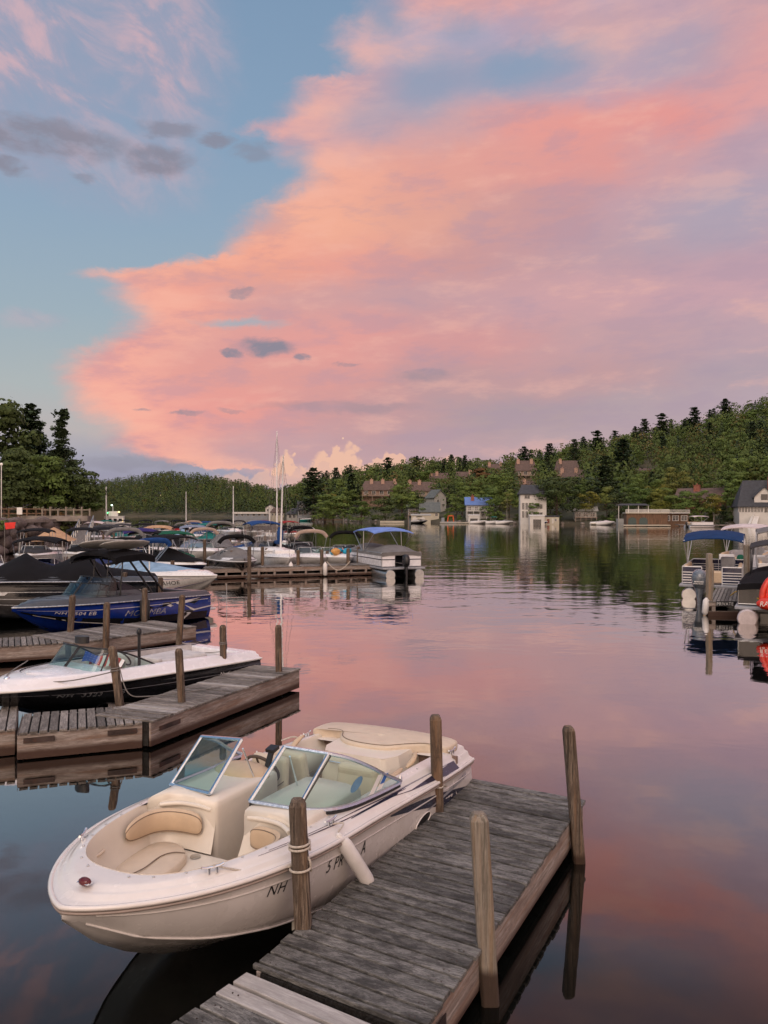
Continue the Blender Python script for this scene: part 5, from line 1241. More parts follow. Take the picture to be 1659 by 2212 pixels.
h = house('house', 1150, 1116, 7.5, 8, 7.6, 2.4, 'wallw', 'roofd', 'tall white three storey house with long dark windows', d=240, z=1.4, axis='x', wins=[('f',-2.9+.95*i,z_,.62,1.9) for i in range(3) for z_ in (1.5,3.9)] + [('f',-1.8,6.6,1.5,1.0),('f',1.8,1.5,1.6,1.2),('f',1.8,3.8,1.6,1.3),('f',2.0,6.4,1.4,1.1),('f',.2,1.6,.4,1.2)], hip=.3, trim='wallw')
house('boathouse', 1159, 1134, 4.2, 5, 2.4, .3, 'wallw', 'wallw', 'white boathouse with an open dark bay and blue boat inside', 'boathouse', d=233, z=-.1, over=.1, doors=((0,2.2,1.6,'win',False),))
house('shed', 1190, 1130, 4.4, 3.5, 1.9, .2, 'wallc', 'roofd', 'low cream shed with rust door joined beside the white boathouse', 'shed', d=235, z=.3, over=.15, wins=(('f',1.2,1.0,.5,.6),), doors=((-.9,.7,1.3,'brick',False),(.4,.5,1.4,'wallw',False)))
house('cottage', 1263, 1119, 6.2, 5, 2.5, 1.0, 'wallgy', 'wallgy', 'small grey cottage with a covered porch behind the yellow birch', d=238, z=1.5, wins=wgrid(3,1,6,1.3,1.2,1.4), deck=[(.5,1.5,.8)])
h = house('boathouse', 1394, 1137, 10, 7, 3.3, 0, 'wooddk', None, 'brown timber boathouse with two dark arched bays and white roof deck rail', 'boathouse', d=208, z=-.1, doors=((-3.6,2.0,2.1,'greend',True),(-.9,2.0,2.1,'greend',True)))
m = MB(); m.box((0,0,3.45),(10.6,7.6,.25)); m.build('roof_deck', M['wallc'], h)
m = MB()
for i in range(40): m.box((-5.2+10.4*i/39,-3.75,4.0),(.16,.05,.75))
m.box((0,-3.75,4.36),(10.4,.09,.07)); m.box((0,-3.75,3.62),(10.4,.07,.06)); m.build('railing', M['wallw'], h)
h = house('pavilion', 1366, 1118, 8, 5, .4, 0, 'wallgy', None, 'open white posted pavilion with dark flat roof behind the timber boathouse', 'pavilion', d=218, z=1.4)
m = MB(); m.box((0,0,4.2),(8.6,5.6,.5), taper=.7); m.build('roof', M['roofd'], h)
for i in range(4): m = MB(); m.box((-3.8+2.53*i,-2.4,2.2),(.16,.16,3.6)); m.build('porch_post', M['wallw'], h)
h = house('boathouse', 1456, 1132, 6.5, 5, 2.7, 0, 'brownd2' if 'brownd2' in M else 'wooddk', None, 'dark shore deck house with white rail and steps right of timber boathouse', 'boathouse', d=214, z=.5, wins=wgrid(3,1,6.4,1.4,1.3,1.5))
m = MB(); m.box((0,-.3,2.85),(7,6,.2))
for i in range(26): m.box((-3.4+6.8*i/25,-3.25,3.3),(.1,.05,.7))
m.box((0,-3.25,3.66),(6.9,.1,.08)); m.build('roof_deck', M['wallw'], h)
house('house', 1515, 1092, 12.5, 9, 3.0, 2.8, 'wallr', 'roofb', 'red brown gabled house with skylight and brick chimney behind the trees', d=238, axis='x', z=4.6, rz=-.35, chim=((-1.0,-1,1.7,1.0),), cm='brick', wins=[('r',-1,2.2,1.2,1.2),('f',3,1.6,1.2,1.2)])
h = house('house', 1664, 1124, 16, 10, 2.8, 6.0, 'wallw', 'roofd', 'big white lakeside house with steep dark roof, sun porch and gabled dormer', d=205, z=2.6, axis='x', hip=.25, wins=[('f',-7.9+.72*i,1.7,.5,1.4) for i in range(8)] + [('f',-1.6,1.7,1.3,1.6),('f',.6,1.7,1.3,1.6),('f',2.8,1.7,1.3,1.6)], chim=((-.6,-2,.8,.9),), cm='brick', dormer=((-2.2,4.6,4.2),), trim='wallw')
m = MB(); m.thick([(-5.2,-5.1,0),(-3.4,-5.1,0),(-4.9,-9.5,-2.6),(-7.0,-9.5,-2.6)], (0,0,-.2))
for i in range(14): m.box((-4.6-.75*i/13*2,-5.3-4.0*i/13,.4-2.6*i/13),(.08,.08,.9))
m.bar((-4.6,-5.3,.9),(-6.1,-9.3,-1.7),.09,.09); m.build('stair', M['wallw'], h)
h = house('building', 543, 1122, 17, 8, 1.9, 0, 'wallg', None, 'low blue grey shore building with a white rail round its flat roof', 'building', d=410, z=.8, wins=wgrid(6,1,17,1.1,1.2,1.5), trim='wallw')
m = MB(); m.box((0,0,2.35),(18,9,.9)); m.build('parapet', M['wallw'], h)
house('house', 584, 1095, 5, 5, 3, 1.6, 'wallw', 'roofd', 'small white house among the trees behind the flat roofed building', d=440, z=3, axis='y', wins=wgrid(2,1,5,.8,1.2,1.6))
for px, y in ((345,1078),(352,1075)): house('house', px*1.0, y, 9, 6, 2.4, 1.4, 'wallb', 'roofd', 'faint dark cottage deep in the woods of the distant hill' if px == 345 else 'second faint cottage just above the first on the distant hill', d=720 if px == 345 else 760, wins=[('f',-2,1.2,1.4,.6,1),('f',2,1.3,.8,.5,1)])
# little docks, walls, rafts and boats along the far water
def lowdock(px0, px1, d, label, z=.5, mt='wallc', nm='jetty', dp=2.5, cat='jetty', h=.25):
    x0, x1 = (px0-CX)/FPX*d, (px1-CX)/FPX*d
    r = root(nm, ((x0+x1)/2, d, 0), 0, label, cat); m = MB(); m.box((0,0,z-h/2),(x1-x0,dp,h)); m.build('deck', M[mt], r)
    for i in range(max(2,int((x1-x0)/2.2))):
        n_ = max(2,int((x1-x0)/2.2)); m = MB(); m.box((-(x1-x0)/2+.2+(x1-x0-.4)*i/(n_-1),-dp/2+.1,(z-h)/2-.5),(.22,.22,z-h+1)); m.build('support', M['under'], r)
    return r
lowdock(685,740,292,'brown plank raft with sloping ramp end lying left of the bushes',z=.9,mt='wooddk',nm='raft',cat='raft')
lowdock(821,873,264,'long pale retaining wall at the water left of the twin boathouse',z=.7,nm='retaining_wall',cat='wall',h=.6)
lowdock(985,1012,250,'flat grey jetty between orange machine and white single boathouse',z=.4)
lowdock(1275,1310,226,'pale jetty left of the moored white boats',z=.45)
lowdock(1344,1445,203,'pale jetty in front of the timber boathouse bays',z=.4)
lowdock(1462,1500,205,'stone edged jetty between deck house and white pontoon',z=.5,mt='stone')
lowdock(1530,1600,198,'grey jetty under the white lakeside house',z=.5,mt='stone')
def arm(px, d):
    x = (px-CX)/FPX*d; r = root('work_barge', (x, d, 0), 0, 'barge carrying an orange steel lifting frame at the far shore', 'barge')
    m = MB(); m.box((0,0,.35),(5,2.4,.5)); m.build('hull', M['wallgy'], r)
    m = MB(); m.bar((-.2,0,.6),(.1,0,2.5),.35,.3); m.bar((1.7,0,.6),(1.5,0,2.5),.35,.3); m.bar((.0,0,2.45),(1.7,0,2.45),.35,.35); m.build('frame', mat('orange_paint',(.55,.10,.02),.5), r)
    m = MB(); m.box((-1.6,0,1.2),(.9,1,1.3)); m.build('cabin', M['wallg'], r)
arm(968, 250)
# rocks along the shore
def rock(x, y, z, s, seed, label, group, mt='stone', nm='shore_rock'):
    R = random.Random(seed); m = MB(); ph = [R.uniform(0,6) for _ in range(6)]
    def fn(p):
        k = 1 + .16*math.sin(p.x/s*3+ph[0]) + .14*math.sin(p.y/s*4+ph[1]) + .12*math.sin(p.z/s*5+ph[2])
        return Vector((p.x*k, p.y*k, p.z*k*.95))
    m.ell((0,0,0), (s*R.uniform(.8,1.2), s*R.uniform(.7,1.0), s*R.uniform(.55,.85)), 0, 10, 7, fn)
    o = m.build(nm, M[mt]); o.location = (x, y, z); o.rotation_euler = (R.uniform(-.3,.3), R.uniform(-.3,.3), R.uniform(0,3))
    return tag(o, label, 'rock', group)
R2 = random.Random(5)
for i in range(60):
    px = R2.choice([R2.uniform(1090,1160), R2.uniform(1190,1290), R2.uniform(740,820), R2.uniform(985,1010), R2.uniform(1500,1659), R2.uniform(1310,1345)])
    d = shd(px) + R2.uniform(-.5, 2); rock((px-CX)/FPX*d, d, .25, R2.uniform(.35,.9), i, 'rounded grey brown stone at the far water edge', 'stones along the far shore')
# ---------------------------------------------------------------- trees on the far shore
def T(key, px, d, ytop, **k):
    """a tree whose top shows at ytop"""
    x = (px-CX)/FPX*d; z = gz(x, d); top = CAMH - (ytop-HY)/FPX*d
    hh = {'maple':14.2,'yellow':11.2,'rust':13.2,'dark':14.2,'pine':20,'fir':15,'birch':13.2,'bush':3.2}[key.rstrip('0123456789')]
    s = max(.25, (top - z)/hh)
    k.setdefault('sx', 1.25 if d < 300 and 'pine' not in key else 1.45)
    return tree(key, x, d, z-.2, s, R.uniform(0,6), **k)
spec = [('pine0',676,330,1012,'tall dark pine standing alone above the blue grey house'),('pine1',838,400,988,'tall layered pine rising alone over the long condominium row'),
 ('pine2',760,345,1024,'broad dark pine at the left end of the condominium row'),('rust0',1034,330,1004,'tall rust coloured tree with bare trunk above the blue roof'),
 ('maple0',1080,285,1015,'large round green maple right of the blue roofed house'),('dark1',1203,236,1022,'large dark green maple beside the white three storey house'),
 ('maple2',868,285,1042,'big green maple in front of the two chimney condominium'),('maple3',720,300,1055,'green tree left of the condominium slope'),
 ('yellow0',1272,236,1056,'yellow birch with leaning white trunk in front of the porch cottage'),('yellow1',1425,222,1052,'yellow green tree above the deck house on the shore'),
 ('maple3',1385,232,1040,'green tree with straight trunk behind the timber boathouse'),('maple0',1516,215,1054,'bright green round tree in front of the red brown house'),
 ('pine1',1308,262,985,'tall pine behind the yellow birch reaching to the ridge'),('birch0',1095,250,1062,'thin birch nearest the single door boathouse'),
 ('birch0',1060,246,1075,'slim birch clump right of the blue roofed house'),('maple1',1635,262,1000,'large dark tree rising behind the big white house'),('fir0',1562,206,1090,'small blue green spruce left of the big white house'),
 ('maple2',1580,232,1012,'broad tree above the red brown house gable'),('yellow0',1635,330,965,'bright yellow green crown high on the right hillside'),('dark0',1650,226,1052,'dark crown behind the big white house chimney'),
 ('pine0',1566,420,862,'jagged pine pair on the highest part of the ridge'),('pine2',1392,430,905,'pine standing up on the ridge left of the small white cloud'),('pine1',1328,425,930,'first pine cluster on the ridge above the condominiums'),
 ('pine2',1187,395,958,'dark spreading pine above the skylight condominium'),('pine0',1132,400,965,'dark pine tuft left of the skylight condominium'),
 ('maple2',780,270,1078,'low spreading green tree at the water below the condominium row'),('dark1',832,268,1070,'dark tree at the water edge in the middle'),('maple0',700,292,1075,'green tree at the water right of the blue grey house'),
 ('birch0',742,290,1085,'slim tree leaning over the brown raft'),
 ('maple2',1478,217,1056,'green tree hiding the left part of the red brown house'),('yellow1',1542,213,1066,'yellow green tree before the red brown gable'),('maple3',1455,219,1060,'green tree over the dark shore deck house'),('pine0',1345,300,950,'tall pine standing out above the timber boathouse woods'),('pine1',1430,400,893,'lone pine on the ridge right of the small white cloud'),('pine2',1500,405,880,'flat topped pine on the upper ridge'),('pine1',1290,380,930,'first of the tall pines where the ridge begins to climb'),('maple1',900,272,1075,'dark tree shading the olive porch cottage'),('maple0',985,268,1068,'green tree between orange machine and blue roof'),('birch0',1158,236,1062,'slim green tree in front of the middle of the white three storey house'),('maple2',1060,256,1050,'green tree overlapping the blue roof at right'),('dark0',1340,228,1060,'dark tree behind the open white pavilion')]
for key, px, d, yt, lb in spec: T(key, px, d, yt, label=lb)
clr = [(650,695,305,345),(630,655,310,345),(800,850,318,352),(892,930,318,356),(936,960,350,390),(992,1010,350,380),(1060,1080,370,400),(1117,1148,345,380),(1208,1240,345,378),(1225,1250,325,352),(1132,1148,318,340),(1385,1405,335,356),
 (888,952,238,279),(930,952,285,305),(1015,1055,235,268),(1126,1172,215,246),(1245,1280,218,242),(1345,1440,190,224),(1440,1475,190,222),(1500,1545,225,243),(1590,1720,170,212),(520,570,380,440)]
def ok(px, d, w):
    for a, b, d0, d1 in clr:
        if a-w < px < b+w and d0-4 < d < d1: return False
    return True
CD = [(793,852,1060,345),(886,932,1060,350),(934,964,1036,385),(990,1014,1030,375),(1056,1084,1013,400),(1112,1154,1022,375),(1201,1246,1016,372),(1212,1260,1032,345),(1126,1154,1056,335),(1381,1410,1018,350),(1462,1482,1064,238),(922,954,1090,300)]
def cap(px, d, w):
    t = 1e9
    for a, b, yb, dd in CD:
        if a-w < px < b+w and d < dd: t = min(t, CAMH - (yb-HY)/FPX*d)
    return t
n_t = 0
pts = []
tries = 0
while n_t < 245 and tries < 6000:
    tries += 1
    px = R.uniform(600, 1780); s = shd(px); Rd, _ = ridge(px)
    f = R.random()**.85; d = s + 3 + (Rd - s - 3)*f
    if f > .9 and px < 1000: f = .9
    w = 7/d*FPX/2
    if not ok(px, d, w): continue
    x = (px-CX)/FPX*d
    if any((x-a)**2 + (d-b)**2 < 42 for a, b in pts): continue
    pts.append((x, d))
    kk = R.random(); high = (d-s)/(Rd-s)
    if px < 1000 and high < .35: key = R.choice(['maple0','maple1','dark0','birch0','maple3','yellow0'])
    elif high > .8: key = R.choice(['pine0','pine1','dark0','dark1','maple2','maple3','maple1','maple0'])
    else: key = R.choice(['maple0','maple1','maple2','maple3','maple2','yellow1','maple1','maple3','pine2','dark1','dark0','maple0'])
    base = {'maple':.85,'yellow':.85,'rust':.85,'dark':.85,'pine':.80,'fir':.85,'birch':.8}[key.rstrip('0123456789')]
    sc_ = base*R.uniform(.72,1.12)
    if px < 640: sc_ *= .7
    # do not rise above the photo's sky line
    z = ground(px, d); hh = 20 if 'pine' in key else 14.5
    lim = CAMH - (itp(px, SK) - HY + (-6 if 'pine' in key else 2))/FPX*d
    if z + hh*sc_ > lim + 1.5: sc_ = max(.35, (lim + 1.5 - z)/hh)
    if z + hh*sc_ > cap(px, d, w): sc_ = (cap(px, d, w) - z)/hh
    if sc_ < .22: continue
    tree(key, x, d, z-.3, sc_, R.uniform(0,6))
    n_t += 1
# scrub along the far water
for i in range(46):
    px = R.uniform(590, 1600); d = shd(px) + R.uniform(1.5, 5)
    if any(a-6 < px < b+6 and d0 < 300 and d > d0 for a, b, d0, d1 in clr): continue
    tree(R.choice(['bush0','bush1']), (px-CX)/FPX*d, d, ground(px, d)-.3, R.uniform(.5,1.05), R.uniform(0,6))
# the woods too dense to count: far hill and the back of the right hill
def forest(name, label, px0, px1, n, f0, f1, hh, seed, leaf=.95, q=26):
    R = random.Random(seed); m = MB(); m2 = MB()
    for i in range(n):
        px = R.uniform(px0, px1); s = shd(px); Rd, _ = ridge(px); d = s + 4 + (Rd + 25 - s)*(f0 + (f1-f0)*R.random())
        x = (px-CX)/FPX*d; z = ground(px, d); h = hh*R.uniform(.7,1.15); con = R.random() < (.45 if px1 < 700 else .15); w = h*(.32 if con else .48)
        if not ok(px, d, 8) : continue
        h = min(h, cap(px, d, 8) - z)
        if h < 2: continue
        mi = 0 if con else (1 if R.random() < .85 else 2)
        for j in range(q):
            k = R.random()**(1.3 if con else .8); rr = w*((1-k)**.8 if con else math.sin(PI*(.15+.8*k))**.7)*R.uniform(.5,1)
            a = R.uniform(0, 2*PI); dd = Vector((math.cos(a), math.sin(a), .4 if not con else .7))
            quad(m, Vector((x+math.cos(a)*rr, d+math.sin(a)*rr, z+h*(.15+.88*k))), dd + rv(R)*.25, leaf*h/10*R.uniform(.9,1.7), R, .8, mi)
    o = m.build(name, [M['pinef'], M['leaff'], M['leaff2']])
    return tag(o, label, 'forest', kind='stuff')
def fmat(name, a, b_):
    m = bpy.data.materials.new(name); m.use_nodes = True; n = NT(m.node_tree); b = n.n['Principled BSDF']
    P = n.new('ShaderNodeNewGeometry').outputs['Position']; gi = n.new('ShaderNodeNewGeometry').outputs['Random Per Island']
    c = n.mix(n.m('ADD', n.mr(n.noise(P, .09, 3), .35, .65, 0, .7), n.m('MULTIPLY', gi, .12)), tuple(a)+(1,), tuple(b_)+(1,))
    n.l.new(c, b.inputs['Base Color']); b.inputs['Roughness'].default_value = .8; b.inputs['Specular IOR Level'].default_value = .1
    return m
M['pinef'] = fmat('far_pine', (.036,.054,.032), (.054,.078,.040)); M['leaff'] = fmat('far_leaf', (.060,.088,.030), (.100,.135,.042)); M['leaff2'] = fmat('far_leaf_light', (.08,.09,.03), (.11,.085,.035))
forest('distant_forest', 'dark wooded hill far across the lake', 150, 640, 3400, 0, 1, 9.5, 3, .75, 34)
forest('hillside_forest', 'dense woods filling the right hillside up to the ridge', 620, 1800, 1700, .15, 1.0, 11, 4, .58, 80)
# ---------------------------------------------------------------- the marina rows
def at(px, d): return ((px-CX)/FPX*d, d)
def mb_(px, ytop, wpx, label, d=None, bz=2.35, hull='whitehull', deck='whitehull', cov=None, bim='cblack', bt='top', head=(.35,-.94), L=6.0, peak=.4, wind=True, **k):
    """boat placed by where its canopy shows"""
    d = d or (CAMH - bz - .15)*FPX/(ytop - HY)
    x, y = at(px, d); hl = math.hypot(*head); hx, hy = head[0]/hl, head[1]/hl; c = L*k.pop('cf', .5)
    return runabout((x + hx*c, y + hy*c), (hx, hy), L, 2.35, hull, deck, label, k.pop('group', None), zr=k.pop('zr', .9), cov=cov, bim=bim, bt=bt, bz=bz, peak=peak, wind=wind, **k)
MG = None
# near rows, left to right
mb_(92,1158,95,'boat with flat black bimini and dark navy cover at left, white front rail',hull='whitehull',cov='cnavy',bim='cblack',d=38,bz=2.3,head=(.1,-1),bs=(.3,.62))
mb_(78,1144,70,'covered boat with arched black bimini in front of the boulder wall',cov='cdgrey',bim='cblack',d=52,bz=2.4,head=(.2,-1))
mb_(215,1149,0,'boat in white and navy with blue cover right of the navy covered boat',cov='cnavy',bim=None,d=41,wind=False,head=(.5,-.86),peak=.5)
mb_(178,1142,100,'white boat under black cover and wide black bimini on splayed legs',cov='cblack',bim='cblack',d=52,bz=2.45,head=(.35,-.94),zr=1.0)
mb_(223,1143,70,'second black covered white boat right of the splayed leg bimini',cov='cblack',bim='cblack',d=56,bz=2.4,peak=.6)
mb_(275,1147,70,'boat with light grey arch tower and dusty blue cover',cov='clblue',bim='cgrey',bt='boot',d=46,bz=2.55,head=(.15,-1),peak=.35,boots=.2)
mb_(278,1161,60,'boat with black framed arch just in front of the grey tower boat',cov='cbluegrey',bim='cblack',bt='boot',d=41,bz=2.15,head=(.15,-1),boots=.35,hull='whitehull')
mb_(362,1156,94,'dark blue hulled boat under large black bimini and black cover',hull='hnavy',cov='cblack',bim='cblack',d=43,bz=2.25,L=6.6,head=(.75,-.66),peak=.65,wind=False,bs=(.3,.66),blm='chrome')
mb_(505,1167,70,'black hulled boat with white deck, grey cover and thin black arch at the dock',hull='hblack',cov='cgrey',bim='cblack',bt='boot',d=46,bz=2.15,head=(.35,-.94),peak=.55,boots=.5,L=6.4,ridge=((0,.0),(.28,.12),(.36,.9),(.6,1),(1,.3)))
mb_(476,1134,72,'boat with tall grey canvas arch behind the black hulled boat',cov='cgrey',bim='cgrey',bt='boot',d=60,bz=2.75,head=(.2,-1),L=7,boots=.8,peak=.9)
cc, HC = mb_(568,1144,48,'white cabin cruiser with blue canvas top and clear side curtains',cov='cblue',covs=(.62,1),bim='cblue',d=51,bz=2.9,L=7.4,head=(.45,-.9),zr=1.25,peak=.3,bs=(.40,.66))
m = MB()
for sd in (1,-1): m.grid([[Vector((-3.0-1.9*k/4, sd*.98, 1.45)) for k in range(5)],[Vector((-3.1-1.7*k/4, sd*.92, 2.85)) for k in range(5)]],0,True)
m.grid([[Vector((-2.6,.9*k/2,1.4)) for k in (-2,-1,0,1,2)],[Vector((-3.05,.9*k/2,2.86)) for k in (-2,-1,0,1,2)]],0,True); m.build('side_curtain', M['glassc'], cc)
mb_(663,1151,60,'white open bow boat with pale tan bimini boot and tube frame',cov='cdgrey',covs=(.45,1),bim='ctan',bt='boot',d=50,bz=2.35,head=(.35,-.94),peak=.5,gl='glass',L=6.6,boots=.9)
mb_(652,1147,52,'boat with white arch and dark canvas behind the tan bimini boat',cov='cdgrey',bim='white',bt='boot',d=58,bz=2.4,head=(.1,-1),boots=.3)
ob, HO = mb_(722,1160,0,'white bow boat with a blue and orange towel heap on its bow',bim=None,d=49,head=(.45,-.9),gl='glass',L=6.0,cf=.35)
R = random.Random(8)
m = MB()
for i in range(9): m.ell((R.uniform(-.55,.55),R.uniform(-.35,.35),R.uniform(.05,.22)),(R.uniform(.2,.38),R.uniform(.18,.3),R.uniform(.12,.24)),[0,0,0,1,2,0,1,0,2][i],10,6)
o = m.build('deflated_tube', [mat('tube_blue',(.01,.32,.50),.5), mat('tube_orange',(.70,.13,.04),.5), mat('tube_ochre',(.6,.30,.08),.5)]); o.location = onboat(ob, (-1.1,0,1.12)); o.rotation_euler.z = 1.2; tag(o, 'crumpled turquoise and orange inflatable heaped on the white bow', 'inflatable')
mb_(742,1153,50,'boat with thin black arch bimini left of the blue topped pontoon',cov='cblack',bim='cblack',bt='boot',d=53,bz=2.2,head=(.2,-1),boots=.4)
pt = pontoon(at(788,55), (-.42,.9), 7.0, 2.5, 'white pontoon boat with periwinkle blue bimini and grey covers at the dock end', fence='gelw', cov='cgrey', bim='cperi', bz=2.55, bs=(.2,.75), stripe='navy', zf=1.1)
pt.location = (at(868,44.5)[0]-2.2, 44.5+6.4, 0); pt.rotation_euler.z = math.atan2(.94,-.34)
# middle rows: (px, ytop, canopy, kind, cover, hull, label)
rows_ = [
 (318,1146,'cblack','top','cblack','whitehull','boat with low black canopy above the blue bimini boot boat'),
 (375,1148,'cgreen','top','cgreen','whitehull','boat with green canopy and green cover in the middle row'),
 (432,1151,'ctan','boot',None,'whitehull','white boat with pale tan roll bimini in the middle of the marina'),
 (304,1142,'cpur','top','cnavy','whitehull','boat with indigo canopy behind the grey arch tower'),
 (228,1139,'cblack','top','cdgrey','whitehull','boat with black canopy and pale windshield left of the indigo canopy'),
 (342,1135,'corange','top',None,'whitehull','white boat under light orange tan canopy'),
 (378,1136,'cblack','top','cdgrey','whitehull','boat with long black canopy right of the orange tan one'),
 (418,1134,'cbluegrey','top','cbluegrey','whitehull','boat with blue grey canopy and cover in the far rows'),
 (440,1136,'cblack','boot','cblack','hblack','black boat with arch right of the blue grey canopy'),
 (232,1133,'cdgrey','top',None,'whitehull','boat with dark grey canopy near the bank in the far rows'),
 (264,1131,'cdgrey','top','cteal','whitehull','boat with charcoal canopy over a teal cover'),
 (312,1130,'cblack','top','cblack','whitehull','boat with dark canopy over black cover in the far middle'),
 (397,1129,'cgrey','boot','clblue','whitehull','boat with slim grey arch over light blue cover'),
 (421,1128,'cblue','top','cblue','whitehull','small boat all in blue canvas in the far rows'),
 (451,1130,'cteal','top','cteal','hnavy','navy boat with teal canopy in the far rows'),
 (477,1131,'cblack','boot','cdgrey','whitehull','boat with black arch behind the tall grey canvas arch'),
 (231,1123.5,'cteal','top',None,'whitehull','far boat with dark teal canopy at the left end of the last row'),
 (266,1123,'cblack','top','cblack','whitehull','far boat with black canopy second in the last row'),
 (315,1123,'cblack','top','cdgrey','whitehull','far boat with wide black canopy third in the last row'),
 (350,1124,'cgrey','top','cgrey','whitehull','far boat with grey canopy fourth in the last row'),
 (387,1123,'cblack','top','cred','hblack','far boat with black canopy over a red cover'),
 (415,1125,'ctan','boot',None,'whitehull','far boat with tan arch in the last row'),
 (447,1126,'cblue','top','cblue','whitehull','far boat with bright blue canopy and blue cover'),
 (490,1122,'cblack','top','cdgrey','whitehull','far boat with thin black canopy before the cream cottage'),
 (516,1124,'cdgrey','boot','cblack','whitehull','far boat with charcoal arch before the flat roofed building'),
 (550,1125,'cbluegrey','boot','cdgrey','whitehull','far boat with blue grey arch behind the blue topped cruiser'),
 (571,1124,'cred','top','cdgrey','whitehull','boat with dark red canopy left of the sailboat mast'),
 (624,1125,'cred','top','cred','whitehull','boat with long dark red canopy right of the mast'),
 (561,1136,'cblack','top','cdgrey','whitehull','boat with black canopy just behind the blue cruiser top'),
 (600,1134,'cblack','top','cblack','whitehull','boat with black canopy between masts and cruiser'),
 (640,1141,'cblack','boot','cblack','whitehull','boat with black tube arch behind the white arch boat'),
 (594,1146,'cblack','top','cblack','whitehull','boat with black canopy and cover right of the blue topped cruiser'),
 (205,1126,'cpink','top',None,'whitehull','far boat with pale pink canopy near the bank trees'),
]
R = random.Random(21)
for px, yt, bm, bt, cv, hl, lb in rows_:
    a = R.uniform(.1,.6); bz = R.uniform(2.2,2.5)
    d = min(135, (CAMH - bz - .15)*FPX/(yt - HY)); d = max(d, 57) if px > 400 else max(d, 47)
    mb_(px, yt, 0, lb, bim=bm, bt=bt, cov=cv, hull=hl, head=(a,-.9), L=R.uniform(5.6,6.8), d=d, bz=bz, peak=R.uniform(.3,.7), boots=R.uniform(.3,.8), gl=R.choice(['glass','glassd']))
# --- the white boat half in frame at the left edge
lf, HL = runabout(at(20,37), (.6,-.8), 6.0, 2.4, 'whitehull', 'whitehull', 'white boat cut by the left frame edge beside a red flag marker', zr=.95, bim=None, wind=True, gl='glass', cov='cnavy', covs=(.45,1), peak=.6)
lf.location.x -= .6
m = MB(); m.tube([(0,0,0),(0,0,2.1)], .012, 5); m.add([(0,.01,2.05),(.36,.01,2.08),(.33,.01,1.86),(.04,.01,1.82)], [(0,1,2,3)], 1); m.add([(0,-.01,2.05),(.36,-.01,2.08),(.33,-.01,1.86),(.04,-.01,1.82)], [(3,2,1,0)], 1)
o = m.build('marker_flag', [M['roped'], mat('flag_red',(.75,.04,.03),.7)]); p = G(14,1216,.0); o.location = (at(10,33)[0], 33, .8); o.scale = (1.25,1,1.15); tag(o, 'small red flag on a thin pole at the left frame edge', 'flag')
# --- masts and sailboat
def sailboat(px, d, ytop, L, label, w=2.2, sail='cblue', lean=0.0, hull='whitehull', boom=True, mw=.065, zb=.8):
    x, y = at(px, d); r, H = runabout((x+.3*L*.4, y-L*.42), (.3,-.95), L, w, hull, 'whitehull', label, None, zr=.95, bim=None, wind=False, name='sailboat', cat='sailboat', platform=False, inter=False)
    top = CAMH - (ytop-HY)/FPX*d
    m = MB(); m.tube([(-L*.42,0,.9),(-L*.42+lean,0,top)], [mw,mw*.55], 8); ms = m.build('mast', M['whitehull'], r)
    m = MB(); m.box((-L*.40,0,1.2),(L*.38,w*.55,.35)); c = m.build('cabin', M['whitehull'], r, bevel=.08)
    for sd in (1,-1): m = MB(); m.box((-L*.40,sd*w*.277,1.22),(.8,.02,.18)); m.build('cabin_window', M['win'], c)
    if boom:
        m = MB(); m.tube(spline([(-L*.44,0,2.7),(-L*.45,.02,1.9),(-L*.55,0,1.75),(-L*.85,0,1.7)],5), [.10,.14,.20,.2,.2,.18,.16,.16,.15,.14,.14,.13,.12,.11,.10,.06], 8); m.build('furled_sail', M[sail], r)
    m = MB(); 
    for q in ((-.1,0,1.0),(-L*.95,0,.95),(-L*.42,w*.45,.95),(-L*.42,-w*.45,.95)): m.tube([(-L*.42+lean*.9,0,top*.97), q], .008, 4)
    m.build('rigging', M['roped'], r)
    return r
sailboat(608,49,985,7.2,'white sailboat with bright blue sail cover and stocky raked mast at the dock',lean=1.0)
sailboat(600,64,932,7.0,'taller masted sailboat just behind the blue sail cover boat',sail='cblue',boom=False)
sailboat(505,110,1050,6.5,'small sailboat with short mast right of the grey arch',boom=False,mw=.09)
sailboat(403,130,1062,6.5,'distant sailboat with thin tan mast in the far rows',boom=False,mw=.09)
sailboat(231,150,1052,7.5,'distant sailboat with raked pale mast beside the lit ferry',boom=False,lean=1.2,mw=.16)
sailboat(583,88,1092,6,'little sailboat mast between the cruiser and the tall masts',boom=False,mw=.05)
# --- ferry with lamps
x, y = at(242,190); fr_ = root('ferry', (x,y,0), .2, 'white two deck tour boat with green and yellow lamps far out beside the mast', 'tour boat')
m = MB(); m.prism([(-3.4,-1.4),(3.0,-1.4),(4.2,0),(3.0,1.4),(-3.4,1.4)], -.2, 1.0); m.build('hull', M['whitehull'], fr_)
m = MB(); m.box((-.2,0,1.7),(5.8,2.4,1.3)); cb = m.build('cabin', M['whitehull'], fr_, bevel=.05); m = MB(); m.box((-.4,0,2.55),(6.2,2.6,.14)); m.build('roof', M['white'], fr_)
for i in range(5): m = MB(); m.box((-2.6+1.15*i,-1.23,1.75),(.7,.04,.6)); m.build('window', M['win'], cb)
m = MB(); m.box((.3,0,3.2),(2.0,1.6,1.1)); m.build('wheelhouse', M['white'], fr_, bevel=.05); m = MB(); m.tube([(.2,0,3.6),(.2,0,5.2)], .07, 6); m.build('mast', M['white'], fr_)
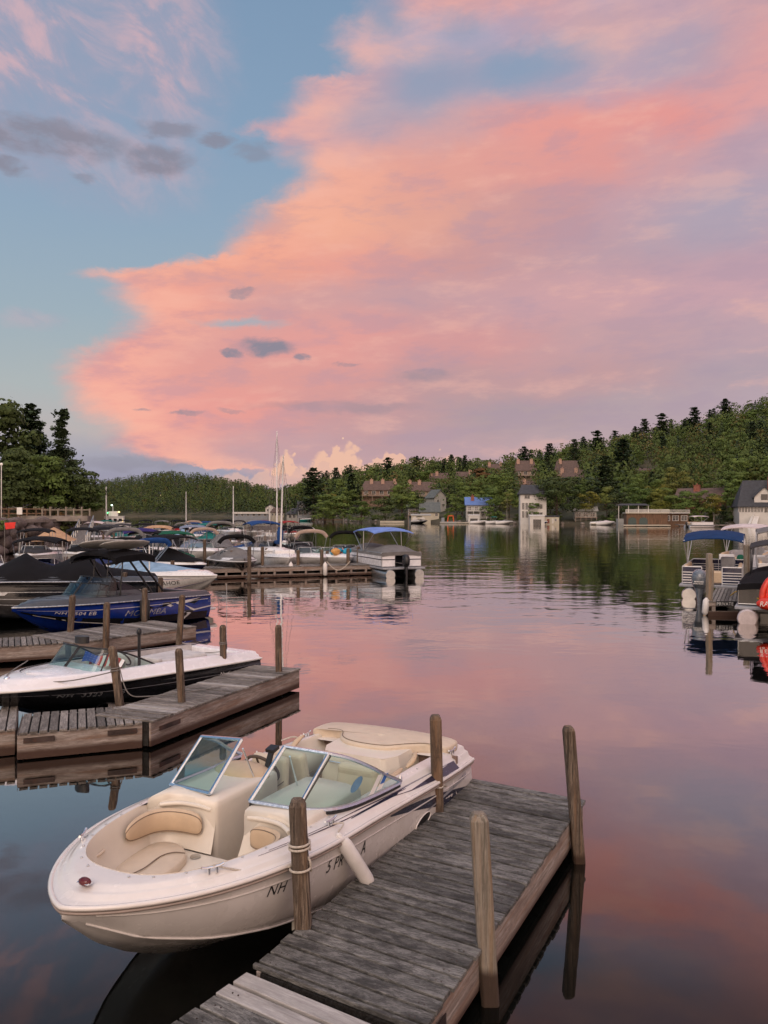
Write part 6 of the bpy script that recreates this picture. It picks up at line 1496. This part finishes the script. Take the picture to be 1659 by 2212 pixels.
for px_, z_, cg, nm in (((.1),5.2,(.6,1,.7),'lamp'),((-.9),3.4,(.1,1,.25),'lamp'),((1.7),3.6,(1,.75,.2),'lamp'),((-2.8),1.7,(1,.8,.3),'lamp'),((2.6),1.6,(1,.7,.25),'lamp')):
    m = MB(); m.ell((px_,-1.3,z_),(.2,.1,.16),0,8,5); m.build('lamp', mat('lamp_glow', cg, .5, emit=(cg, 5)), fr_)
m = MB()
# --- dock D with posts, fenders, rope
P1, P2 = G(832,1219,.60), G(440,1228,.60)
dD = dock('long_dock', P2, P1, 1.9, 'long grey brown dock with board skirts in front of the white boats', z=.60, fas=.22, rnd=31, pm='plank_b', pw=.2)
dD.location = (P1.x, P1.y, 0); dD.rotation_euler.z = math.atan2(P2.y-P1.y, P2.x-P1.x)
Ld = (P2-P1).length
m = MB(); m.box((Ld/2,.0,.12),(Ld,.05,.16)); m.build('lower_board', M['fascia'], dD)
for i in range(12): m = MB(); m.box((.3+(Ld-.6)*i/11,.05,.25),(.12,.06,.4)); m.build('strut', M['fascia'], dD)
dpl = [(442,1165,1224),(500,1189,1245),(567,1181,1243),(576,1184,1226),(644,1188,1243),(695,1187,1244),(707,1190,1218),(752,1184,1242),(738,1190,1218),(816,1184,1240),(774,1181,1216)]
for i, (px, y0, y1) in enumerate(dpl):
    d = 3.6*FPX/(y1+1-HY) if y1 > 1235 else 48.5
    t = Q(px, y0, d); m = MB(); m.tube([(0,0,-.6),(0,0,t.z-.04),(0,0,t.z)], [.10,.10,.06], 8, smooth=False); o = m.build('dock_post', M['pile']); o.location = (t.x, d, 0)
    tag(o, ['grey post left of the black hulled boat','brown post at the bow of the black hulled boat','post in front of the sailboat bow','thin post behind the sailboat bow post','post left of the tan bimini boat','post between the tan bimini boat and the towel heap','thin post at the towel heap boat','post at the left end of the blue topped pontoon','short post behind the towel heap boat','last post at the right end of the long dock','thin post beside the pontoon gate'][i], 'post', 'posts of the long dock')
R = random.Random(5)
for i in range(34):
    px = R.uniform(40, 620); d = R.uniform(38, 105); yy = CAMH - R.uniform(1.1,1.9); t = CAMH-yy
    m = MB(); m.tube([(0,0,-.5),(0,0,t)], .10, 7, smooth=False); o = m.build('mooring_post', M['pile']); o.location = (*at(px, d), 0); tag(o, 'plain brown mooring post standing between the marina boats', 'post', 'mooring posts in the marina rows')
for k, px in enumerate((628.5,702.5)):
    m = MB(); d = 45.0; m.tube([(0,0,.02),(0,0,.08),(0,0,.66),(0,0,.74),(0,0,.80)], [.06,.12,.12,.05,.03], 12); o = m.build('boat_fender', M['vinylw']); o.location = (*at(px, d), .04); tag(o, ['white fender hung on the long dock below the sailboat bow','white fender hung on the long dock below the towel heap'][k], 'fender')
m = MB(); a, b = Q(706,1213,45.2), Q(757,1212,45.2); m.tube(spline([a, Q(722,1229,45.1), Q(738,1230,45.1), b],6), .025, 6); tag(m.build('mooring_rope', M['rope']), 'pale rope sagging along the face of the long dock', 'rope', 'mooring ropes')
for k, (px, yy) in enumerate(((842,1226),(898,1226))): pass
# floating dock fingers between the rows
for k, (px, d, L_) in enumerate(((150,47,9),(455,62,8),(130,60,8),(380,75,12),(520,84,12),(250,72,10),(330,98,14))):
    x, y = at(px, d); r = dock('finger_dock', (x+L_*.3, y+L_*.9, 0), (x, y, 0), 1.2, ['grey finger dock seen between the navy and black covered boats','finger dock beside the tall grey canvas arch','finger dock near the orange tan tent boat','dark finger dock deep in the middle of the marina','farthest finger dock before the red canopies','finger dock behind the black covered white boats','dim finger dock in the last row'][k], pm='plank_b', pw=.3, rnd=k, far=True)
# --- small far boats
for k, (px, d, hc, lb, bm, cv) in enumerate(((947-40,255,'hblack','small black boat moored beside the twin door boathouse','cblack','cblack'),(1069,245,'whitehull','small boat with lime and blue pontoon canopy near the birches','cteal',None),(1091,240,'whitehull','pale grey speedboat moored right of the birch trunks',None,'cgrey'),(1310,222,'whitehull','white motorboat moored at the jetty, nearest of the pair at right',None,'cpink'),(1296,226,'whitehull','white boat with small tower behind the jetty speedboat',None,None),(664,320,'cteal','turquoise motorboat before the small grey boathouse',None,None),(1165,232,'cblue','blue motorboat lying in front of the white boathouse',None,None),(1036,246,'whitehull','white rowing dinghy right of the single door boathouse',None,None))):
    x, y = at(px, d); runabout((x+2.4, y-.6), (.97,-.2), 5.2, 2.1, hc, 'whitehull', lb, 'small boats along the far shore', zr=.8, cov=cv, bim=bm, bz=2.1, wind=(k % 2 == 0), platform=False, inter=False)
pontoon(at(1538,190), (.95,.3), 7, 2.5, 'white pontoon boat with pale flat roof moored before the white house', fence='gelw', bim='cpink', bz=2.6, bs=(.25,.85), cov=None)
# ---------------------------------------------------------------- right hand group
pr = pontoon((0,0), (0,1), 7.4, 2.5, 'navy and white railed pontoon boat with tan seats and dark blue bimini at right', fence='hnavy', bim='croyal', bz=2.62, bs=(.12,.80), stripe='rails', rail='whitehull', engine=None, zf=1.0, droop=.28, zd=.58)
st = Vector(at(1536, 33.2)); hd = Vector((.42,.907)); pr.location = (st.x+hd.x*7.4, st.y+hd.y*7.4, 0); pr.rotation_euler.z = math.atan2(hd.y, hd.x)
e = root('outboard_motor', (*at(1511,31.5), 0), math.atan2(hd.y, hd.x), 'large silver grey outboard motor in front of the navy pontoon boat', 'outboard motor')
M['eng'] = mat('engine_grey', (.13,.15,.18), .25, coat=.6)
m = MB()
def erg(z, a, b, dx=0): return [Vector((dx+a*math.cos(q*PI/8), b*math.sin(q*PI/8), z)) for q in range(16)]
m.loft([erg(.62,.20,.18), erg(.78,.34,.28), erg(1.05,.38,.30), erg(1.22,.35,.27,.02), erg(1.34,.24,.18,.06), erg(1.38,.06,.05,.08)]); cw_ = m.build('cowling', M['eng'], e)
m = MB(); m.box((-.40,0,.92),(.02,.34,.05)); m.box((-.40,.02,.84),(.02,.36,.03)); m.build('decal', M['silver'], cw_)
m = MB(); m.loft([erg(.64,.22,.19), erg(.45,.20,.14), erg(.2,.19,.10), erg(-.4,.20,.07)]); m.build('leg', M['eng'], e)
dR = dock('finger_dock', G(1800,1296,.5), G(1530,1299,.5), 6.5, 'grey dock with a black PRIVATE board on its face at right', z=.5, fas=.14, rnd=41, pm='plank_b', skew=-.46)
m = MB(); m.box((-.8,0,0),(1.1,.02,.17)); o = m.build('sign', M['black'], dR); 
Ldr = (G(1530,1299,.5)-G(1800,1296,.5)).length
dR.location = G(1530,1299,.5)*Vector((1,1,0)) if False else (G(1530,1299,.5).x, G(1530,1299,.5).y, 0); dR.rotation_euler.z = 0
for ch in [q for q in C.objects if q.parent == dR]:
    ch.scale.y = -1
o.scale.y = 1; o.location = (1.6, -.04, .42)
m = MB(); text(m, 'PRIVATE', .165, lambda x, y: Vector((.26 + x, -.06, .36 + y)), 0, 0, 1.05, .92); m.build('lettering', M['white'], dR)
m = MB(); m.box((2.3,.03,.08),(4.6,.06,.16)); m.build('lower_board', M['fascia'], dR)
for i in range(4): m = MB(); m.box((.2+1.0*i,.06,.2),(.12,.08,.5)); m.build('strut', M['fascia'], dR)
for k, (px, y0, d, lb) in enumerate(((1532,1195,28.4,'tall grey post at the left corner of the dock with the PRIVATE board'),(1613,1176,31,'grey post behind the dock beside the dark boat arch'),(1539,1217,33,'thin grey post just behind the tall corner post'))):
    t = Q(px, y0, d); m = MB(); m.tube([(0,0,-.6),(0,0,t.z-.03),(0,0,t.z)], [.12 if k < 2 else .06]*2+[.07 if k < 2 else .04], 8, smooth=False); o = m.build('dock_post', M['pile_g']); o.location = (t.x, d, 0); tag(o, lb, 'post', 'wooden posts at the docks')
m = MB(); m.tube([(0,0,.02),(0,0,.1),(.04,0,.52),(.05,0,.62)], [.05,.11,.11,.03], 10); o = m.build('boat_fender', M['vinylw']); o.location = (*at(1523,28.2), .0); tag(o, 'white fender hanging at the corner below the tall right dock post', 'fender')
# dark boat with red towable tube
wk, HW = runabout((0,0), (.45,.89), 7.0, 2.5, 'hblack', 'dgel', 'black wake boat with dark arch at the right frame edge carrying a red tube', zr=.95, bim='cdgrey', bz=2.45, bs=(.35,.75), blm='black')
p = at(1640, 26.8); wk.location = (p[0]+.451*7.0+.75, p[1]+.892*7.0, 0)
m = MB(); m.box((-7.3,0,.40),(1.0,2.4,.16)); m.build('swim_deck', M['dgel'], wk, bevel=.03)
wt = Vector((*at(1670, 25.6), .78))
rt = root('towable_tube', wt, .1, 'red inflatable towable tube with black and white checks and yellow strap', 'inflatable')
rt.scale = (.88,.88,.88); M['tred'] = mat('tube_red', (.62,.035,.015), .4, coat=.2); M['tyel'] = mat('tube_yellow', (.85,.5,.02), .4)
m = MB(); m.tube([(-.62,0,-.08),(-.50,-.1,-.06),(0,-.25,-.10),(.7,-.3,-.16),(1.4,-.25,-.16)], [.06,.20,.27,.30,.3], 14); m.build('side_bolster', M['tred'], rt)
m = MB(); pts = spline([(-.36,.1,.05),(-.30,.1,.42),(-.05,.1,.78),(.35,.1,.90),(.9,.1,.92)],5); m.tube(pts, .11, 12); m.build('back_bolster', M['tred'], rt)
m = MB()
m.thick([(-.34,-.05,.0),(-.26,-.05,.45),(.0,-.05,.80),(.9,-.05,.9),(.9,-.05,-.1)], (0,.2,0)); m.build('panel', M['tred'], rt)
m = MB()
for i in range(4):
    for j in range(8):
        u0 = -.16 + .085*i + .03*j*(1 if j < 6 else .8); z0 = .06 + .085*j
        if u0 < .6: m.add([(u0,-.06,z0),(u0+.083,-.06,z0),(u0+.11,-.06,z0+.083),(u0+.028,-.06,z0+.083)], [(0,1,2,3)], (i+j) % 2)
m.build('checker_patch', [M['white'], M['black']], rt)
m = MB(); m.tube(spline([(.45,-.58,.10),(.55,-.60,-.2),(.75,-.55,-.46)],4), .05, 6, squash=.3); m.tube([(-.3,-.30,.14),(.9,-.32,.14)], .02, 6); m.build('strap', M['tyel'], rt)
m = MB(); m.tube([(.10,-.53,-.16),(.10,-.50,-.16)], .13, 14); m.tube([(.10,-.55,-.16),(.10,-.54,-.16)], .09, 14, 1); m.build('valve', [M['white'], M['black']], rt)
m = MB(); text(m, 'RAD', .26, lambda x, y: Vector((-.72+x, -.335-.03*x, -.14+y)), 0, .2); 
m.build('lettering', M['white'], rt)
m = MB(); m.tube(spline([wt+Vector((-.3,-.3,-.05)), Vector((*at(1601,28),.62))+Vector((0,0,.25)), Vector((*at(1578,29.5),.56))],5), .02, 5); tag(m.build('tow_rope', M['tyel']), 'orange yellow tow rope lying over the right dock to the red tube', 'rope')
# white pontoon end below the dark boat
fl_ = pontoon((0,0), (.45,.89), 6.5, 2.4, 'second pontoon boat float showing below the black swim deck at right', fence='hblack', engine=None, tube='cpink', cov='cblack')
p = at(1617, 25.6); fl_.location = (p[0]+.451*6.5+.85, p[1]+.892*6.5, 0)
for k, (px, d, hd_, bm, fn, lb) in enumerate(((1600,44,(.5,.87),'cpink','gelw','cream railed pontoon boat with pale lilac canopy behind the navy one'),(1700,36,(.4,.9),'cgrey','whitehull','white pontoon boat half hidden at the right frame edge'))):
    r = pontoon((0,0), hd_, 7.2, 2.5, lb, fence=fn, bim=bm, bz=2.75, bs=(.1,.8), rail='whitehull', engine='cgreen' if k == 0 else 'black', cov=None)
    hl = math.hypot(*hd_); p = at(px, d); r.location = (p[0]+hd_[0]/hl*7.2, p[1]+hd_[1]/hl*7.2, 0)
# ---------------------------------------------------------------- the left bank: lawn, boulder wall, trees
def bz_(x, y): 
    return 2.75 + min(1.6, max(0, y-76)*.045)
edge_ = [(-300,58),(-100,64),(20,70),(90,74),(150,79),(185,92),(205,118),(222,160),(228,230)]
m = MB(); rows = []
ep = [Vector(((px-CX)/FPX*d, d, 0)) for px, d in edge_]
for k, off in enumerate((0, 1.2, 5, 12, 25, 50, 100)):
    rows.append([Vector((p.x - off*(.3 if i < 4 else .9), p.y + off*(1.0 if i < 6 else .5), bz_(p.x, p.y+off) + (0 if k else 0))) for i, p in enumerate(ep)])
m.grid(rows[::-1], 0, True); m.grid([rows[0], [p*1 - Vector((0,0,4)) for p in rows[0]]], 0, False)
def grass_mat():
    m = bpy.data.materials.new('bank_grass'); m.use_nodes = True; n = NT(m.node_tree); b = n.n['Principled BSDF']
    P = n.new('ShaderNodeNewGeometry').outputs['Position']
    c = n.mix(n.mr(n.noise(P, .5, 6, .6), .35, .65), (.10,.10,.035,1), (.19,.16,.07,1)); n.l.new(c, b.inputs['Base Color']); b.inputs['Roughness'].default_value = .95
    return m
tag(m.build('grass_bank', grass_mat()), kind='structure')
w_ = root('stone_wall', (*at(70,72),0), 0, 'retaining wall of big dark boulders under a concrete cap on the left bank', 'wall')
M['boulder'] = mat('boulder', (.13,.105,.10), .85, var=.4, vscale=1.5, bump=.6, bscale=3, dirt=((.06,.05,.045),.5))
R = random.Random(31); cap = MB(); o0 = Vector(w_.location)
for i in range(8):
    a, b = ep[i], ep[i+1] if i+1 < len(ep) else ep[i]
    if i > 4: break
    cap.bar(a - o0 + Vector((0,-.2,2.80)), b - o0 + Vector((0,-.2,2.80)), 1.0, .28)
    n_ = int((b-a).length/.95)
    for j in range(n_):
        for lv in range(4):
            if i < 1: continue
            m = MB(); ph = [R.uniform(0,6) for _ in range(3)]; s = R.uniform(.5,.85)
            def fn(p): k = 1+.18*math.sin(p.x*3+ph[0])+.16*math.sin(p.y*4+ph[1])+.15*math.sin(p.z*4+ph[2]); return Vector((p.x*k,p.y*k,p.z*k))
            if len([q for q in C.objects if q.parent == w_]) < 98:
                m.ell((0,0,0),(s*1.1,s*.8,s*.75),0,9,6,fn); o = m.build('boulder', M['boulder'], w_); p = a + (b-a)*((j+R.uniform(.2,.8))/n_) - o0; o.location = (p.x, p.y-.3-.15*(3-lv), .35+lv*.72); o.rotation_euler.z = R.uniform(0,3)
cap.build('wall_cap', M['stone'], w_)
m = MB(); m.thick([p - o0 + Vector((0,.35,-1)) for p in ep[:7]] + [p - o0 + Vector((0,.35,2.65)) for p in ep[:7][::-1]], (0,.1,0)); m.build('wall_core', M['boulder'], w_)
def pk(key, px, d, ytop, hh, label, z=3.0, sx=1.0, rz=0.0, group=None):
    x, y = at(px, d); s = (CAMH - (ytop-HY)/FPX*d - z)/hh; return tree(key, x, y, z-.2, s, rz, label, group, sx)
mk_round('maple8', 201, 16, 13, 5200, .60, .12, 'leafd', 'bark', 46, .35); mk_round('maple9', 202, 16, 13, 5200, .60, .14, 'leaf', 'bark', 46, .35)
mk_round('dark8', 203, 18, 14, 5600, .60, .05, 'leafd', 'bark', 50, .35)
mk_pine('pine8', 204, 20, 11, 22, .70, 260, .30, 'pine', 'bark', .6, .26, 0.0); mk_pine('pine9', 205, 20, 8.5, 20, .6, 210, .30, 'pine', 'bark', .8, .22, .10)
pk('dark8',-25,92,852,18.5,'huge dark tree filling the left frame edge on the bank',sx=1.1); pk('pine8',66,100,876,20,'layered dark pine with open top between the bank trees',sx=1.15,rz=1)
pk('pine9',112,96,880,20,'ragged pine leaning right against the sky on the bank',rz=.2,sx=1.0); pk('maple9',98,88,975,16.5,'green maple standing before the leaning pine on the bank',sx=1.05,rz=2)
pk('maple8',168,92,1000,16.5,'rounded dark maple at the right end of the bank',sx=1.15,rz=.5); pk('dark8',45,86,960,18.5,'broad shadowy tree in the middle of the bank',sx=.95,rz=3); pk('maple9',190,98,1040,16.5,'lower green maple reaching over the water at the bank end',sx=1.3,rz=4)
pk('dark8',125,104,960,18.5,'dark tree behind the green maple on the bank',rz=1.5); pk('maple8',10,84,985,16.5,'dark leafy tree over the parked car on the bank',rz=4.4,sx=1.2)
pk('bush0',8,68,1118,3.3,'yellow green bush at the top of the boulder wall by the frame edge',z=2.2); pk('bush1',150,77,1116,3.3,'dark green bush at the right end of the boulder wall',z=1.6,sx=1.4)
mk_round('bush7', 206, 3, 4, 500, .4, .02, 'leafr', 'bark', 12, .08); pk('bush7',130,80,1101,3.2,'reddish bush behind the small wooden posts on the bank',z=2.9)
for k, px in enumerate((-40, 30, 85, 140, 178)): pk(['dark8','maple8'][k%2],px,125,1010+10*k,18,'dim tree deep behind the bank trees',sx=1.3,rz=k,group='dim trees behind the bank')
# lamp post, sign, rail, car
m = MB(); m.tube([(0,0,0),(0,0,5.3)], .05, 8); lp = root('street_lamp', (*at(3,78),2.8), 0, 'thin lamp post at the left frame edge on the bank', 'lamp'); m.build('pole', M['alud'], lp)
m = MB(); m.ell((0,0,5.40),(.14,.14,.14),0,10,7); m.build('lamp_globe', mat('lamp_globe',(.8,.75,.7),.4,emit=((1,.85,.7),.2)), lp)
m = MB(); m.tube([(0,0,0),(0,0,1.0)], .05, 6); sg = root('sign', (*at(43,75),2.75), 0, 'small white notice on a post on the grass bank', 'sign'); m.build('post', M['wooddk'], sg); m = MB(); m.box((0,-.07,.95),(.5,.04,.65)); m.build('panel', M['white'], sg)
rl = root('wooden_railing', (*at(40,79),2.9), 0, 'brown two bar railing along the path on the grass bank', 'railing')
x0 = (-60-40)/FPX*79; x1 = (98-40)/FPX*79
for z in (.55,1.0): m = MB(); m.bar((x0,0,z),(x1,0,z),.10,.12); m.build('rail', M['wooddk'], rl)
for i in range(9): m = MB(); m.box((x0+(x1-x0)*i/8,0,.5),(.13,.13,1.1)); m.build('post', M['wooddk'], rl)
rl = root('stair_railing', (*at(112,77),2.7), 0, 'cluster of upright wooden rail posts by the reddish bush', 'railing')
for i in range(7): m = MB(); m.box((-.9+.75*i,0,.6),(.14,.14,1.3+.3*(i % 2))); m.build('post', M['pile_g'], rl)
m = MB(); m.bar((-1,0,1.1),(3.7,0,1.1),.08,.1); m.build('rail', M['pile_g'], rl)
m = MB(); m.box((0,0,.3),(6.5,.9,.5)); sw = m.build('low_wall', M['stone']); sw.location = (*at(118,76.0),2.7); tag(sw, 'low pale stone wall under the wooden rail posts on the bank', 'wall')
car = root('parked_car', (*at(21,92),3.55), .1, 'dark parked car half hidden in the shade of the bank trees', 'car')
m = MB(); P = [(-2.2,.35),(-2.2,.85),(-1.5,1.0),(-.9,1.45),(.7,1.5),(1.4,1.05),(2.2,.9),(2.25,.35)]
def crg(y, k): return [Vector((x*(1-.04*(k<1)), y, .35+(z-.35)*k)) for x, z in P]
m.loft([crg(-.88,.75), crg(-.82,.97), crg(-.7,1), crg(.7,1), crg(.82,.97), crg(.88,.75)], 0, True, True, True); m.build('body', mat('car_paint',(.06,.07,.08),.25,coat=.8), car)
m = MB(); m.add([(-1.35,-.86,1.02),(-.85,-.80,1.38),(.65,-.80,1.42),(1.2,-.86,1.06)], [(0,1,2,3)]); m.build('window', M['win'], car)
for x in (-1.4,1.4):
    for y in (-.8,.8): m = MB(); m.tube([(x,y-.1,.32),(x,y+.1,.32)], .33, 14); m.build('wheel', M['rubber'], car)
# gangway down to the docks
gw = root('gangway', (*at(186,74),0), 0, 'grey gangway with rails sloping down from the bank to the docks', 'gangway')
a, b = Vector((-1.0,3,2.3)), Vector((1.6,-6,.7))
m = MB(); m.bar(a, b, 1.3, .1); m.build('deck', M['plank_b'], gw)
for sd in (-.6,.6): 
    m = MB(); o = Vector((sd,0,.95)); m.bar(a+o, b+o, .06, .06); m.bar(a+o*1-Vector((0,0,.45)), b+o-Vector((0,0,.45)), .05, .05); 
    m.build('rail', M['alud'], gw)
    for i in range(6): m = MB(); p = a + (b-a)*i/5 + Vector((sd,0,0)); m.bar(p, p+Vector((0,0,.95)), .06, .06); m.build('rail_post', M['alud'], gw)
tn = runabout((*at(108,56),), (.3,-.95), 6, 2.4, 'whitehull', 'whitehull', 'boat under a peaked orange tan tent cover before the boulder wall', zr=.9, bim=None, wind=False)[0]
m = MB(); rows = []
for i in range(9):
    k = i/8; rows.append([Vector((-.8-4.6*k, 1.5*u, 1.55+.95*(1-abs(2*k-1)**1.3)*(1-abs(u)**1.2))) for u in (-1,-.7,-.35,0,.35,.7,1)])
m.grid(rows,0,True); m.build('tent_cover', M['corange'], tn)
for sx in (-.9,-5.3):
    for sy in (-1.4,1.4): m = MB(); m.tube([(sx,sy,.9),(sx,sy,1.6)], .03, 5); m.build('tent_pole', M['alud'], tn)
